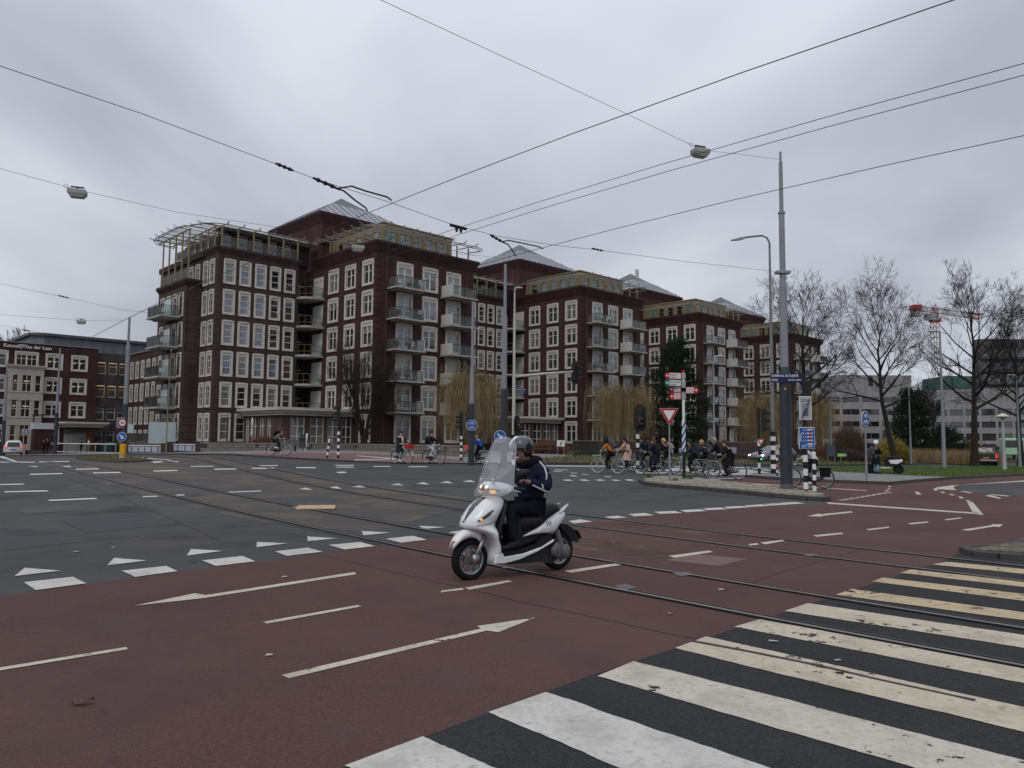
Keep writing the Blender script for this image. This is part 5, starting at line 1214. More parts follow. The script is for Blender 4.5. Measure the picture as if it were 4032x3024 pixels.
for pts in ([(1328, 742), (1385, 733), (1440, 752), (1525, 776), (1541, 788)], [(1328, 744), (1352, 750), (1400, 790), (1440, 818), (1446, 829)]):
    MB().tube([P(x, y, 11.2 + i * .3) - s_ for i, (x, y) in enumerate(pts)], .014, 6).build('arm', wire_m, po, True)
po2 = thing('pull_off_arm', 'curved pull-off arm over the far contact wire', 'wire arm', onl(1978, 952, A1, B1)); s_ = Vector(onl(1978, 952, A1, B1))
for pts in ([(1978, 952), (2000, 946), (2060, 958), (2120, 971), (2138, 979)], [(1978, 953), (2000, 962), (2020, 990), (2030, 1008)]):
    MB().tube([P(x, y, 15.4 + i * .25) - s_ for i, (x, y) in enumerate(pts)], .014, 6).build('arm', wire_m, po2, True)
fc = thing('feeder_clamp', 'hanging clamp joining the twin feeder wires to the span', 'wire clamp', onl(1800, 893, A1, B1)); s_ = fc.location.copy()
MB().tube([P(1772, 885, 14.2) - s_, P(1836, 902, 14.4) - s_], .03, 6).build('bar', porcelain, fc)
for x, y in ((1798, 897), (1815, 901)): MB().tube([P(x, y, 14.3) - s_, P(x, y + 16, 14.3) - s_], [.035, .02], 8).build('cone', porcelain, fc)
def hang_lamp(label, px, py, Y, wd, sc_=1.):
    p = P(px, py, Y); t = thing('hanging_lamp', label, 'street lamp', p, R(20), 'lamps hung on span wires'); h = wd * .5
    MB().loft([[(x * wd / 2 * .95, y * wd / 2 * .6, -h * .1) for x, y in ((-1, -1), (1, -1), (1, 1), (-1, 1))], [(x * wd / 2, y * wd / 2 * .65, -h * .18) for x, y in ((-1, -1), (1, -1), (1, 1), (-1, 1))], [(x * wd / 2, y * wd / 2 * .65, -h * .62) for x, y in ((-1, -1), (1, -1), (1, 1), (-1, 1))]]).build('housing', mat('lamp_housing', (.30, .30, .29), .6), t)
    MB().loft([[(x * wd / 2 * .97, y * wd / 2 * .62, -h * .63) for x, y in ((-1, -1), (1, -1), (1, 1), (-1, 1))], [(x * wd / 2 * .7, y * wd / 2 * .45, -h * 1.05) for x, y in ((-1, -1), (1, -1), (1, 1), (-1, 1))]]).build('lamp_glass', mat('lamp_bowl', (.36, .36, .34), .3), t)
    MB().box(-wd * .36, wd * .36, -.02, .02, .04, .08).box(-.03, .03, -.03, .03, -h * .1, .06).build('hanger', porcelain, t); MB().tube([(-wd * .62 + .06 * math.cos(a * .7), .0, .06 + .06 * math.sin(a * .7)) for a in range(10)], .006, 4).build('cable_loop', wire_m, t)
hang_lamp('hanging street lamp high at left over the junction', 305, 745, 22.5, .5); hang_lamp('hanging lamp in front of the nearest block penthouse', 1410, 966, 29.5, .47); hang_lamp('hanging lamp on the steep wire near the tram pole top', 2757, 585, onl(2757, 585, A2, B2).y, .46)
hang_lamp('distant hanging lamp above the zinc hall', 320, 1260, 48, .5); hang_lamp('farthest hanging lamp before the lettered parapet', 88, 1356, 70, .55)
# ================================================================ trees and plants
bark = mat('bark_dark', (.022, .019, .016), .95, var=(9, .35), bump=(25, .8, .02))
twig = mat('twig_dark', (.020, .017, .015), .95)
twig_red = mat('twig_red_brown', (.13, .062, .045), .95, var=(2, .3)); twig_brown = mat('twig_brown', (.075, .055, .042), .95, var=(2, .3))
willow_m = mat('willow_strands', (.225, .175, .09), .9, var=(1.2, .35)); willow_b = mat('willow_bark', (.10, .08, .05), .95, var=(5, .3))
needle = mat('pine_needles', (.020, .036, .019), .9, var=(1.1, .5)); needle2 = mat('conifer_needles', (.016, .03, .017), .9, var=(1.0, .5))
forsy = mat('yellow_shrub_leaves', (.19, .155, .025), .9, var=(2, .4)); hedge_m = mat('hedge_leaves', (.022, .034, .014), .9, var=(2, .5)); reed_m = mat('reed_straw', (.255, .185, .095), .95, var=(1.5, .3))
def rot_dir(d, ang, rr):
    ax = d.orthogonal().normalized(); ax.rotate(Matrix.Rotation(rr.uniform(0, 6.283), 3, d)); q = d.copy(); q.rotate(Matrix.Rotation(ang, 3, ax)); return q
class Tree:
    def __init__(s, seed, up=.25, wig=.18, split=.5, maxd=5, kids=(3, 5), shrink=.66, spread=(28, 55), thin=.007):
        s.r = random.Random(seed); s.a = MB(); s.b = MB(); s.up, s.wig, s.maxd, s.kids, s.shrink, s.spread, s.thin = up, wig, maxd, kids, shrink, spread, thin
    def limb(s, p, d, ln, r, dep):
        rr = s.r; n = 5 if dep == 0 else 4 if dep < 3 else 3 if dep < 5 else 2; pts = [Vector(p)]; rs = [r]; d = d.normalized(); e = max(s.thin, r * (.55 if dep else .6))
        for i in range(n):
            d = (d + Vector((rr.gauss(0, s.wig), rr.gauss(0, s.wig), rr.gauss(0, s.wig) * .6 + s.up * (.35 if dep else .1)))).normalized()
            pts.append(pts[-1] + d * ln / n); rs.append(r + (e - r) * (i + 1) / n)
        (s.a if dep < 3 else s.b).tube(pts, rs, 8 if dep == 0 else 6 if dep < 3 else 3, cap=False)
        if dep >= s.maxd: return
        k = rr.randint(*s.kids) + (2 if dep == 0 else 0)
        for i in range(k):
            t = 1 if i == 0 else rr.uniform(*((.74, .99) if dep == 0 else (.3, .97))); f = t * n; j = min(n - 1, int(f)); q = pts[j].lerp(pts[j + 1], f - j)
            dd = (pts[j + 1] - pts[j]).normalized(); a = R(rr.uniform(*s.spread)) * (.45 if i == 0 else 1)
            nd_ = rot_dir(dd, a, rr)
            if dep < 2 and nd_.z < .05: nd_.z = abs(nd_.z) * .4 + .1
            s.limb(q, nd_, ln * s.shrink * rr.uniform(.75, 1.15), max(s.thin, (r + (e - r) * t) * (.78 if i == 0 else rr.uniform(.45, .65))), dep + 1)
    def build(s, name, label, cat, base, tm=bark, cm=twig, group=None):
        t = thing(name, label, cat, base, 0, group); s.a.build('trunk', tm, t, True); s.b.build('crown', cm, t); return t
def bare_tree(label, px, pb, Y, H, seed, r=.22, lean=(0, 0), name='bare_tree', first=.34, group='leafless street trees', **k):
    b = at(P(px, pb, Y).x, Y, .1); T = Tree(seed, **k); T.limb(Vector((0, 0, -.1)), Vector((lean[0], lean[1], 1)), H * first, r, 0); return T.build(name, label, 'tree', b, group=group)
def round_tree(label, px, pb, Y, H, W, seed, r=.27, lean=0., fork=.33):
    b = at(P(px, pb, Y).x, Y, .1); T = Tree(seed, maxd=6, kids=(3, 5), shrink=.60, spread=(22, 48), up=.13, wig=.10, thin=.0074); rr = T.r; n = 9; pts = []
    for i in range(n + 1):
        f = i / n; pts.append(Vector((lean * H * (min(f, .5) * 1.0 + max(0, f - .5) * .2) + rr.gauss(0, .1) * f, rr.gauss(0, .1) * f, H * .94 * f - .1)))
    T.a.tube(pts, [r * (1 - .93 * (i / n) ** .8) + .012 + (.12 if i == 0 else 0) for i in range(n + 1)], 9, cap=False)
    for i in range(19):
        t_ = fork + (.95 - fork) * (i / 18) ** .9; j = min(n - 1, int(t_ * n)); p = pts[j].lerp(pts[j + 1], t_ * n - j); a = i * 2.39996 + rr.uniform(-.3, .3); c = (t_ - .60) / .52
        L = W / 2 * max(.22, math.sqrt(max(0, 1 - c * c))) * rr.uniform(.62, .82); el = R(22 + 50 * (t_ - fork) / (1 - fork) + rr.uniform(-8, 8)); d = Vector((math.cos(a) * math.cos(el), math.sin(a) * math.cos(el), math.sin(el)))
        T.limb(p, d, L, max(.028, r * .62 * (1.05 - t_)), 2)
    return T.build('bare_tree', label, 'tree', b, group='leafless street trees')
round_tree('bare tree with leaning trunk behind the parked scooter', 3528, 1840, 58, 12.0, 8.6, 11, .25, -.17, .40)
round_tree('large bare tree in front of the crane jib', 3838, 1838, 60, 13.6, 8.8, 23, .3, .03, .36)
round_tree('bare tree at the right edge behind the lantern', 4022, 1835, 66, 11.5, 8.5, 35, .28, -.02, .36)
round_tree('bare tree directly behind the big tram pole', 3172, 1832, 62, 12.8, 8.8, 42, .28, .0, .38)
# upright multi-stemmed tree in front of the nearest block
mb0 = P(1432, 1752, 69); T = Tree(77, up=.10, wig=.075, maxd=5, kids=(5, 7), shrink=.56, spread=(9, 27), thin=.0062)
T.a.tube([(0, 0, -.3), (.03, 0, .5), (.0, 0, 1.3)], [.36, .3, .22], 9)
for i in range(17):
    a = i * 2.39996; q = .22 + .5 * (i / 17); T.limb(Vector((.12 * math.cos(a), .12 * math.sin(a), .3 + (i % 5) * .22)), Vector((q * math.cos(a), q * math.sin(a), 1)), 4.6 + (i % 4) * .55 - q * 1.6, .075, 2)
T.build('multi_stem_tree', 'dark multi-stemmed bare tree fanning upward before the nearest block', 'tree', mb0, bark, mat('twig_reddish', (.030, .021, .018), .95))
# slender poplars far right and twig tops behind the offices
for i, (px, Y, H) in enumerate([(3625, 130, 14), (3650, 128, 16.5), (3672, 132, 15), (3690, 126, 13)]):
    bare_tree('slender bare poplar beside the crane mast, %s' % ('first from the left', 'second from the left', 'third from the left', 'rightmost of the row')[i], px, 1780, Y, H, 60 + i, .14, name='poplar', first=.5, group='poplars by the crane', maxd=4, kids=(5, 7), shrink=.42, spread=(15, 32), up=.3, wig=.06, thin=.012)
for i, px in enumerate((62, 92, 130)):
    b = P(px, 1500, 150); T = Tree(90 + i, up=.3, wig=.06, maxd=4, kids=(4, 6), shrink=.5, spread=(12, 30), thin=.02); T.limb(Vector((0, 0, -8)), Vector((0, 0, 1)), 10, .2, 0)
    T.build('bare_tree', ('leftmost', 'middle', 'rightmost')[i] + ' bare treetop peeking over the lettered parapet', 'tree', b, group='treetops behind the offices')

def willow(label, px, Y, pb, ptop, wpx, seed, n=1500):
    rr = random.Random(seed); b = P(px, pb, Y); b.z = max(gz(b.x, b.y) + .1, b.z); H = P(px, ptop, Y).z - b.z; W = wpx / FPX * Y / 2
    t = thing('weeping_willow', label, 'tree', b, 0, 'weeping willows'); a = MB(); a.tube([(0, 0, -.4), (.05, 0, H * .2), (-.05, .05, H * .36)], [.4, .33, .26], 8); tips = []
    for i in range(16):
        an = i * 2.4 + rr.uniform(-.3, .3); rad = W * rr.uniform(.25, .85); hh = H * rr.uniform(.78, .99) * (1 - .25 * rad / W)
        p0 = Vector((-.05, .05, H * rr.uniform(.2, .36))); p2 = Vector((rad * math.cos(an) * .6, rad * math.sin(an) * .6, hh)); p3 = Vector((rad * math.cos(an), rad * math.sin(an), hh - H * .08))
        p1 = Vector((p2.x * .45, p2.y * .45, H * .62)); a.tube([p0, p1, p2, p3], [.15, .1, .055, .02], 5, cap=False)
        for k in range(9):
            f = rr.uniform(.2, 1); q = p1.lerp(p2, f); e = q + Vector((rr.gauss(0, W * .32), rr.gauss(0, W * .32), rr.uniform(-.3, .9))); a.tube([q, (q + e) / 2 + Vector((0, 0, .25)), e], [.035, .022, .01], 4, cap=False); tips += [(q, e)] * 2
        tips += [(p1, p2), (p2, p3), (p2, p3)]
    a.build('trunk', willow_b, t, True); vs, fs = [], []
    for i in range(n):
        q, e = tips[rr.randrange(len(tips))]; p = q.lerp(e, rr.random()); out = Vector((p.x, p.y, 0)); out = out.normalized() if out.length > .1 else Vector((1, 0, 0))
        out = (out + Vector((rr.gauss(0, .5), rr.gauss(0, .5), 0))) * rr.uniform(.2, .9); L = min(p.z - rr.uniform(.6, 2.4), H * rr.uniform(.15, .8)); w_ = rr.uniform(.004, .010); an = rr.uniform(0, 3.14); sx_, sy_ = math.cos(an) * w_, math.sin(an) * w_
        o = len(vs); pz = p.z
        for k in range(6):
            f = k / 5; lift = .35 * math.sin(min(1, f * 2.2) * math.pi) * (1 if f < .45 else 0)
            x = p.x + out.x * (1 - (1 - f) ** 2) * .9 + rr.gauss(0, .09); y = p.y + out.y * (1 - (1 - f) ** 2) * .9 + rr.gauss(0, .09); z = pz + lift - L * f ** 1.4; ww = 1 - f * .6
            vs += [(x - sx_ * ww, y - sy_ * ww, z), (x + sx_ * ww, y + sy_ * ww, z)]
        fs += [(o + 2 * k, o + 2 * k + 1, o + 2 * k + 3, o + 2 * k + 2) for k in range(5)]
    MB().add(vs, fs).build('crown', willow_m, t); return t
willow('golden weeping willow left of the centre tram pole', 1845, 67, 1790, 1385, 320, 5, 4200)
willow('golden weeping willow in front of the second block', 2452, 78, 1795, 1470, 320, 6, 4400)
willow('weeping willow behind the striped lamp post foot', 3010, 92, 1795, 1500, 280, 8, 3600)
willow('smaller willow right of the LET OP sign', 3225, 96, 1795, 1520, 200, 9, 2200)

def conifer(label, px, Y, pb, ptop, wpx, seed, m, n=2600, shape=.75, name='pine_tree'):
    rr = random.Random(seed); b = P(px, pb, Y); b.z = gz(b.x, b.y); H = P(px, ptop, Y).z - b.z; W = wpx / FPX * Y / 2
    t = thing(name, label, 'tree', b); a = MB(); a.tube([(0, 0, -.3), (.1, 0, H * .4), (0, .1, H * .95)], [.3, .2, .05], 8); vs, fs = [], []
    cl = []
    for i in range(70):
        z = H * (.1 + .87 * (i / 70)); rad = W * min(1, (1 - (z / H) ** 1.6) * 1.05 + .1) * rr.uniform(.7, 1.12); an = i * 2.39996; e = Vector((rad * math.cos(an), rad * math.sin(an), z + rr.uniform(-.2, .7)))
        a.tube([(0, 0, z - .4), (e.x * .5, e.y * .5, z + .05), e], [.07, .045, .015], 4, cap=False); cl.append((z, e, rad))
    for i in range(n):
        z, e, rad = cl[rr.randrange(len(cl))]; f = rr.uniform(.25, 1.04) ** shape; c = Vector((e.x * f + rr.gauss(0, .32), e.y * f + rr.gauss(0, .32), z + (e.z - z) * f + rr.gauss(.0, .26)))
        for k in range(12):
            d = Vector((rr.gauss(0, 1), rr.gauss(0, 1), rr.gauss(.35, .8))).normalized() * rr.uniform(.16, .34); w_ = d.cross(Vector((rr.random(), rr.random(), rr.random()))).normalized() * .02; o = len(vs); vs += [c - w_, c + w_, c + d]; fs.append((o, o + 1, o + 2))
    a.build('trunk', bark, t, True); MB().add(vs, fs).build('crown', m, t); return t
conifer('tall dark pine in front of the third block', 2662, 80, 1795, 1338, 310, 21, needle, 6500)
conifer('dark conifer behind the leaning bare tree', 3590, 78, 1775, 1535, 200, 22, needle2, 3000)
conifer('low dark conifer left of the reeds', 3720, 90, 1782, 1690, 230, 24, needle2, 1500, name='conifer')

def shrub(name, label, px0, px1, Y, pb, ptop, m, n, seed, kind='twig', cat='shrub', dep=1.2):
    rr = random.Random(seed); x0, x1 = P(px0, pb, Y).x, P(px1, pb, Y).x; zb = max(gz((x0 + x1) / 2, Y) + .05, P(px0, pb, Y).z - .3); H = P(px0, ptop, Y).z - zb
    b = Vector(((x0 + x1) / 2, Y, zb)); t = thing(name, label, cat, b); vs, fs = [], []; st = MB()
    for i in range(n):
        x = rr.uniform(-1, 1); y = rr.uniform(-1, 1); env = max(.25, 1 - .55 * x * x - .3 * y * y) * rr.uniform(.55, 1.05); px_, py_ = x * (x1 - x0) / 2, y * dep
        if kind == 'twig':
            tp_ = Vector((px_ + rr.gauss(0, .3), py_ + rr.gauss(0, .3), H * env)); bs = Vector((px_ * .7, py_ * .7, 0)); w_ = rr.uniform(.006, .014); md = bs.lerp(tp_, .5) + Vector((rr.gauss(0, .1), rr.gauss(0, .1), 0)); o = len(vs)
            vs += [(bs.x - w_, bs.y, bs.z), (bs.x + w_, bs.y, bs.z), (md.x - w_ * .8, md.y, md.z), (md.x + w_ * .8, md.y, md.z), (tp_.x, tp_.y, tp_.z)]; fs += [(o, o + 1, o + 3, o + 2), (o + 2, o + 3, o + 4)]
            for k in range(2):
                f = rr.uniform(.4, .9); q = md.lerp(tp_, f); e = q + Vector((rr.gauss(0, .25), rr.gauss(0, .25), rr.uniform(.05, .35))); o = len(vs); vs += [(q.x - w_ * .6, q.y, q.z), (q.x + w_ * .6, q.y, q.z), (e.x, e.y, e.z)]; fs.append((o, o + 1, o + 2))
        else:
            c = Vector((px_, py_, H * env * rr.random() ** .6))
            for k in range(5):
                d = Vector((rr.gauss(0, 1), rr.gauss(0, 1), rr.gauss(.2, 1))).normalized() * rr.uniform(.06, .13); w_ = d.orthogonal().normalized() * .035; q = c + Vector((rr.gauss(0, .1), rr.gauss(0, .1), rr.gauss(0, .1))); o = len(vs); vs += [q - w_, q + d, q + w_]; fs.append((o, o + 1, o + 2))
    for k in range(6): st.tube([(rr.uniform(-.4, .4) * (x1 - x0) / 2, rr.uniform(-.5, .5) * dep, -.1), (rr.uniform(-.5, .5) * (x1 - x0) / 2, rr.uniform(-.5, .5) * dep, H * .6)], [.03, .012], 4)
    st.build('stems', bark, t); MB().add(vs, fs).build('foliage' if kind != 'twig' else 'twigs', m, t); return t
shrub('twiggy_shrub', 'reddish bare shrub in front of the second pavilion', 2090, 2235, 72, 1800, 1722, twig_red, 2600, 31)
shrub('twiggy_shrub', 'reddish brown bare hedge before the nearest pavilion window', 985, 1095, 68.5, 1756, 1708, twig_red, 1500, 32, dep=.6)
shrub('hedge', 'dark green low hedge behind the orange jacket rider', 2258, 2420, 66, 1822, 1775, hedge_m, 2600, 33, 'leaf', 'hedge'); shrub('hedge', 'dark hedge behind the parked white car bonnet', 2640, 2790, 68, 1826, 1790, hedge_m, 1800, 34, 'leaf', 'hedge')
shrub('yellow_shrub', 'yellow-green flowering shrub behind the helmeted person', 3450, 3575, 68, 1825, 1712, forsy, 3600, 35, 'leaf')
shrub('twiggy_shrub', 'dark round bare shrub before the grey office', 3285, 3400, 86, 1810, 1640, twig_brown, 3200, 36, dep=2)
shrub('twiggy_shrub', 'brown brushwood left of the helmeted person', 3250, 3420, 66, 1838, 1765, twig_brown, 2600, 37); shrub('twiggy_shrub', 'pale twigs behind the last rider', 2850, 2960, 66, 1832, 1785, twig_brown, 700, 38)
shrub('evergreen_shrub', 'dark evergreen bush in front of the excavator', 3700, 3860, 92, 1800, 1735, hedge_m, 3000, 39, 'leaf')
shrub('twiggy_shrub', 'rusty twigs at the foot of the farthest block', 3200, 3290, 90, 1800, 1745, twig_red, 1400, 40)
_rd = [G(x, y) for x, y in ((3540, 1826), (3900, 1821))]; _rp2 = [Vector((33, 68, 0)), Vector((46, 68, 0)), Vector((52, 80, 0)), Vector((36, 80, 0))]
blades('reeds', [P(3545, 1800, 70), P(3935, 1800, 70), P(3935, 1800, 78), P(3545, 1800, 78)], 9000, .7, 1.5, reed_m, 'tall straw coloured reeds beyond the right-hand road', 'reeds', .02, .1, 12)
blades('reeds', [P(3440, 1800, 74), P(3560, 1800, 74), P(3560, 1800, 80), P(3440, 1800, 80)], 1500, .5, 1.1, reed_m, 'sparser straw reeds beside the yellow shrub', 'reeds', .02, .1, 13)
# weeds in the island joints
for px, py, s_, l in ((2556, 1897, .35, 'tuft of weed at the island tip'), (2712, 1902, .4, 'tuft of weed beside the finger post'), (2660, 1910, .22, 'small weed at the yield sign foot')):
    b = G(px, py, .1); rr = random.Random(px); vs, fs = [], []
    for i in range(90):
        a = rr.uniform(0, 6.28); L = s_ * rr.uniform(.4, 1); o = len(vs); x, y = rr.gauss(0, .07), rr.gauss(0, .05); vs += [(x - .01, y, 0), (x + .01, y, 0), (x + L * .5 * math.cos(a), y + L * .5 * math.sin(a), L)]; fs.append((o, o + 1, o + 2))
    tag(MB().add(vs, fs).build('weed_tuft', grass_m, loc=b), l, 'weed')
# ================================================================ people
skin_m = mat('skin', (.42, .235, .165), .6, var=(25, .08)); skin_d = mat('skin_tanned', (.33, .19, .14), .6, var=(25, .1))
def cloth(name, col, rough=.9): return mat('cloth_' + name, col, rough, var=(6, .22), bump=(11, .9, .05), spec=.15)
def skinned(name, nodes, edges, m, parent, lev=1, root=0):
    me = bpy.data.meshes.new(name); me.from_pydata([n[0] for n in nodes], edges, []); me.materials.append(m)
    o = put(name, me, parent); md = o.modifiers.new('skin', 'SKIN'); md.use_smooth_shade = True; md.branch_smoothing = .6
    for i, n in enumerate(nodes):
        d = me.skin_vertices[0].data[i]; r = n[1] if isinstance(n[1], tuple) else (n[1], n[1]); d.radius = r; d.use_root = (i == root)
    s_ = o.modifiers.new('sub', 'SUBSURF'); s_.levels = lev; s_.render_levels = lev
    return o
def V3(*a): return Vector(a)
def person(label, loc, rz, J, jacket, trousers, hair=None, shoes='black', cat='person', lev=1, coat=None, long_hair=False, hood=False, skinmat=None, fat=1., sleeves=True, hairlen=.28, scarf=None, k=1.0, name='person'):
    """J: joints in local x-forward frame: pel, spi, che, nec, hea (crown direction), shL elL haL hipL knL anL toL and R twins"""
    t = thing(name, label, cat, loc, rz); S = skinmat or skin_m; j = {a: Vector(b) for a, b in J.items()}
    up = (j['hea'] - j['nec']).normalized(); fw = V3(1, 0, 0) if 'fw' not in j else j['fw'].normalized()
    jaw = j['nec'] + up * .09 + fw * .035; skull = j['nec'] + up * .19
    nodes = [(j['pel'], .09), (j['spi'], .085), (j['che'], .085), (j['nec'], .048), (jaw, (.068, .075)), (skull, (.085, .1))]; edges = [(0, 1), (1, 2), (2, 3), (3, 4), (4, 5)]
    for s_ in 'LR':
        b = len(nodes); w_ = j['el' + s_].lerp(j['ha' + s_], .92)
        nodes += [(j['sh' + s_], .04), (j['el' + s_], .028), (w_, .026), (j['ha' + s_], (.022, .042)), (j['hip' + s_], .06), (j['kn' + s_], .042), (j['an' + s_], .022), (j['to' + s_], .012)]
        edges += [(2, b), (b, b + 1), (b + 1, b + 2), (b + 2, b + 3), (0, b + 4), (b + 4, b + 5), (b + 5, b + 6), (b + 6, b + 7)]
    body = skinned('body', nodes, edges, S, t, lev)
    # fingers: four and a thumb, curled
    for s_ in 'LR':
        h = j['ha' + s_]; d = (h - j['el' + s_]).normalized(); sd_ = d.cross(V3(0, 0, 1)).normalized(); dn = V3(0, 0, -1) - d * (V3(0, 0, -1).dot(d)); dn = dn.normalized() if dn.length > .05 else V3(1, 0, 0); f_ = MB()
        for q, L in ((-.027, .055), (-.009, .065), (.009, .062), (.027, .05)):
            p = h + sd_ * q + d * .015; f_.tube([p, p + d * L * .55, p + d * L * .85 + dn * L * .4, p + d * L * .75 + dn * L * .8], [.0095, .009, .0085, .007], 6)
        sg = 1 if s_ == 'R' else -1; p = h - sd_ * (.03 * sg) - d * .02; f_.tube([p, p - sd_ * .025 * sg + d * .02, p - sd_ * .02 * sg + d * .045 + dn * .01], [.011, .01, .008], 6); f_.build('fingers', S, t, True)
    # face
    fc = MB(); c = skull - up * .04 + fw * .082; lat = up.cross(fw).normalized()
    fc.loft([[c + up * .02 + lat * .01, c + up * .02 - lat * .01, c + up * .015 - fw * .01], [c - up * .03 + fw * .028 + lat * .016, c - up * .03 + fw * .028 - lat * .016, c - up * .045 + fw * .0]], cap=True); fc.build('nose', S, t, True)
    em_ = MB()
    for q in (-.032, .032): em_.ell(c + up * .022 + lat * q - fw * .004, (.01, .01, .006), 6, 4)
    em_.build('eyes', mat('eye_dark', (.03, .02, .015), .3), t); mo = MB(); mo.ell(c - up * .075 - fw * .006, (.012, .022, .006), 6, 4); mo.build('mouth', mat('lips', (.25, .09, .075), .6), t)
    er = MB()
    for q in (-.088, .088): er.ell(skull - up * .05 + lat * q, (.02, .01, .028), 6, 5)
    er.build('ears', S, t, True)
    # clothing
    f = fat; hem = j['pel'] + V3(0, 0, -.03)
    nodes = [(j['pel'] + V3(0, 0, -.05), .125 * f), (j['pel'] + V3(0, 0, .04), .155 * f), (j['spi'] - V3(0, 0, .02), .16 * f), (j['che'], (.185 * f, .17 * f)), (j['che'].lerp(j['nec'], .75), .1 * f), (j['nec'] + up * .03, .07)]; edges = [(0, 1), (1, 2), (2, 3), (3, 4), (4, 5)]
    for s_ in 'LR':
        b = len(nodes); w_ = j['el' + s_].lerp(j['ha' + s_], .88); nodes += [(j['sh' + s_], .1 * f), (j['sh' + s_].lerp(j['el' + s_], .5), .085 * f), (j['el' + s_], .076 * f)]; edges += [(3, b), (b, b + 1), (b + 1, b + 2)]
        if sleeves: nodes.append((w_, .054 * f)); edges.append((b + 2, b + 3))
    skinned('jacket', nodes, edges, jacket, t, lev, 2)
    nodes = [(j['pel'], .14)]; edges = []
    for s_ in 'LR':
        b = len(nodes); nodes += [(j['hip' + s_], .098), (j['hip' + s_].lerp(j['kn' + s_], .5), .085), (j['kn' + s_], .07), (j['kn' + s_].lerp(j['an' + s_], .98), .054)]; edges += [(0, b), (b, b + 1), (b + 1, b + 2), (b + 2, b + 3)]
    skinned('trousers', nodes, edges, trousers, t, lev, 0)
    for s_ in 'LR':
        a, b = j['an' + s_], j['to' + s_]; d = b - a; d.z = 0; d = d.normalized() if d.length > .01 else fw; sh = MB(); lt = V3(-d.y, d.x, 0); z0 = min(a.z, b.z) - .035; rings = []
        for q, w_, hh in ((-.075, .02, .05), (-.06, .036, .085), (.0, .04, .1), (.08, .044, .065), (.16, .04, .045), (.2, .02, .03)):
            o_ = V3(a.x, a.y, z0) + d * q; rings.append([o_ - lt * w_, o_ + lt * w_, o_ + lt * w_ * .8 + V3(0, 0, hh), o_ - lt * w_ * .8 + V3(0, 0, hh)])
        sh.loft(rings); sh.build('shoe', cloth('shoe_' + shoes, {'black': (.012, .012, .013), 'white': (.6, .6, .58), 'brown': (.16, .08, .035)}[shoes], .6), t, True)
    if coat:   # skirt of a long coat hanging from the waist over the thighs
        n = 14; cen = [j['pel'] + V3(0, 0, .12), j['pel'] + V3(.03, 0, -.1), (j['knL'] + j['knR']) / 2 * .45 + j['pel'] * .55 + V3(-.02, 0, -.16), j['pel'] + V3(.08, 0, -.42)]; rx = [.15, .2, .24, .25]; ry = [.16, .2, .22, .23]
        cm = MB(); cm.loft([[(c_.x + rx[i] * math.cos(2 * math.pi * q / n) * (1 + .05 * math.sin(3 * q)), c_.y + ry[i] * math.sin(2 * math.pi * q / n), c_.z) for q in range(n)] for i, c_ in enumerate(cen)], cap=False); cm.build('coat_skirt', coat, t, True)
    if scarf:
        c = j['nec'] - up * .03; MB().tube([c + V3(.09 * math.cos(a), .1 * math.sin(a), .02 * math.sin(2 * a)) for a in [i * .628 for i in range(10)]], .05, 8, closed=True).tube([c + V3(.12, .03, -.02), c + V3(.17, .03, -.2), c + V3(.16, .02, -.42)], [.05, .055, .045], 6).build('scarf', scarf, t, True)
    if hood: MB().ell(skull - up * .03 - fw * .025, (.125, .125, .15), 12, 8).build('hood', hood, t, True)
    if hair:
        hm = MB(); n = 12; ring = []
        prof = [(.03, .128), (.075, .115), (.1, .08), (.108, .02), (.1, -.04), (.085, -.075)]
        for r_, z_ in prof:
            ring.append([skull - fw * (.018 + max(0, -z_) * .35) + up * z_ + (fw * math.cos(2 * math.pi * q / n) + lat * math.sin(2 * math.pi * q / n)) * (r_ * (.86 if math.cos(2 * math.pi * q / n) > .3 and z_ < .03 else 1.02)) for q in range(n)])
        hm.loft(ring)
        if long_hair:
            b = skull - fw * .075; hm.loft([[b + V3(0, 0, -.02 - hairlen * s_) - fw * (.02 + .05 * s_) + fw * (.055 * math.cos(a)) + lat * ((.09 - .02 * s_) * math.sin(a)) for a in [i * .785 for i in range(8)]] for s_ in (0, .35, .7, 1)])
        hm.build('hair', hair, t, True)
    return t

# ================================================================ the white scooter and its rider
SF, SR = G(1848, 2283), G(2193, 2243); SM = (SF + SR) / 2; _h = SF - SR; SRZ = math.atan2(_h.y, _h.x)
wht = mat('scooter_white', (.66, .67, .68), .25, coat=.5, spec=.5, var=(2.5, .05), var2=[(7, (.5, .49, .47), .62, .8)]); blk = mat('scooter_black_plastic', (.007, .007, .0075), .55, spec=.3); tyre = mat('tyre_rubber', (.008, .008, .0085), .9, spec=.2, var=(30, .3)); alu = mat('alloy_grey', (.30, .30, .31), .4, .8, var=(12, .3)); chrome = mat('chrome', (.62, .62, .63), .18, 1.)
seat_m = mat('seat_vinyl', (.012, .012, .013), .6, bump=(60, .3, .005)); hl_m = mat('headlight_lens', (.20, .19, .18), .05, .5, em=((1, .75, .5), .05), coat=1., var=(45, .8)); ind_m = mat('indicator_lens', (.7, .3, .05), .15, em=((1, .45, .08), .8)); smoke = mat('smoked_trim', (.03, .028, .028), .12, coat=.6)
screen_m = mat('clear_screen', (.86, .88, .92), .04, alpha=.22)
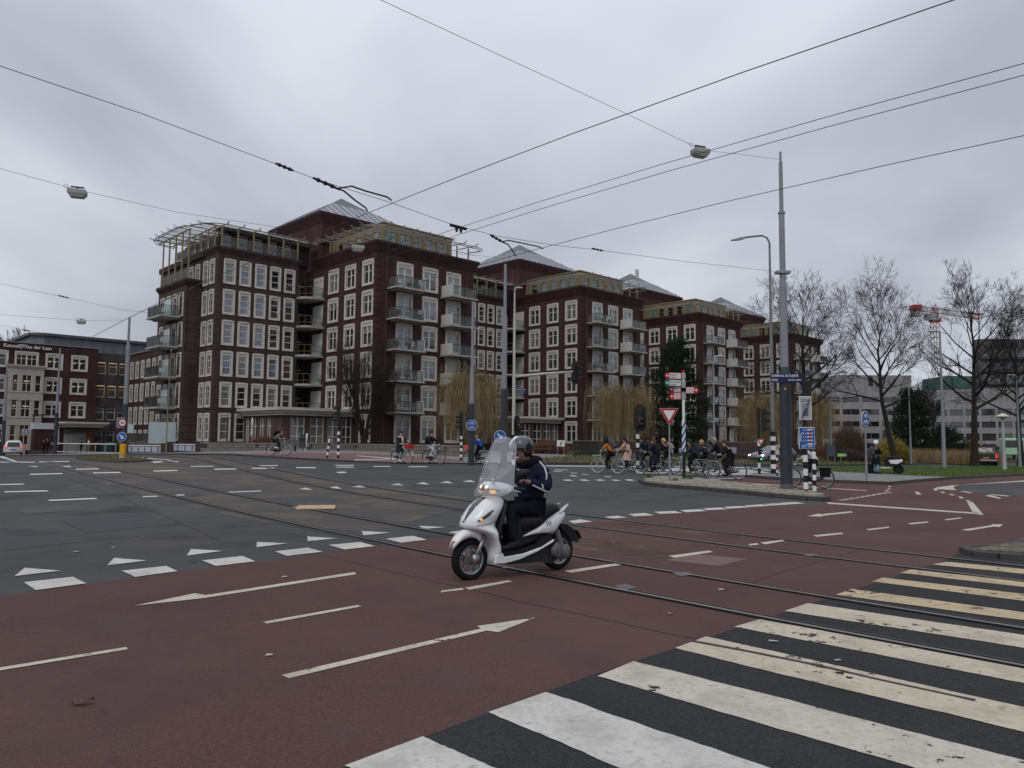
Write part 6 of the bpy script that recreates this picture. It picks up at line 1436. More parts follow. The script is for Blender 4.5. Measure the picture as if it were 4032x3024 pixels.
def wheel(parent, x, r=.235, wd=.11, name='wheel', spokes=5):
    wl = thing2 = bpy.data.objects.new(name, None); COL.objects.link(wl); wl.parent = parent; wl.location = (x, 0, r); wl.empty_display_size = .1
    pr = [(r * .69, -wd * .36), (r * .78, -wd * .46), (r * .9, -wd * .48), (r * .975, -wd * .32), (r, -wd * .1), (r, wd * .1), (r * .975, wd * .32), (r * .9, wd * .48), (r * .78, wd * .46), (r * .69, wd * .36)]
    MB().lathe(pr + [pr[0]], 36, axis='y', cap=False).build('tyre', tyre, wl, True); MB().lathe([(r * .7, -wd * .38), (r * .62, -wd * .36), (r * .6, 0), (r * .62, wd * .36), (r * .7, wd * .38)], 32, axis='y', cap=False).build('rim', alu, wl, True)
    sp = MB(); sp.lathe([(.045, -wd * .4), (.045, wd * .4)], 14, axis='y')
    for i in range(spokes):
        a = 2 * math.pi * i / spokes + .3; d = V3(math.cos(a), 0, math.sin(a)); e = V3(-d.z, 0, d.x); sp.loft([[d * .035 + e * .028 + V3(0, y, 0), d * .035 - e * .028 + V3(0, y, 0), d * r * .64 + e * .014 + e * .02 + V3(0, y * .8, 0), d * r * .64 - e * .014 + e * .02 + V3(0, y * .8, 0)] for y in (-.022, .022)])
    sp.build('spokes', alu, wl); MB().lathe([(.05, .035), (.1, .035), (.1, .041), (.05, .041), (.05, .035)], 26, axis='y', cap=False).build('brake_disc', mat('disc_steel', (.3, .27, .24), .35, .9), wl)
    return wl
def ringz(z, xf, xr, hw, n=20, e=2.6):
    xm, a = (xf + xr) / 2, (xf - xr) / 2; out = []
    for i in range(n):
        t = 2 * math.pi * i / n; c, s_ = math.cos(t), math.sin(t); out.append((xm + a * math.copysign(abs(c) ** (2 / e), c), hw * math.copysign(abs(s_) ** (2 / e), s_), z))
    return out
def scooter():
    s = thing('motor_scooter', 'white motor scooter with tall clear windscreen crossing the red path', 'scooter', SM, SRZ)
    wheel(s, .66); rw = wheel(s, -.66, .235, .12)
    # front mudguard
    mg = MB(); rg = []
    for x, z, w_ in ((.895, .455, .02), (.875, .48, .05), (.83, .525, .068), (.76, .568, .076), (.68, .588, .08), (.60, .572, .08), (.545, .535, .076), (.515, .49, .07)):
        rg.append([V3(x - dz * .35, y, z + dz) for y, dz in ((-w_, -.085), (-w_, -.03), (-w_ * .75, -.004), (0, .006), (w_ * .75, -.004), (w_, -.03), (w_, -.085))])
    mg.loft(rg, cap=False, closed=False); o = mg.build('front_mudguard', wht, s, True); sl = o.modifiers.new('th', 'SOLIDIFY'); sl.thickness = .008
    MB().ell((.895, .02, .452), (.012, .025, .01)).build('reflector', orange_m, s)
    fk = MB()
    for y in (-.085, .085): fk.tube([(.5, y, .54), (.575, y, .38), (.655, y, .235)], [.02, .024, .028], 10).box(.6, .68, y - .03, y + .03, .19, .3)
    fk.build('fork', alu, s, True)
    # leg shield
    rows = [(.19, .46, .29, .155), (.28, .43, .30, .185), (.38, .415, .33, .20), (.46, .46, .375, .215), (.53, .54, .365, .225), (.57, .65, .36, .215), (.60, .755, .36, .185), (.64, .76, .355, .175), (.70, .725, .335, .20), (.76, .68, .30, .205), (.83, .625, .25, .19), (.89, .55, .225, .16), (.93, .485, .25, .12), (.955, .425, .30, .07)]
    MB().loft([ringz(*r_) for r_ in rows]).build('leg_shield', wht, s, True)
    def xf_at(z):
        for a, b in zip(rows, rows[1:]):
            if a[0] <= z <= b[0]: return a[1] + (b[1] - a[1]) * (z - a[0]) / (b[0] - a[0])
        return .44
    st = []
    for i in range(8):
        z = .655 + i * .04; w_ = .014 + .045 * min(1, i / 5); x = xf_at(z) + .004; st.append([(x - .006, -w_, z), (x + .004, 0, z), (x - .006, w_, z)])
    MB().loft(st, cap=False, closed=False).build('centre_trim', smoke, s, True); MB().ell((.75, 0, .675), (.012, .02, .02)).build('badge', chrome, s)
    def side(x, z, y):
        for a_, b_ in zip(rows, rows[1:]):
            if a_[0] <= z <= b_[0]:
                f_ = (z - a_[0]) / (b_[0] - a_[0]); xf, xr, hw = [a_[i] + (b_[i] - a_[i]) * f_ for i in (1, 2, 3)]; xm, aa = (xf + xr) / 2, (xf - xr) / 2
                return V3(x, y * hw * max(0., 1 - min(1, abs((x - xm) / aa)) ** 2.6) ** (1 / 2.6), z)
        return V3(x, 0, z)
    for y in (-1, 1):
        off_ = V3(0, y * .005, 0); lo = [(.68, .668), (.63, .69), (.58, .712), (.53, .742), (.475, .79)]; hi_ = [(.675, .678), (.63, .72), (.58, .752), (.53, .782), (.47, .805)]
        MB().loft([[side(a_[0], a_[1], y) + off_, side((a_[0] + b_[0]) / 2, (a_[1] + b_[1]) / 2, y) + off_ * 1.8, side(b_[0], b_[1], y) + off_] for a_, b_ in zip(lo, hi_)], cap=False, closed=False).build('indicator', smoke, s, True)
        MB().ell(side(.635, .70, y) + off_ * 1.5, (.022, .008, .012)).build('indicator_bulb', ind_m, s, True)
        MB().tube([side(x, z, y) + off_ * .3 for x, z in ((.735, .625), (.66, .63), (.58, .635), (.50, .65), (.43, .668), (.36, .675))], .003, 4).build('panel_gap', mat('panel_gap', (.05, .05, .05), .8), s)
        MB().tube([side(x, z, y) + off_ * .3 for x, z in ((.40, .30), (.36, .30), (.315, .30))], .003, 4).build('panel_gap', mat('panel_gap', (.05, .05, .05), .8), s)
    MB().loft([ringz(z, xf, xr, hw) for z, xf, xr, hw in ((.29, .35, .275, .165), (.45, .40, .33, .19), (.62, .38, .30, .19), (.85, .3, .205, .165), (.91, .3, .23, .12))]).build('inner_shield', blk, s, True)
    # floor and skirts
    MB().prism([(.36, .255), (.33, .315), (.05, .32), (-.2, .36), (-.28, .45), (-.42, .45), (-.45, .36), (-.1, .25)], -.165, .165, 'y').build('floorboard', blk, s); tn = MB()
    for i in range(5): tn.box(-.02 + i * .06, .02 + i * .06, .05, .15, .321, .326); tn.box(-.02 + i * .06, .02 + i * .06, -.15, -.05, .321, .326)
    tn.build('floor_mat', tyre, s)
    for y in (-1, 1):
        sk = MB(); poly = [(.315, .30), (.30, .255), (.02, .268), (-.27, .325), (-.46, .405), (-.45, .37), (-.2, .275), (.07, .205), (.28, .178), (.44, .185), (.42, .28)]
        sk.prism(poly, min(y * .15, y * .185), max(y * .15, y * .185), 'y'); bevel(fix_normals(sk.build('side_skirt', wht, s)), .012, 3)
    MB().prism([(.36, .19), (.2, .15), (-.28, .135), (-.48, .1), (-.6, .17), (-.62, .3), (-.4, .38), (.2, .25)], -.11, .115, 'y').build('engine_block', mat('engine_dark', (.02, .02, .021), .6), s)
    en = MB(); en.lathe([(.06, .1), (.095, .12), (.1, .15), (.06, .17)], 18, (-.55, 0, .26), axis='y').lathe([(.05, .1), (.085, .11), (.09, .155), (.04, .175)], 16, (-.66, 0, .235), axis='y').box(-.6, -.45, .1, .15, .2, .3); en.build('drive_cover', mat('engine_alloy', (.13, .13, .13), .5, .5, var=(25, .4)), s, True)
    MB().tube([(-.52, .13, .56), (-.62, .14, .27)], .022, 8).tube([(-.535, .13, .5), (-.605, .14, .31)], .036, 10).build('rear_shock', mat('shock_grey', (.16, .16, .16), .5, .5), s); MB().tube([(-.35, -.15, .2), (-.55, -.17, .25), (-.86, -.17, .33)], [.03, .05, .055], 10).build('exhaust', mat('exhaust_black', (.03, .03, .03), .5), s)
    # rear body
    MB().prism([(.09, .33), (.11, .60), (.02, .66), (-.55, .76), (-.66, .68), (-.5, .46), (-.3, .43)], -.125, .125, 'y').build('rear_body', blk, s)
    for y in (-1, 1):
        rg = []
        for x, z0, z1, w_ in ((.03, .445, .455, .115), (-.08, .462, .495, .14), (-.22, .47, .555, .165), (-.36, .455, .635, .18), (-.47, .445, .69, .182), (-.56, .53, .728, .17), (-.65, .615, .742, .145), (-.70, .665, .715, .115)):
            rg.append([(x, y * (w_ - .05), z0), (x, y * w_, z0 + .25 * (z1 - z0)), (x, y * w_ * .97, z0 + .7 * (z1 - z0)), (x, y * (w_ - .04), z1)])
        fix_normals(MB().loft(rg).build('rear_panel', wht, s, True))
        MB().loft([[(-.50, y * .16, .655), (-.50, y * .14, .675), (-.52, y * .13, .65)], [(-.64, y * .145, .73), (-.63, y * .12, .765), (-.65, y * .11, .735)], [(-.775, y * .09, .80), (-.77, y * .07, .812), (-.775, y * .07, .80)]]).build('grab_rail', wht, s, True)
        text_on('badge_lettering', 'Fly', .075, chrome, s, (-.34, .1835, .565) if y > 0 else (-.44, -.1835, .565), (R(90), R(-22) * y, R(180) if y > 0 else 0), extrude=.002)
    MB().ell((-.70, 0, .70), (.03, .09, .035)).build('tail_light', mat('tail_red', (.3, .015, .012), .2), s); MB().prism([(-.60, .58), (-.757, .552), (-.858, .50), (-.975, .37), (-.95, .32), (-.84, .36), (-.7, .48)], -.07, .07, 'y').build('rear_mudguard', blk, s); MB().beam((-.93, 0, .47), (-1.0, 0, .36), .17, .01).build('number_plate', blk, s)
    sections = [(.09, .5, .64, .07), (.04, .50, .70, .115), (-.05, .52, .715, .14), (-.17, .55, .70, .155), (-.27, .58, .72, .155), (-.34, .61, .775, .145), (-.42, .65, .81, .135), (-.54, .70, .825, .115), (-.62, .74, .81, .09), (-.645, .76, .79, .06)]
    MB().loft([[(x, -w_, z0), (x, -w_, z1 - .05), (x, -w_ * .72, z1 - .008), (x, 0, z1), (x, w_ * .72, z1 - .008), (x, w_, z1 - .05), (x, w_, z0)] for x, z0, z1, w_ in sections]).build('seat', seat_m, s, True)
    # handlebar cowl, headlight, screen
    MB().tube([(.36, 0, .93), (.3, 0, 1.0)], .075, 12).build('steering_neck', mat('neck_grey', (.17, .17, .175), .5), s)
    def cx(x, w_, z0, z1): return [(x, w_ * math.cos(a) * (1 if abs(math.cos(a)) < .9 else 1.0), (z0 + z1) / 2 + (z1 - z0) / 2 * math.sin(a)) for a in [i * math.pi / 8 for i in range(16)]]
    MB().loft([cx(.09, .10, 1.0, 1.05), cx(.14, .17, .97, 1.08), cx(.24, .20, .945, 1.10), cx(.34, .175, .94, 1.115), cx(.42, .13, .95, 1.115), cx(.465, .09, .985, 1.10)]).build('handlebar_cowl', wht, s, True)
    MB().loft([cx(.35, .168, .955, 1.085), cx(.43, .128, .962, 1.082), cx(.474, .088, .985, 1.072), cx(.484, .03, 1.01, 1.05)]).build('headlight', hl_m, s, True)
    for y in (-1, 1):
        MB().ell((.415, y * .108, 1.0), (.045, .035, .026)).build('headlight_amber', ind_m, s, True); MB().ell((.455, y * .05, 1.045), (.03, .035, .028)).build('headlight_bowl', mat('reflector_bowl', (.75, .7, .6), .08, 1., em=((1, .8, .5), 1.4)), s, True); hb = MB(); hb.tube([(.2, y * .17, 1.04), (.19, y * .25, 1.04), (.155, y * .37, 1.03)], .018, 10); hb.build('handle_grip', blk, s, True); MB().tube([(.22, y * .2, 1.03), (.245, y * .26, 1.025), (.205, y * .36, 1.0)], .008, 6).build('brake_lever', chrome, s); MB().box(.15, .25, min(y * .15, y * .23), max(y * .15, y * .23), 1.0, 1.065).build('switch_pod', wht, s)
        MB().tube([(.22, y * .22, 1.06), (.24, y * .3, 1.13), (.2, y * .34, 1.17)], .008, 6).build('mirror_stem', blk, s)
        mi = MB(); mi.ell((0, 0, 0), (.055, .1, .058), 14, 8); m_ = mi.build('mirror', blk, s, True, loc=(.19, y * .36, 1.205)); m_.rotation_euler = (R(25 * y), R(20), R(35 * y))
    rg = []
    for z, x0, hw in ((.955, .50, .13), (.985, .50, .26), (1.03, .48, .34), (1.10, .44, .355), (1.2, .395, .325), (1.32, .345, .30), (1.44, .295, .275), (1.53, .255, .245), (1.59, .228, .20), (1.625, .212, .12), (1.638, .205, .04)):
        rg.append([(x0 - .10 * (abs(y) ** 2) * (hw / .3) ** 2, y * hw, z - (.0 if z > 1.1 else .03 * y * y)) for y in (-1, -.75, -.5, -.25, 0, .25, .5, .75, 1)])
    sm = MB(); sm.loft(rg, cap=False, closed=False); sm.build('windscreen', screen_m, s, True)
    ed = MB(); ed.tube([V3(*r_[0]) for r_ in rg] + [V3(*r_[-1]) for r_ in reversed(rg)], .0022, 5, closed=False); ed.build('screen_edge', mat('screen_edge', (.36, .38, .41), .2), s, True)
    for y in (-.12, .12):
        MB().tube([(.42, y, 1.09), (.325, y, 1.33)], .006, 6).build('screen_stay', mat('stay_grey', (.2, .2, .21), .4), s)
        for z, x in ((1.13, .43), (1.33, .342)): MB().lathe([(.017, 0), (.017, .014)], 14, (x, y, z), axis='x').build('screen_knob', wht, s); MB().lathe([(.008, .0145), (.008, .018)], 10, (x, y, z), axis='x').build('screen_screw', black, s)
    return s
scooter()
navyj = cloth('navy_jacket', (.009, .009, .027)); blackj = cloth('black', (.005, .005, .006)); jeans = cloth('dark_denim', (.007, .008, .015))
JR = dict(pel=(-.24, 0, .80), spi=(-.27, 0, .98), che=(-.25, 0, 1.19), nec=(-.16, 0, 1.34), hea=(-.11, 0, 1.5), fw=(1, .25, -.18),
          shL=(-.25, .2, 1.25), elL=(-.22, .33, 1.02), haL=(.06, .27, 1.12), shR=(-.25, -.2, 1.25), elR=(-.1, -.36, 1.04), haR=(.16, -.31, 1.06),
          hipL=(-.2, .1, .78), knL=(.2, .15, .80), anL=(.13, .155, .40), toL=(.25, .17, .37), hipR=(-.2, -.1, .78), knR=(.2, -.15, .80), anR=(.13, -.155, .40), toR=(.25, -.17, .37))
rider = person('man in navy jacket and black helmet riding the white scooter', SM, SRZ, JR, navyj, jeans, None, 'black', lev=2, skinmat=skin_d, fat=1.12)
def rider_extras():
    t = rider; c = V3(-.10, 0, 1.525); hm = MB(); n = 24
    shell = mat('helmet_black', (.016, .016, .017), .16, coat=.7)
    rg = []
    for i in range(9):
        a = R(4 + i * 12.5); rg.append([(c.x + .148 * math.sin(a) * math.cos(2 * math.pi * q / n), c.y + .135 * math.sin(a) * math.sin(2 * math.pi * q / n), c.z + .13 * math.cos(a)) for q in range(n)])
    hm.loft(rg); hm.build('helmet', shell, t, True)
    for y in (-1, 1): MB().loft([[(-.14, y * .128, 1.5), (-.02, y * .13, 1.5), (-.02, y * .1, 1.5), (-.14, y * .1, 1.5)], [(-.15, y * .125, 1.40), (-.06, y * .122, 1.40), (-.06, y * .095, 1.40), (-.15, y * .095, 1.40)]]).build('helmet_side', blk, t, True); MB().lathe([(.035, 0), (.035, .012)], 14, (-.08, y * .137 if y > 0 else -.149, 1.53), axis='y').build('visor_pivot', black, t)
    rg = []
    for i in range(7):
        a = R(38 + i * 11); rg.append([(c.x + (.155 + .03 * (i / 6)) * math.sin(a) * math.cos(b), c.y + (.145) * math.sin(a) * math.sin(b), c.z + .01 + .14 * math.cos(a)) for b in [R(-78 + k * 13) for k in range(13)]])
    v = MB(); v.loft(rg, cap=False, closed=False); v.build('visor', mat('visor_smoke', (.7, .71, .73), .04, alpha=.12), t, True)
    MB().box(-.155, -.145, .128, .133, 1.415, 1.46).build('chin_strap', mat('strap_red', (.6, .03, .015), .5), t)
    MB().ell((-.05, .0, 1.345), (.05, .055, .035), 10, 6).build('beard', cloth('stubble', (.07, .045, .035)), t, True)
    MB().tube([(-.17 + .09 * math.cos(a), .1 * math.sin(a), 1.335 - .025 * math.cos(a)) for a in [i * .524 for i in range(12)]], .042, 8, closed=True).build('collar', blackj, t, True)
    hd = MB(); hd.ell((-.29, 0, 1.35), (.085, .125, .065), 12, 8); hd.build('hood', blackj, t, True)
    refl = mat('reflective_grey', (.42, .42, .41), .5)
    def on(pts, r=.013):
        q = MB(); k = len(pts); vs = []
        q.tube(pts, r, 5); return q.build('reflective_stripe', refl, t, True)
    on([(-.20, .205, 1.345), (-.225, .275, 1.27), (-.215, .32, 1.19), (-.19, .345, 1.13)]); on([(-.2, .392, .985), (-.12, .378, 1.01), (-.04, .352, 1.05), (.01, .333, 1.075)], .011); on([(-.115, .385, 1.02), (-.105, .365, 1.085)], .009); on([(-.08, .09, 1.24), (-.075, -.02, 1.235), (-.09, -.1, 1.24)], .011); on([(-.43, .08, .92), (-.44, .06, 1.02)], .011)
    MB().box(-.27, -.255, .298, .31, 1.19, 1.22).build('pen_tab', white_s, t)
rider_extras()
# ================================================================ bicycles and riders
BK = {}
def bike_meshes(col, tcol, style):
    key = (col, tcol, style)
    if key in BK: return BK[key]
    fm = mat('bike_%s' % col, {'white': (.55, .55, .54), 'black': (.015, .015, .016), 'grey': (.22, .23, .22), 'sage': (.27, .29, .24), 'blue': (.035, .12, .22), 'paleblue': (.33, .44, .46), 'silver': (.45, .45, .45)}[col], .35, .2)
    tm = mat('bike_tyre_%s' % tcol, {'black': (.018, .018, .018), 'cream': (.34, .32, .28)}[tcol], .8); rm = mat('bike_rim', (.5, .5, .5), .3, .8); r = .345; k = {}
    k['tyre'] = MB().tube([(r * math.cos(2 * math.pi * i / 32), 0, r * math.sin(2 * math.pi * i / 32)) for i in range(32)], .021, 6, closed=True).mesh('tyre', tm, True)
    k['rim'] = MB().tube([((r - .028) * math.cos(2 * math.pi * i / 32), 0, (r - .028) * math.sin(2 * math.pi * i / 32)) for i in range(32)], .011, 5, closed=True).mesh('rim', rm, True)
    sp = MB().lathe([(.03, -.04), (.03, .04)], 8, axis='y')
    for i in range(20): a = 2 * math.pi * i / 20; sp.tube([(0, .03 * (-1) ** i, 0), ((r - .03) * math.cos(a), 0, (r - .03) * math.sin(a))], .0022, 3, cap=False)
    k['spokes'] = sp.mesh('spokes', rm)
    X = .56; bb = (-.08, 0, .29); ht, hb = (.36, 0, .93), (.40, 0, .70); st = (-.2, 0, .80); f = MB()
    if style == 'step': f.tube([ht, hb, (.12, 0, .42), bb], .02, 7).tube([bb, st, (-.235, 0, .93)], [.018, .018, .014], 7).tube([(.38, 0, .82), (.1, 0, .55), (-.13, 0, .5)], .013, 6)
    else: f.tube([hb, bb, st, (-.235, 0, .93)], [.019, .019, .017, .014], 7).tube([st, (.375, 0, .86)], .017, 7).tube([ht, hb], .02, 7)
    for y in (-.045, .045): f.tube([bb, (-X, y, r)], .011, 5).tube([st, (-X, y, r)], .009, 5)
    k['frame'] = f.mesh('frame', fm, True)
    f = MB().tube([hb, (.44, 0, .66)], .018, 6)
    for y in (-.045, .045): f.tube([(.44, y * .6, .67), (.48, y, .5), (X, y, r)], .011, 5)
    k['fork'] = f.mesh('fork', fm, True)
    k['handlebar'] = MB().tube([ht, (.33, 0, 1.04)], .014, 6).tube([(.12, -.3, 1.03), (.25, -.27, 1.06), (.36, -.1, 1.06), (.36, .1, 1.06), (.25, .27, 1.06), (.12, .3, 1.03)], .012, 6).mesh('handlebar', chrome, True)
    k['saddle'] = MB().loft([[(x, -w_, .93), (x, w_, .93), (x, w_ * .7, .975), (x, -w_ * .7, .975)] for x, w_ in ((-.38, .08), (-.3, .1), (-.2, .06), (-.1, .025))]).mesh('saddle', mat('saddle_black', (.014, .013, .012), .6), True)
    ra = MB()
    for y in (-.06, 0, .06): ra.box(-.78, -.3, y - .006, y + .006, .755, .767)
    for y in (-.06, .06): ra.tube([(-.66, y, .755), (-X, y, r)], .006, 4)
    k['rear_rack'] = ra.mesh('rear_rack', fm)
    for nm, xc, a0, a1 in (('rear_mudguard', -X, 30, 200), ('front_mudguard', X, 10, 150)):
        g = MB(); g.loft([[(xc + (r + .03) * math.cos(R(a0 + (a1 - a0) * i / 12)), y, r + (r + .03) * math.sin(R(a0 + (a1 - a0) * i / 12))) for y in (-.028, 0, .028)] for i in range(13)], cap=False, closed=False); k[nm] = g.mesh(nm, fm, True)
    k['chain_case'] = MB().prism([(-.58, .38), (-.1, .4), (.02, .33), (.02, .24), (-.1, .18), (-.58, .31)], -.075, -.055, 'y').mesh('chain_case', mat('chain_case_black', (.015, .015, .015), .5))
    k['crank'] = MB().tube([(-.08, .1, .29), (-.02, .1, .13)], .01, 5).tube([(-.08, -.1, .29), (-.14, -.1, .45)], .01, 5).box(-.07, .03, .1, .19, .115, .14).box(-.19, -.09, -.19, -.1, .44, .465).tube([(-.08, -.1, .29), (-.08, .1, .29)], .016, 6).mesh('crank', mat('crank_dark', (.05, .05, .05), .5))
    k['headlamp'] = MB().ell((.44, 0, .84), (.04, .03, .035), 8, 6).mesh('headlamp', lens); k['tail_lamp'] = MB().box(-.8, -.785, -.03, .03, .71, .75).mesh('tail_lamp', mat('tail_red', (.3, .015, .012), .2))
    BK[key] = k; return k
def bicycle(label, loc, rz, col, tcol='black', style='step', front_rack=None, crate=None, skip=()):
    t = thing('bicycle', label, 'bicycle', loc, rz, 'bicycles'); k = bike_meshes(col, tcol, style)
    for x in (-.56, .56):
        w_ = bpy.data.objects.new('wheel', None); COL.objects.link(w_); w_.parent = t; w_.location = (x, 0, .366); w_.empty_display_size = .1
        for p_ in ('tyre', 'rim', 'spokes'): put(p_, k[p_], w_)
    for p_ in ('frame', 'fork', 'handlebar', 'saddle', 'rear_rack', 'rear_mudguard', 'front_mudguard', 'chain_case', 'crank', 'headlamp', 'tail_lamp'):
        if p_ not in skip: put(p_, k[p_], t, (0, 0, .021))
    if front_rack:
        q = MB(); 
        for y in (-.14, -.05, .05, .14): q.box(.42, .78, y - .007, y + .007, .83, .845)
        for x in (.42, .6, .78): q.box(x - .007, x + .007, -.14, .14, .845, .858)
        for y in (-.13, .13): q.tube([(.74, y, .83), (.56, y * .5, .37)], .008, 4)
        q.build('front_rack', front_rack, t)
    if crate: MB().box(.40, .74, -.2, .2, .86, .87).box(.40, .41, -.2, .2, .86, 1.08).box(.73, .74, -.2, .2, .86, 1.08).box(.41, .73, -.2, -.19, .86, 1.08).box(.41, .73, .19, .2, .86, 1.08).build('front_basket', crate, t)
    return t
def ride_pose(lean=.0, tall=1., armx=.16, foot=0, turn=0, tilt=0.):
    s_ = tall; d = -1 if foot else 1
    up_, dn = ('R', 'L') if foot == 0 else ('L', 'R'); sy = {'L': 1, 'R': -1}
    J = dict(pel=(-.26, 0, 1.0), spi=(-.25 + lean * .3, 0, 1.0 + .17 * s_), che=(-.22 + lean * .75, 0, 1.0 + .35 * s_ - lean * .18), nec=(-.16 + lean * 1.1, 0, 1.0 + .50 * s_ - lean * .35), hea=(-.13 + lean * 1.25 + tilt, 0, 1.2 + .50 * s_ - lean * .3), fw=(1, turn, -.1))
    for q in 'LR':
        y = sy[q]; J['sh' + q] = (-.2 + lean * .9, y * .18, 1.0 + .42 * s_ - lean * .28); J['el' + q] = (-.03 + lean * .45, y * .27, 1.0 + .2 * s_ - lean * .15); J['ha' + q] = (armx + .02, y * .27, 1.085)
        J['hip' + q] = (-.23, y * .09, .96)
    J['kn' + dn] = (.02, sy[dn] * .1, .58); J['an' + dn] = (-.06, sy[dn] * .13, .22); J['to' + dn] = (.06, sy[dn] * .13, .18)
    J['kn' + up_] = (.12, sy[up_] * .1, .80); J['an' + up_] = (-.14, sy[up_] * .13, .54); J['to' + up_] = (-.03, sy[up_] * .13, .50)
    return J
def backpack(label, loc, rz, J, col, big=1., name='backpack'):
    c = (Vector(J['che']) + Vector(J['spi'])) / 2; d = Vector(J['che']) - Vector(J['spi']); a = math.atan2(d.x, d.z)
    t = thing(name, label, 'bag', loc, rz); mb = MB(); mb.loft([[(-.17 - dp, -w_, z), (-.17, -w_, z), (-.17, w_, z), (-.17 - dp, w_, z)] for z, dp, w_ in ((-.2 * big, .10, .12), (-.17 * big, .16, .15), (.1 * big, .15, .15), (.2 * big, .1, .13), (.24 * big, .04, .09))])
    o = mb.build('pack', col, t, loc=c); o.rotation_euler = (0, a, 0); bevel(o, .03, 3); q = MB()
    for y in (-.1, .1): q.tube([(-.17, y, .18 * big), (-.05, y, .24 * big), (.13, y, .15), (.14, y, -.05), (-.1, y, -.17 * big)], .017, 5)
    s_ = q.build('straps', col, t, loc=c); s_.rotation_euler = (0, a, 0); MB().box(-.345 if big > .9 else -.33, -.325, -.09, .09, -.15 * big, 0).build('front_pocket', col, t, loc=c).rotation_euler = (0, a, 0)
    return t
C_ = {k: cloth(k, v) for k, v in dict(olive=(.155, .145, .115), charcoal=(.02, .02, .022), coat_black=(.010, .010, .012), scarf=(.48, .37, .32), denim=(.11, .17, .26), lightdenim=(.2, .28, .38), offwhite=(.5, .5, .5), royal=(.015, .09, .42), orange=(.34, .11, .025), pink=(.48, .32, .27), navy=(.012, .014, .026), greypack=(.055, .06, .066), beige=(.27, .22, .2), darkgrey=(.035, .038, .043), shirt=(.5, .51, .56), fur=(.35, .22, .11)).items()}
hair_d = mat('hair_dark', (.018, .013, .010), .7, var=(40, .3)); hair_b = mat('hair_brown', (.06, .03, .016), .7, var=(40, .3)); hair_bl = mat('hair_blond', (.42, .28, .12), .7, var=(40, .3)); hair_w = mat('hair_grey', (.3, .26, .24), .7)
def cyc(px, py, rzd, blabel, rlabel, col, tcol, jacket, trousers, hair, style='step', up=0., J=None, bk=None, **kw):
    b = G(px, py, up); bike_kw = {a: kw.pop(a) for a in ('front_rack', 'crate') if a in kw}; pose = J or ride_pose()
    bicycle(blabel, b, R(rzd), col, tcol, style, **bike_kw); p_ = person(rlabel, b, R(rzd), pose, jacket, trousers, hair, **kw)
    if bk: backpack(bk[0], b, R(rzd), pose, bk[1], bk[2] if len(bk) > 2 else 1.)
    return p_
redrack = mat('rack_red', (.32, .03, .015), .6); blackrack = mat('rack_black', (.02, .02, .02), .6)
cyc(1097, 1801, -18, 'grey city bicycle on the far cycle path', 'man in olive jacket leaning forward, farthest left rider', 'grey', 'black', C_['olive'], C_['charcoal'], hair_b, 'diamond', .1, ride_pose(.3, .95, .2), ('black backpack on the far left rider', C_['coat_black'], 1.), shoes='white')
cyc(1582, 1828.5, -42, 'white step-through bicycle with red front rack', 'woman in black coat and cream scarf riding at left', 'white', 'black', C_['charcoal'], C_['lightdenim'], hair_b, 'step', .03, ride_pose(0, .95, .14, 1), None, scarf=C_['scarf'], shoes='white', coat=C_['charcoal'], front_rack=redrack, crate=redrack, long_hair=True)
cyc(1707, 1830, -42, 'black classic bicycle under the man in white trousers', 'man in long black coat and white trousers riding at left', 'black', 'black', C_['coat_black'], C_['offwhite'], hair_d, 'diamond', .03, ride_pose(-.05, 1.0, .14), ('black backpack of the man in white trousers', C_['coat_black'], 1.), coat=None, shoes='white', scarf=None)
cyc(1876, 1830, 150, 'grey bicycle with bright red front bag', 'bald man in bright blue jacket riding away', 'grey', 'black', C_['royal'], C_['coat_black'], None, 'diamond', .03, ride_pose(.12, .98, .16), None, shoes='black')
cyc(2392, 1864, 142, 'sage green bicycle with front carrier and white tyres', 'rider in orange jacket at the head of the group', 'sage', 'cream', C_['orange'], C_['coat_black'], None, 'step', 0, ride_pose(.2, .95, .18), ('grey backpack on the orange jacket', C_['greypack'], 1.15), hood=C_['navy'], front_rack=mat('rack_cream', (.5, .5, .48), .5), shoes='brown')
cyc(2457, 1857, 145, 'bright blue bicycle under the pink coat', 'woman in long pale pink coat with dark hair', 'blue', 'black', C_['pink'], C_['coat_black'], hair_d, 'step', 0, ride_pose(.08, .93, .16), None, coat=C_['pink'], long_hair=True)
cyc(2530, 1858, 148, 'white bicycle under the tall dark rider', 'tall man in black jacket with backpack, mid group', 'white', 'cream', C_['navy'], C_['coat_black'], hair_d, 'diamond', 0, ride_pose(.16, 1.12, .18), ('dark backpack on the tall man', C_['darkgrey'], 1.15))
cyc(2565, 1871, 150, 'black bicycle with wide front crate', 'woman with long brown hair in navy coat', 'black', 'black', C_['navy'], C_['coat_black'], hair_b, 'step', 0, ride_pose(.05, .92, .16), None, crate=blackrack, long_hair=True, coat=C_['navy'])
cyc(2613, 1864, 148, 'silver bicycle behind the yield sign post', 'blond rider with beige shoulder bag', 'silver', 'black', C_['coat_black'], C_['coat_black'], hair_bl, 'diamond', 0, ride_pose(.12, .94, .18), ('beige bag on the blond rider', C_['beige'], .95))
cyc(2717, 1875, 155, 'pale blue bicycle right of the finger post', 'woman with long black hair right of the finger post', 'paleblue', 'black', C_['darkgrey'], C_['coat_black'], hair_d, 'step', 0, ride_pose(.14, .9, .18), ('grey backpack on the black-haired woman', C_['darkgrey'], .95), long_hair=True, shoes='brown')
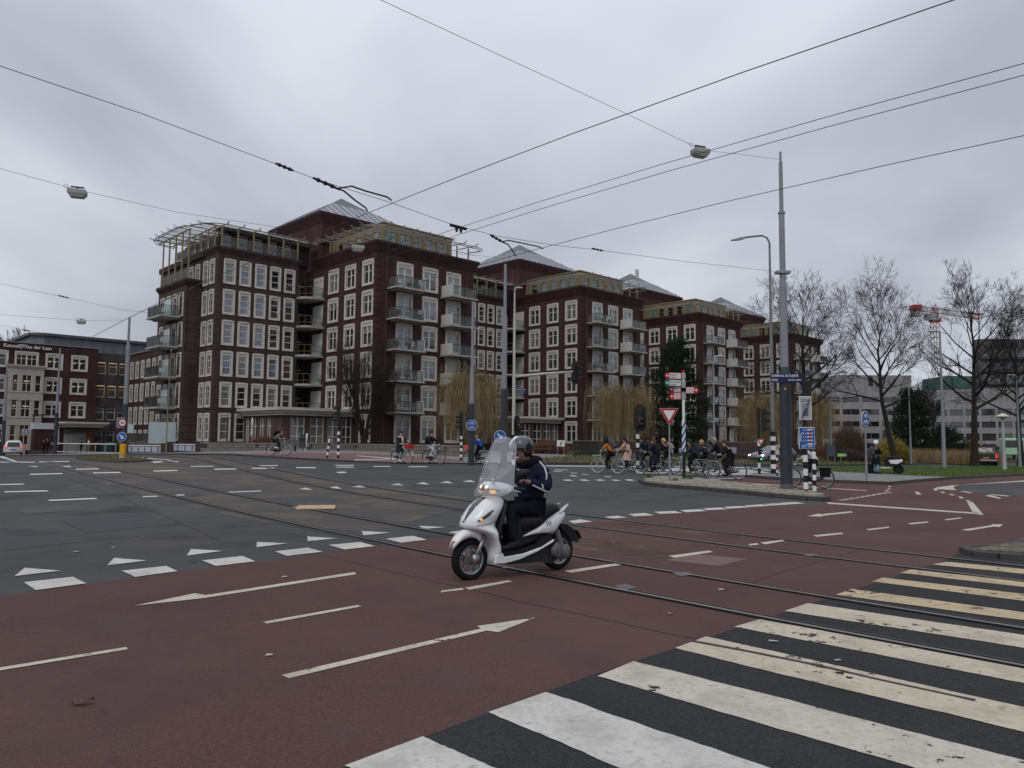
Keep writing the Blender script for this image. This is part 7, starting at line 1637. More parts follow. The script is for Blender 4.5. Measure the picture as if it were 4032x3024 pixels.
cyc(2762, 1872, 160, 'black bicycle under the fur hood rider', 'rider in dark parka with fur hood', 'black', 'cream', C_['darkgrey'], C_['coat_black'], None, 'step', 0, ride_pose(.12, .9, .18, 1), ('dark backpack of the fur hood rider', C_['greypack'], 1.), hood=C_['fur'])
cyc(2812, 1870, 155, 'grey bicycle behind the last rider', 'man with shaved head in black and white jacket', 'grey', 'black', C_['coat_black'], C_['coat_black'], hair_w, 'diamond', 0, ride_pose(.1, 1.1, .18), None)
cyc(2855, 1888, 168, 'dark blue bicycle with front crate, last of the group', 'short-haired rider in long black coat, last of the group', 'grey', 'black', C_['coat_black'], C_['coat_black'], hair_b, 'step', 0, ride_pose(.12, .92, .18), None, crate=blackrack, coat=C_['coat_black'])
cyc(3180, 1922, 162, 'grey bicycle with black panniers behind the striped posts', 'rider in white shirt hidden behind the LET OP sign', 'grey', 'black', C_['shirt'], C_['coat_black'], hair_d, 'diamond', 0, ride_pose(.22, .95, .2), None, shoes='white', sleeves=True)
b_ = G(3180, 1922); pn = thing('pannier', 'black pannier bag on the bicycle behind the striped posts', 'bag', b_, R(162)); bevel(MB().box(-.78, -.42, .08, .2, .42, .76).build('bag', C_['coat_black'], pn), .03); MB().box(-.79, -.41, .07, .21, .7, .77).build('flap', C_['coat_black'], pn)
b_ = G(1876, 1830); rb = thing('handlebar_bag', 'bright red bag on the front of the grey bicycle', 'bag', b_, R(150)); bevel(MB().box(.44, .74, -.17, .17, .84, 1.1).build('bag', mat('coral_red', (.62, .085, .06), .6), rb), .03); MB().box(.43, .75, -.18, .18, 1.08, 1.12).build('lid', mat('coral_red', (.62, .085, .06), .6), rb)
# ---- standing person with white helmet and the parked shared scooter
def stand_pose(h=1., yaw=0, bend=0.):
    J = dict(pel=(0, 0, .93 * h), spi=(0, 0, 1.1 * h), che=(.01, 0, 1.3 * h), nec=(.03, 0, 1.47 * h), hea=(.05, 0, 1.7 * h), fw=(1, 0, -.15))
    for q, y in (('L', 1), ('R', -1)):
        J['sh' + q] = (0, y * .19, 1.4 * h); J['el' + q] = (.0 + bend * .1, y * .26, 1.12 * h); J['ha' + q] = (.1 + bend * .25, y * .22, .92 * h + bend * .2); J['hip' + q] = (0, y * .09, .9 * h); J['kn' + q] = (.03, y * .1, .5 * h); J['an' + q] = (0, y * .1, .1 * h); J['to' + q] = (.12, y * .11, .05)
    return J
pb = G(3450, 1874, .11); ps = stand_pose(1., 0, .8); hp = person('person in white helmet and black coat standing by the parked scooter', pb, R(15), ps, C_['coat_black'], C_['lightdenim'], None, coat=C_['coat_black'])
MB().ell((.045, 0, 1.66), (.15, .135, .135), 14, 10).build('helmet', mat('helmet_white', (.68, .68, .67), .25, coat=.5), hp, True); backpack('dark backpack on the white helmet person', pb, R(15), ps, C_['greypack'], 1.1)
def parked_scooter():
    b = G(3484, 1874, .11); s = thing('parked_scooter', 'parked white and black electric scooter at the sidewalk edge', 'scooter', b, R(163)); s.scale = (1.08, 1.08, 1.08); W2 = mat('scooter_white_matt', (.62, .63, .63), .4); tm = tyre
    for x in (-.62, .62):
        w_ = bpy.data.objects.new('wheel', None); COL.objects.link(w_); w_.parent = s; w_.location = (x, 0, .24); MB().tube([(.19 * math.cos(2 * math.pi * i / 24), 0, .19 * math.sin(2 * math.pi * i / 24)) for i in range(24)], .05, 8, closed=True).build('tyre', tm, w_, True); MB().lathe([(.15, -.04), (.15, .04)], 18, axis='y').build('rim', blk, w_)
    MB().loft([ringz(z, xf, xr, hw) for z, xf, xr, hw in ((.3, .42, .32, .14), (.5, .5, .4, .17), (.75, .5, .38, .16), (.95, .4, .3, .1))]).build('leg_shield', W2, s, True)
    MB().prism([(.4, .26), (.38, .32), (-.2, .34), (-.3, .3)], -.16, .16, 'y').build('floorboard', W2, s); MB().prism([(-.05, .36), (.05, .72), (-.75, .78), (-.85, .6), (-.6, .42)], -.15, .15, 'y').build('rear_body', blk, s)
    for y in (-.16, .16): MB().prism([(-.15, .68), (-.78, .74), (-.8, .64), (-.55, .5), (-.25, .52)], min(y * 1.12, y * .95), max(y * 1.12, y * .95), 'y').build('side_panel', W2, s)
    bevel(MB().box(-.72, .02, -.14, .14, .78, .86).build('seat', seat_m, s), .03); MB().tube([(.4, 0, .9), (.32, 0, 1.08)], .035, 8).tube([(.3, -.33, 1.1), (.33, 0, 1.08), (.3, .33, 1.1)], .016, 6).build('handlebar', blk, s)
    for y in (-.36, .36): MB().lathe([(.06, 0), (.06, .015)], 14, (.3, y, 1.24), axis='x').tube([(.3, y * .8, 1.1), (.3, y, 1.2)], .007, 5).build('mirror', chrome, s)
    MB().box(-.95, -.94, -.09, .09, .5, .6).build('number_plate', yellow_m, s); MB().prism([(-.75, .62), (-.95, .6), (-.97, .48), (-.85, .5)], -.06, .06, 'y').build('plate_holder', blk, s)
parked_scooter()
# ---- far pedestrians at left
for px, py, Y, lab, jk, tr, h in ((172, 1790, 84, 'pedestrian in black coat on the far left pavement, left of the pair', C_['coat_black'], C_['coat_black'], .95), (186, 1790, 84, 'taller pedestrian in black, right of the far left pair', C_['coat_black'], C_['charcoal'], 1.04), (349, 1765, 88, 'person in white shirt at the office entrance', C_['shirt'], C_['beige'], 1.), (319, 1765, 90, 'person in dark green before the roller shutter', cloth('dark_green', (.025, .028, .02)), C_['charcoal'], 1.)):
    q = P(px, py, Y); person(lab, at(q.x, q.y, .05), R(200), stand_pose(h), jk, tr, hair_d)
# ================================================================ vehicles
car_glass = mat('car_glass', (.012, .014, .016), .05, spec=.8); lamp_red = mat('brake_lamp', (.5, .02, .015), .2, em=((1, .08, .05), .6)); lamp_white = mat('headlamp_lit', (.8, .8, .78), .1, em=((1, .97, .9), 4.)); plast = mat('bumper_black', (.02, .02, .021), .6)
def car_body(rows, m, parent, name='body'):
    """rows: (x, [ (y,z) half profile from bottom centre outwards to roof centre ]); lofted along x and mirrored"""
    rg = []
    for x, pr in rows: rg.append([(x, y, z) for y, z in pr] + [(x, -y, z) for y, z in reversed(pr)])
    return fix_normals(MB().loft(rg).build(name, m, parent, True))
def car_wheels(t, xs, hw, r):
    for x in xs:
        for y in (-hw, hw):
            w_ = bpy.data.objects.new('wheel', None); COL.objects.link(w_); w_.parent = t; w_.location = (x, y, r); MB().lathe([(r * .62, -.1), (r * .93, -.11), (r, -.08), (r, .08), (r * .93, .11), (r * .62, .1)], 22, axis='y').build('tyre', tyre, w_, True); MB().lathe([(r * .6, -.112), (r * .6, .112)], 16, axis='y').build('rim', alu, w_)
def minivan():
    q = P(50, 1793, 84); b = at(q.x, q.y); t = thing('minivan', 'white minivan with lit brake lights driving away at far left', 'car', b, R(124)); pw = mat('car_white', (.62, .62, .61), .25, coat=.6)
    P_ = lambda w0, w1, w2, z0, z1, z2: [(w0 * .8, .28), (w0, .36), (w0, z0), (w1, z1), (w2, z2), (w2 * .5, z2 + .03)]
    car_body([(2.15, P_(.6, .6, .5, .5, .62, .66)), (2.0, P_(.82, .8, .7, .6, .78, .82)), (1.2, P_(.9, .88, .74, .75, .95, 1.02)), (.75, P_(.9, .88, .62, .85, 1.0, 1.25)), (.1, P_(.9, .88, .62, .9, 1.02, 1.62)), (-1.0, P_(.9, .88, .63, .92, 1.04, 1.68)), (-1.75, P_(.9, .88, .62, .92, 1.04, 1.64)), (-2.1, P_(.89, .86, .6, .9, 1.02, 1.5)), (-2.22, P_(.86, .82, .58, .7, .95, 1.05))], pw, t)
    rwn = MB().add([(-2.235, -.62, 1.06), (-2.235, .62, 1.06), (-2.115, .52, 1.5), (-2.115, -.52, 1.5)], [(0, 1, 2, 3)]).build('rear_window', car_glass, t)
    for y in (-1, 1):
        MB().add([(.75, y * .87, 1.02), (-2.0, y * .87, 1.06), (-1.9, y * .645, 1.52), (.15, y * .64, 1.5)], [(0, 1, 2, 3)]).build('side_window', car_glass, t); bevel(MB().box(-2.26, -2.1, min(y * .55, y * .87), max(y * .55, y * .87), .84, 1.0).build('tail_light', lamp_red, t), .02)
    MB().box(-2.27, -2.2, -.27, .27, .66, .78).build('number_plate', mat('plate_blue', (.05, .13, .35), .5), t); MB().box(-2.27, -2.1, -.84, .84, .3, .42).build('bumper', plast, t); MB().tube([(-1.9, -.55, 1.66), (0, -.55, 1.67)], .02, 5).tube([(-1.9, .55, 1.66), (0, .55, 1.67)], .02, 5).build('roof_rails', galv, t); MB().box(-2.25, -2.2, -.5, .5, 1.0, 1.04).build('tailgate_trim', plast, t)
    car_wheels(t, (1.35, -1.4), .8, .33)
minivan()
def pickup():
    q = P(3875, 1835, 72); b = at(q.x, q.y); t = thing('pickup_truck', 'dark grey pickup truck with lit tail lights at right', 'car', b, R(62)); pg = mat('car_dark_grey', (.035, .037, .04), .3, coat=.5)
    MB().box(-2.6, -.3, -.88, .88, .55, 1.12).build('load_bed', pg, t); bevel(MB().prism([(2.6, .5), (2.6, .95), (1.3, 1.1), (.75, 1.65), (-.25, 1.68), (-.45, 1.14), (-.45, .5)], -.88, .88, 'y').build('cab', pg, t), .08, 3); MB().add([(-.47, -.68, 1.18), (-.47, .68, 1.18), (-.29, .62, 1.58), (-.29, -.62, 1.58)], [(0, 1, 2, 3)]).build('rear_window', car_glass, t)
    bevel(MB().box(-2.66, -2.6, -.86, .86, .62, 1.1).build('tailgate', pg, t), .02); MB().box(-2.75, -2.55, -.9, .9, .42, .58).build('bumper', mat('bumper_silver', (.4, .4, .4), .4, .6), t); MB().box(-2.67, -2.66, -.25, .25, .65, .76).build('number_plate', yellow_m, t)
    for y in (-1, 1): MB().box(-2.69, -2.55, min(y * .72, y * .89), max(y * .72, y * .89), .72, 1.05).build('tail_light', lamp_red, t); MB().add([(1.15, y * .885, 1.12), (-.3, y * .885, 1.16), (-.2, y * .885, 1.55), (.75, y * .885, 1.56)], [(0, 1, 2, 3)]).build('side_window', car_glass, t)
    MB().box(-.4, -.36, -.15, .15, 1.6, 1.64).build('brake_strip', lamp_red, t); MB().box(-2.5, 2.5, -.7, .7, .3, .55).build('chassis', plast, t); car_wheels(t, (1.7, -1.65), .8, .4)
pickup()
def hatch():
    q = P(3042, 1838, 62); b = at(q.x, q.y); t = thing('grey_car', 'grey car with headlights on waiting behind the striped poles', 'car', b, R(212)); pg = mat('car_grey', (.13, .14, .15), .3, coat=.5)
    P_ = lambda w0, w1, w2, z0, z1, z2: [(w0 * .8, .22), (w0, .3), (w0, z0), (w1, z1), (w2, z2), (w2 * .5, z2 + .02)]
    car_body([(2.05, P_(.55, .55, .45, .45, .55, .6)), (1.9, P_(.82, .8, .7, .52, .68, .74)), (1.0, P_(.88, .86, .72, .68, .86, .93)), (.45, P_(.88, .86, .62, .75, .9, 1.1)), (-.2, P_(.88, .86, .58, .78, .92, 1.42)), (-1.2, P_(.88, .86, .58, .8, .93, 1.42)), (-1.8, P_(.86, .84, .56, .8, .92, 1.2)), (-2.05, P_(.8, .78, .5, .7, .85, .95))], pg, t)
    MB().add([(1.02, -.7, .95), (1.02, .7, .95), (-.12, .56, 1.4), (-.12, -.56, 1.4)], [(0, 1, 2, 3)]).build('windscreen', car_glass, t)
    for y in (-1, 1): MB().ell((1.93, y * .62, .62), (.1, .16, .07), 10, 6).build('headlight', lamp_white, t, True); MB().add([(.4, y * .872, .93), (-1.7, y * .86, .95), (-1.3, y * .6, 1.36), (-.2, y * .6, 1.36)], [(0, 1, 2, 3)]).build('side_window', car_glass, t)
    MB().box(1.95, 2.07, -.6, .6, .3, .42).build('grille', plast, t); car_wheels(t, (1.3, -1.3), .78, .32)
hatch()
def excavator():
    q = P(3885, 1785, 105); b = at(q.x, q.y); t = thing('excavator', 'orange excavator with raised arm in front of the grey office', 'excavator', b, R(180)); t.scale = (.62, .62, .62); og = mat('excavator_orange', (.42, .07, .03), .5, var=(3, .15))
    MB().box(-1.5, 1.5, -1.1, 1.1, .9, 2.1).build('body', og, t); MB().box(.1, 1.5, .1, 1.1, 2.1, 3.2).build('cab', car_glass, t); MB().beam((1.2, -.3, 1.9), (3.0, -.3, 4.6), .4, .55).build('boom', og, t); MB().beam((3.0, -.3, 4.6), (3.9, -.3, 1.6), .35, .45).build('stick', og, t); MB().box(3.4, 4.2, -.8, .2, .4, 1.5).build('bucket', plast, t)
    for y in (-1.2, .7): bevel(MB().box(-1.8, 1.8, y, y + .55, 0, .85).build('track', plast, t), .3, 4)
    MB().ell((1.55, -.6, 2.4), (.08, .12, .12), 8, 6).build('work_lamp', lamp_white, t); MB().ell((1.9, .9, .9), (.08, .12, .12), 8, 6).build('work_lamp', lamp_white, t)
excavator()
q = P(3985, 1790, 100); tk = thing('green_truck', 'pale green truck cab behind the pickup', 'truck', at(q.x, q.y), R(250)); gm = mat('truck_green', (.3, .5, .32), .5); bevel(MB().box(-1.2, 1.2, -1.2, 1.2, .8, 3.0).build('cab', gm, tk), .15); MB().box(1.21, 1.24, -1., 1., 1.8, 2.7).build('windscreen', car_glass, tk); MB().box(-5, -1.2, -1.2, 1.2, .9, 1.9).build('load_bed', plast, tk); car_wheels(tk, (.3, -3.5), 1.0, .5)

# ================================================================ walls, railings and small things before the flats
wstone = mat('wall_stone', (.15, .14, .125), .95, var=(3, .2), bump=(20, .5, .02)); cap_m = mat('wall_coping', (.2, .19, .175), .95, var=(3, .15))
def stone_wall(label, pts, z1s, course=2, name='garden_wall'):
    t = thing(name, label, 'wall', (0, 0, 0)); jt = MB(); k = 0
    for (a, b), (za, zb) in zip(zip(pts, pts[1:]), zip(z1s, z1s[1:])):
        a, b = Vector((a[0], a[1], 0)), Vector((b[0], b[1], 0)); L = (b - a).length; n = max(1, round(L / 1.05)); d = (b - a).normalized(); ang = math.atan2(d.y, d.x)
        jt.beam(Vector((a.x, a.y, (gz(a.x, a.y) + za) / 2 - .03)), Vector((b.x, b.y, (gz(b.x, b.y) + zb) / 2 - .03)), .22, (za - gz(a.x, a.y)) * .98)
        for i in range(n):
            for c in range(course):
                f = (i + .5 + (.5 if c % 2 else 0)) / n
                if f > 1: continue
                p = a.lerp(b, f); g0 = gz(p.x, p.y) + .05; zt = za + (zb - za) * f; h = (zt - g0) / course; o = put('stone', MB().box(-L / n / 2 + .012, L / n / 2 - .012, -.15, .15, 0, h - .02).mesh('stone', wstone), t, (p.x, p.y, g0 + c * h), (0, 0, ang)); bevel(o, .012, 1)
        MB().beam(Vector((a.x, a.y, za + .04)), Vector((b.x, b.y, zb + .04)), .38, .09).build('coping', cap_m, t)
    jt.build('core', mat('wall_core', (.05, .048, .045), 1.), t); return t
WP = [(790, 1784), (1000, 1779), (1200, 1776), (1400, 1778), (1560, 1787), (1740, 1799), (1880, 1806)]; WT = [1746, 1748, 1748, 1751, 1754, 1757, 1760]
_wg = [G(*p) for p in WP]; stone_wall('low stone block wall with coping along the far pavement', [(p.x, p.y) for p in _wg], [P(px, t_, g.y).z for (px, _), t_, g in zip(WP, WT, _wg)])
terr = slab('terrace_garden', _wg + [LW(3, -.2), LW(0.2, -.2), LW(-.1, 11), LW(-10.8, 11.2), LW(-10.8, 14), Vector((_wg[0].x, _wg[0].y + 8, 0))], .62, mat('garden_soil', (.06, .05, .04), 1., var=(2, .3)), px=False)
np_ = MB().box(-.35, .35, -.02, .0, -.1, .1).build('name_plate', navy_s, None, loc=P(1440, 1757, _wg[3].y - .4)); tag(np_, 'small blue name plate on the stone wall', 'sign')
# bridge parapet with pale panels
def parapet(label, a, b, zb, zt, n, m, tm):
    t = thing('parapet', label, 'parapet', a); d = Vector(b) - Vector(a); ang = math.atan2(d.y, d.x); L = math.hypot(d.x, d.y); t.rotation_euler = (0, 0, ang)
    for i in range(n): MB().box(L * i / n + .05, L * (i + 1) / n - .05, -.04, .04, zb, zt).build('panel', m, t)
    MB().box(0, L, -.09, .09, zt + .05, zt + .13).build('top_rail', tm, t); MB().box(0, L, -.2, .2, -.6, zb - .06).build('plinth', mat('parapet_plinth', (.055, .04, .038), .9), t)
    for x in (0, L): MB().box(x - .25, x + .25, -.25, .25, -.6, zt + .3).build('end_pier', mat('parapet_pier', (.05, .034, .033), .9), t)
pp = mat('parapet_panel', (.32, .35, .41), .7, var=(1, .1)); pr_ = mat('parapet_rail_white', (.55, .55, .53), .5)
pa, pb2, pc, pd = P(492, 1787, 67), P(648, 1787, 67), P(672, 1786, 66.5), P(785, 1784, 66)
for l_, a, b in (('left run of pale panelled bridge parapet', pa, pb2), ('right run of pale panelled bridge parapet', pc, pd)):
    a.z = gz(a.x, a.y); parapet(l_, a, b, .25, .72, 6 if l_[0] == 'l' else 4, pp, pr_)
pe, pf = P(222, 1788, 80), P(455, 1788, 76); pe.z = gz(pe.x, pe.y); t = thing('railing', 'white tube railing in front of the office entrance', 'railing', pe, math.atan2(pf.y - pe.y, pf.x - pe.x)); L = (Vector((pf.x, pf.y)) - Vector((pe.x, pe.y))).length
MB().tube([(0, 0, 1.2), (L, 0, 1.2)], .06, 6).build('top_rail', pr_, t); MB().tube([(0, 0, .35), (L, 0, .35)], .04, 6).build('low_rail', pr_, t)
for i in range(7): MB().box(L * i / 6 - .05, L * i / 6 + .05, -.05, .05, 0, 1.2).build('post', galv, t)
for x, l_ in ((.28, 'green wheeled bin behind the white railing, left one'), (.36, 'green wheeled bin behind the white railing, right one')):
    bp = pe.lerp(pf, x + .42); bi = thing('wheeled_bin', l_, 'bin', at(bp.x, bp.y + 1.5), R(10)); gm2 = mat('bin_green', (.01, .035, .03), .5); MB().loft([[(-.28, -.3, .08), (.28, -.3, .08), (.28, .3, .08), (-.28, .3, .08)], [(-.32, -.38, 1.0), (.32, -.38, 1.0), (.32, .38, 1.0), (-.32, .38, 1.0)]]).build('body', gm2, bi); MB().box(-.34, .34, -.4, .4, 1.01, 1.07).build('lid', gm2, bi); MB().tube([(-.3, .3, .1), (.3, .3, .1)], .1, 10).build('wheels', tyre, bi)
# brick gatehouse and dark street lanterns before the offices
gp2 = P(160, 1790, 86); gh = thing('gate_pier', 'brown brick gate pier with grid panel before the stone bay', 'pier', at(gp2.x, gp2.y), ROT); MB().box(-.9, .9, -.6, .6, 0, 2.9).build('pier', brick, gh); MB().box(-1., 1.1, -.7, .7, 2.92, 3.6).build('grid_panel', mat('grid_board', (.42, .43, .45), .7), gh); MB().box(-1.4, 1.6, -.65, .65, 0, .55).build('plinth', mat('pier_plinth', (.09, .075, .068), .9), gh)
for i, px in enumerate((125, 158)):
    lp = P(px, 1790, 87); l3 = thing('street_lantern', ('left', 'right')[i] + ' slim dark lantern post before the stone bay', 'lamp post', at(lp.x, lp.y)); shaft(l3, 'post', [(0, 4.6, .09, .07, 0)], [black], 8); MB().box(-.1, .7, -.12, .12, 4.5, 4.65).build('lamp_head', black, l3)
# bench, waste bin, ticket post, parasol, flag poles
bz = G(1130, 1782, .1); bn = thing('bench', 'grey park bench against the stone wall', 'bench', bz, R(-3)); gmm = mat('bench_grey', (.07, .075, .075), .7)
for i in range(3): MB().box(-.8, .8, -.22 + i * .15, -.1 + i * .15, .44, .47).build('seat_slat', gmm, bn)
for i in range(2): MB().box(-.8, .8, .24, .27, .6 + i * .16, .72 + i * .16).build('back_slat', gmm, bn)
for x in (-.6, .6): MB().box(x - .03, x + .03, -.2, .2, 0, .44).box(x - .03, x + .03, .2, .24, .0, .88).build('leg', gmm, bn)
wb_ = G(1190, 1783, .1); wbn = thing('waste_bin', 'dark green litter bin on post by the stone wall', 'bin', wb_); bevel(MB().box(-.22, .22, -.2, .2, .3, 1.15).build('bin_body', mat('bin_dark', (.035, .045, .042), .5), wbn), .04); MB().box(-.2, .2, -.23, -.2, .85, 1.05).build('opening', black, wbn); MB().box(-.04, .04, -.04, .04, 0, .3).build('post', galv, wbn); MB().prism([(-.22, 1.15), (.1, 1.15), (.1, 1.3), (-.1, 1.3)], -.18, .18, 'y').build('hood', mat('bin_dark', (.035, .045, .042), .5), wbn)
tp2 = G(1201, 1783, .1); tpt = thing('white_post', 'leaning white post beside the litter bin', 'post', tp2, 0); MB().beam((0, 0, 0), (.12, 0, 1.35), .16, .12).build('post', white, tpt); MB().ell((.12, 0, 1.35), (.08, .06, .06), 8, 6).build('cap', white, tpt)
um = P(992, 1712, 69.5); ub = thing('parasol', 'folded white parasol on the garden terrace', 'parasol', (um.x, um.y, gz(um.x, um.y) + .62)); MB().tube([(0, 0, 0), (0, 0, 2.5)], .025, 6).build('pole', lgrey, ub); MB().lathe([(.03, 2.45), (.1, 2.2), (.13, 1.9), (.07, 1.55), (.12, 1.1), (.17, .75), (.05, .7)], 10).build('canopy', mat('parasol_cloth', (.5, .49, .46), .9, var=(8, .1)), ub, True)
for i, (px, pb_, pt_, Y) in enumerate(((655, 1745, 1380, 66), (482, 1740, 1420, 80))):
    fb = P(px, pb_, Y); fb.z = gz(fb.x, fb.y); fl = thing('flag_pole', ('tan flag pole before the projecting bay', 'thin tan pole behind the left island pole')[i], 'pole', fb); h = P(px, pt_, Y).z - fb.z; MB().tube([(0, 0, 0), (0, 0, h * .55), (.1, 0, h)], [.06, .055, .035], 8).build('shaft', mat('pole_tan', (.20, .165, .10), .6), fl); MB().ell((.1, 0, h), (.05, .05, .06), 8, 6).build('finial', lgrey, fl)
gl_ = P(895, 1750, 67.2); gl = thing('garden_lantern', 'black T-shaped lantern on the garden terrace', 'lamp post', (gl_.x, gl_.y, gz(gl_.x, gl_.y) + .5)); h = P(895, 1648, 67.2).z - gl.location.z; MB().tube([(-.05, 0, 0), (0, 0, h)], .05, 6).box(-.45, .4, -.06, .06, h, h + .08).build('post', black, gl); MB().box(-.35, .35, -.2, .2, -.1, .25).build('white_base', white, gl)
# fence, notice and panel right of the rider
rf = P(2095, 1800, 70); rl = thing('tube_railing', 'dark tube railing behind the rider before the red shrub', 'railing', at(rf.x, rf.y, .1), 0); MB().tube([(0, 0, .95), (1.9, 0, .92), (2.1, 0, .8), (2.15, 0, .2)], .04, 6).tube([(0, 0, .45), (2.0, 0, .45)], .03, 6).build('rails', rail_m, rl)
for x in (.1, 1.6): MB().box(x - .05, x + .05, -.05, .05, -.2, 1.0).build('post', rail_m, rl)
nb = P(2208, 1782, 69); no_ = thing('notice_board', 'small white notice board at the shrub foot', 'sign', at(nb.x, nb.y, .1)); MB().box(-.35, .35, -.02, .02, .75, 1.3).build('board', white_s, no_); MB().box(-.3, -.25, -.02, .02, 0, .75).box(.25, .3, -.02, .02, 0, .75).build('legs', galv, no_); MB().prism([(-.12, .85), (.02, .85), (.16, 1.2), (.08, 1.2)], -.026, -.021, 'y').build('mark', black, no_)
lw = thing('plinth_wall', 'long plum plinth wall below the second and third blocks', 'wall', LW(29, -3.2), ROT); MB().box(-4, 40, 0, .3, -1.5, 1.6).build('wall', brick_mat('plinth_brick', (.085, .062, .06), (.07, .052, .05), (.04, .03, .03), .22, .062, .008), lw); MB().box(-4, 40, -.06, .36, 1.61, 1.72).build('coping', cap_m, lw)
for k in range(5): MB().box(1 + k * 7, 4 + k * 7, -.04, -.002, -.2, .9).build('vent_panel', grey_s, lw)
# poster frame and green sign by the verge
pf2 = P(3273, 1775, 62); po_ = thing('poster_stand', 'dark poster on two legs at the verge', 'poster', at(pf2.x, pf2.y, .1), R(8)); MB().box(-.36, .36, -.02, .02, .55, 1.45).build('poster', mat('poster_print', (.06, .07, .085), .5, var2=[(4, (.3, .33, .38), .6, .75)]), po_); MB().box(-.34, -.29, .02, .05, 0, .55).box(.29, .34, .02, .05, 0, .55).build('legs', galv, po_)
gs = P(3315, 1795, 62); g_ = thing('green_sign', 'small lime green sign board at the verge', 'sign', at(gs.x, gs.y, .1), R(5)); MB().box(-.36, .16, -.02, .02, .55, .78).build('board', mat('lime_green', (.3, .62, .12), .5), g_); MB().box(.165, .38, -.02, .02, .55, .78).build('white_end', grey_s, g_); MB().box(-.1, -.05, .02, .05, 0, .55).build('leg', galv, g_)
# guard rails along the far road
for x0, x1, Y, l_ in ((3250, 3420, 64, 'low timber rail left of the leaning tree'),):
    a, b = P(x0, 1828, Y), P(x1, 1828, Y); gt = thing('timber_rail', l_, 'railing', at(a.x, a.y, .1)); MB().box(0, b.x - a.x, -.05, .05, .3, .42).build('rail', bark, gt); [MB().box(i * .9, i * .9 + .1, -.05, .05, -.1, .3).build('post', bark, gt) for i in range(5)]
# litter on the road
lb = G(1245, 2001, .012); bd = thing('plywood_board', 'orange plywood sheet lying across the tram track', 'board', lb, R(12)); MB().box(-.40, .40, -.42, .42, 0, .02).build('sheet', mat('plywood', (.46, .31, .19), .85, var=(6, .25)), bd); MB().prism([(-.40, .17), (-.5, .1), (-.40, 0)], .0, .012).build('splinter', mat('plywood', (.42, .26, .14), .85), bd)
le = G(314, 2780, .006); lf = MB().loft([[(-.045 + .03 * i, (-1) ** j * w_ * (1 if j < 2 else -1) if False else sgn * w_, z) for sgn, z in ((-1, .004 + .01 * i % 3), (1, .022), (0, .032))] for i, w_ in enumerate((.004, .02, .024, .018, .004))]).build('dead_leaf', mat('leaf_brown', (.09, .06, .045), .9, var=(60, .4)), None, loc=le); lf.rotation_euler = (0, 0, .3); tag(lf, 'curled brown dead leaf on the red path at lower left', 'leaf')
rr = random.Random(3)
scraps = []
for px, py in [(2640, 2420), (3300, 2605), (1120, 2275), (560, 2118), (445, 2158), (300, 2176), (2420, 2138), (3148, 1918), (2366, 1949), (2420, 1952), (2840, 2325), (1990, 2240), (1060, 2585), (3046, 2530), (2080, 1945)]: scraps.append(G(px, py, .012))
for p in scraps:
    s_ = rr.uniform(.02, .045); o = MB().add([(-s_, -s_ * .5, 0), (s_ * .8, -s_ * .6, .004), (s_, s_ * .4, .003), (-s_ * .6, s_ * .7, .006)], [(0, 1, 2, 3)]).add([(-s_, -s_ * .5, -.003), (s_ * .8, -s_ * .6, 0), (s_, s_ * .4, -.001), (-s_ * .6, s_ * .7, .002)], [(3, 2, 1, 0)]).build('paper_scrap', mat('paper_grey', (.4, .38, .35), .9), None, loc=p); o.rotation_euler = (0, 0, rr.uniform(0, 6)); tag(o, 'small pale scrap of litter lying on the road', 'litter', 'litter scraps on the road')

# ================================================================ right-hand background
def grid_block(t, x0, x1, y0, z0, z1, bands_, wm, pm, bays, depth=.35, ydep=18, sides=True):
    hs = [(a, b, c, d) for c, d in bands_ for a, b in bays]; mb = MB(); grid_wall(mb, lambda s_, z, d: (x0 + s_, y0 + d, z), 0, x1 - x0, z0, z1, hs, depth)
    mb.add([(x0, y0, z0), (x0, y0 + ydep, z0), (x0, y0 + ydep, z1), (x0, y0, z1), (x1, y0, z0), (x1, y0 + ydep, z0), (x1, y0 + ydep, z1), (x1, y0, z1)], [(0, 3, 2, 1), (4, 5, 6, 7), (3, 7, 6, 2)]); mb.build('wall', wm, t)
    for a, b, c, d in hs:
        w_ = MB().box(x0 + a, x0 + b, y0 + .2, y0 + .25, c, d).build('window', pm, t); n = max(1, int((b - a) / 2.0))
        q = MB()
        for i in range(n + 1): xx = x0 + a + (b - a) * i / n; q.box(xx - .05, xx + .05, y0 + .12, y0 + .198, c, d)
        q.build('mullion', mat('mullion_grey', (.2, .2, .2), .6), w_)
gwall = brick_mat('office_grey_panels', (.27, .265, .26), (.245, .24, .236), (.17, .167, .163), 1.2, .6, .012, .2, .08); gwall2 = brick_mat('office_grey_panels_b', (.23, .225, .222), (.21, .205, .2), (.16, .155, .15), 1.2, .6, .012, .2, .08)
Yg = 210
X = lambda px, Y=Yg: P(px, 1700, Y).x
Zp = lambda py, Y=Yg, px=3500: P(px, py, Y).z
go = thing('grey_office', 'long pale grey office block with dark window bands at right', 'building', (0, 0, 0)); x0, x1 = X(3235), X(3730)
bays = []; a = .6
while a < x1 - x0 - 5: bays.append((a, a + 4.6)); a += 5.4
grid_block(go, x0, x1, Yg, -4, Zp(1545), [(Zp(1585), Zp(1565)), (Zp(1634), Zp(1612)), (Zp(1680), Zp(1660)), (Zp(1728), Zp(1706)), (Zp(1765), Zp(1745))], gwall, PANES[0], bays)
MB().box(X(3335), X(3640), Yg + 6, Yg + 20, Zp(1545), Zp(1470)).build('roof_storey', gwall2, go); MB().box(X(3465), X(3482), Yg + 5.8, Yg + 6, Zp(1512), Zp(1475)).build('duct', plast, go)
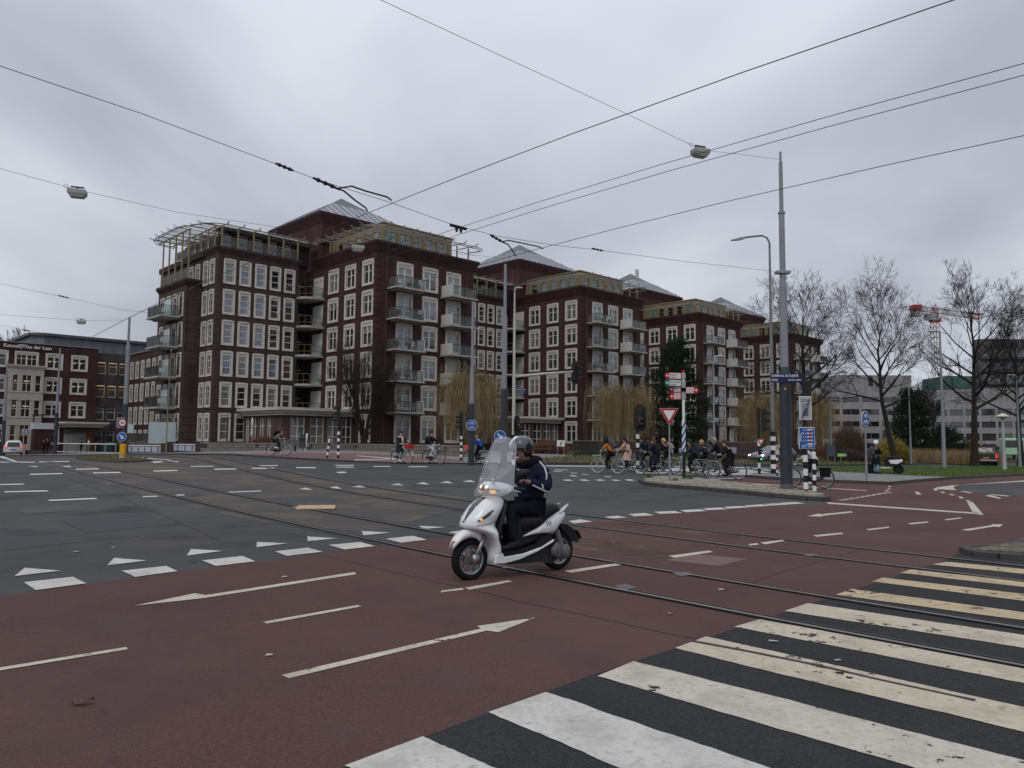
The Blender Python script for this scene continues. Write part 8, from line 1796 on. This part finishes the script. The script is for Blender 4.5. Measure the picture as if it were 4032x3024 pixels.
Yh = 170; go2 = thing('stepped_office', 'stepped grey office wing with long ribbon windows behind the big bare tree', 'building', (X(3660, Yh), Yh, 0), R(-38)); z_ = lambda py: Zp(py, Yh, 3800)
bays = [(1.0 + i * 3.0, 3.6 + i * 3.0) for i in range(9)]
grid_block(go2, 0, 29, 0, -4, z_(1590), [(z_(1640), z_(1615)), (z_(1686), z_(1663)), (z_(1735), z_(1708)), (z_(1770), z_(1748))], gwall, PANES[3], bays, ydep=14)
MB().box(-1, 27, 3, 12, z_(1590), z_(1535)).build('roof_storey', gwall2, go2); MB().box(8.0, 9.6, 2.9, 3.0, z_(1588), z_(1537)).build('stair_slot', PANES[0], go2)
Yt = 190; hi = thing('brick_highrise', 'dark brown high-rise under construction at the right edge', 'building', (0, 0, 0)); zt_ = lambda py: Zp(py, Yt, 3950); x0, x1 = X(3870, Yt), X(4330, Yt)
hb_ = brick_mat('highrise_brown', (.125, .115, .105), (.11, .10, .092), (.03, .026, .024), .6, .3, .02); bays = [(.7 + i * 2.9, 2.6 + i * 2.9) for i in range(int((x1 - x0) / 2.9))]
hgt = zt_(1335); fl = int((hgt) / 3.2); grid_block(hi, x0, x1, Yt, -4, hgt, [(1.2 + i * 3.2, 3.2 + i * 3.2) for i in range(fl)], hb_, PANES[4], bays, ydep=3)
for i in range(fl): MB().box(x0, x1, Yt - .8, Yt - .02, .6 + i * 3.2, .72 + i * 3.2).build('scaffold_deck', mat('scaffold_grey', (.12, .115, .1), .8), hi)
gnx = thing('netted_building', 'building wrapped in green netting behind the office wing', 'building', (0, 0, 0)); MB().box(X(3735, 215), X(3880, 215), 215, 228, -3, Zp(1478, 215)).build('netting', mat('green_net', (.05, .11, .09), .9, var=(.5, .3)), gnx); MB().box(X(3735, 215), X(3880, 215), 214.6, 214.9, Zp(1560, 215), Zp(1555, 215)).build('scaffold_deck', mat('scaffold_grey', (.12, .115, .1), .8), gnx)
# tower cranes
def lattice(mb, a, b, w_, n, r=.09):
    a, b = Vector(a), Vector(b); d = (b - a); u = d.normalized(); s_ = u.cross(V3(0, 1, 0)) if abs(u.y) < .9 else u.cross(V3(1, 0, 0)); s_.normalize(); v = u.cross(s_); c = [(s_ * i + v * j) * w_ / 2 for i, j in ((-1, -1), (1, -1), (1, 1), (-1, 1))]
    for q in c: mb.tube([a + q, b + q], r, 4)
    for k in range(n):
        p, q = a + d * k / n, a + d * (k + 1) / n
        for i in range(4): mb.tube([p + c[i], q + c[(i + 1) % 4]], r * .6, 3)
        for i in range(4): mb.tube([p + c[i], p + c[(i + 1) % 4]], r * .6, 3)
red_c = mat('crane_red', (.33, .05, .045), .6); wht_c = mat('crane_white', (.5, .5, .48), .6); Yc = 250
bx2 = P(3697, 1750, Yc); ct = thing('tower_crane', 'red and white tower crane beyond the offices', 'crane', (bx2.x, Yc, -3)); zc3 = lambda py: P(3697, py, Yc).z + 3
m_ = MB(); lattice(m_, (0, 0, 0), (0, 0, zc3(1268)), 1.9, 26, .12); m_.build('mast', mat('crane_mast', (.34, .27, .22), .6), ct)
xq = lambda px: P(px, 1250, Yc).x - bx2.x
MB().box(-1.4, 1.6, -1.2, 1.2, zc3(1268), zc3(1253)).build('slewing_ring', red_c, ct); MB().box(xq(3640), xq(3690), -1.3, .4, zc3(1262), zc3(1238)).build('cab', mat('crane_cab_grey', (.25, .26, .25), .6), ct); m_ = MB(); lattice(m_, (0, 0, zc3(1255)), (0, 0, zc3(1208)), 1.4, 4, .12); m_.build('tower_top', red_c, ct)
m_ = MB(); lattice(m_, (0, 0, zc3(1222)), (xq(3815), 0, zc3(1240)), 1.5, 12, .1); m_.build('jib', wht_c, ct); m_ = MB(); lattice(m_, (xq(3806), 0, zc3(1238.5)), (xq(3862), 0, zc3(1247)), 1.6, 5, .13); m_.build('jib_tip', red_c, ct)
m_ = MB(); lattice(m_, (0, 0, zc3(1222)), (xq(3590), 0, zc3(1212)), 1.4, 8, .1); m_.build('counter_jib', wht_c, ct); MB().box(xq(3590), xq(3625), -1.5, 1.5, zc3(1222), zc3(1203)).build('winch', red_c, ct); MB().box(xq(3592), xq(3618), -1, 1, zc3(1247), zc3(1223)).build('counterweight', mat('counterweight', (.3, .3, .3), .9), ct)
gc = mat('crane_green', (.3, .42, .27), .6); g0 = P(3935, 1272, 230); g1 = P(4150, 1180, 230); c2 = thing('green_crane', 'pale green crane jib entering at the right edge', 'crane', (g1.x, g1.y, -3)); m_ = MB(); lattice(m_, V3(g0.x - g1.x, 0, g0.z + 3), V3(0, 0, g1.z + 3), 1.8, 14, .12); m_.build('jib', gc, c2); m_ = MB(); lattice(m_, (0, 0, 0), (0, 0, g1.z + 3), 1.8, 20, .12); m_.build('mast', gc, c2); MB().tube([V3((g0.x - g1.x) * .6, 0, g0.z + 3 + (g1.z - g0.z) * .4), V3(0, 0, g1.z + 14)], .08, 4).build('stay', wire_m, c2)
# far low houses and woods closing the horizon
for i, (a, b, pt_, Y, c) in enumerate(((3000, 3260, 1640, 260, (.16, .10, .085)), (-900, -60, 1500, 190, (.07, .045, .042)), (4150, 4900, 1480, 240, (.14, .13, .12)))):
    t = thing('distant_building', ('distant brick terrace between the trees and the grey office', 'distant brick row beyond the left edge', 'distant block beyond the right edge')[i], 'building', (0, 0, 0)); hz = P(3000, pt_, Y).z; x0, x1 = X(a, Y), X(b, Y); grid_block(t, x0, x1, Y, -4, hz, [(1 + k * 3.1, 2.7 + k * 3.1) for k in range(int((hz - 1) / 3.1))], mat('far_wall_%d' % i, c, .9, var=(.4, .15)), PANES[3], [(1 + k * 3.4, 2.6 + k * 3.4) for k in range(int((x1 - x0 - 2) / 3.4))], ydep=10)
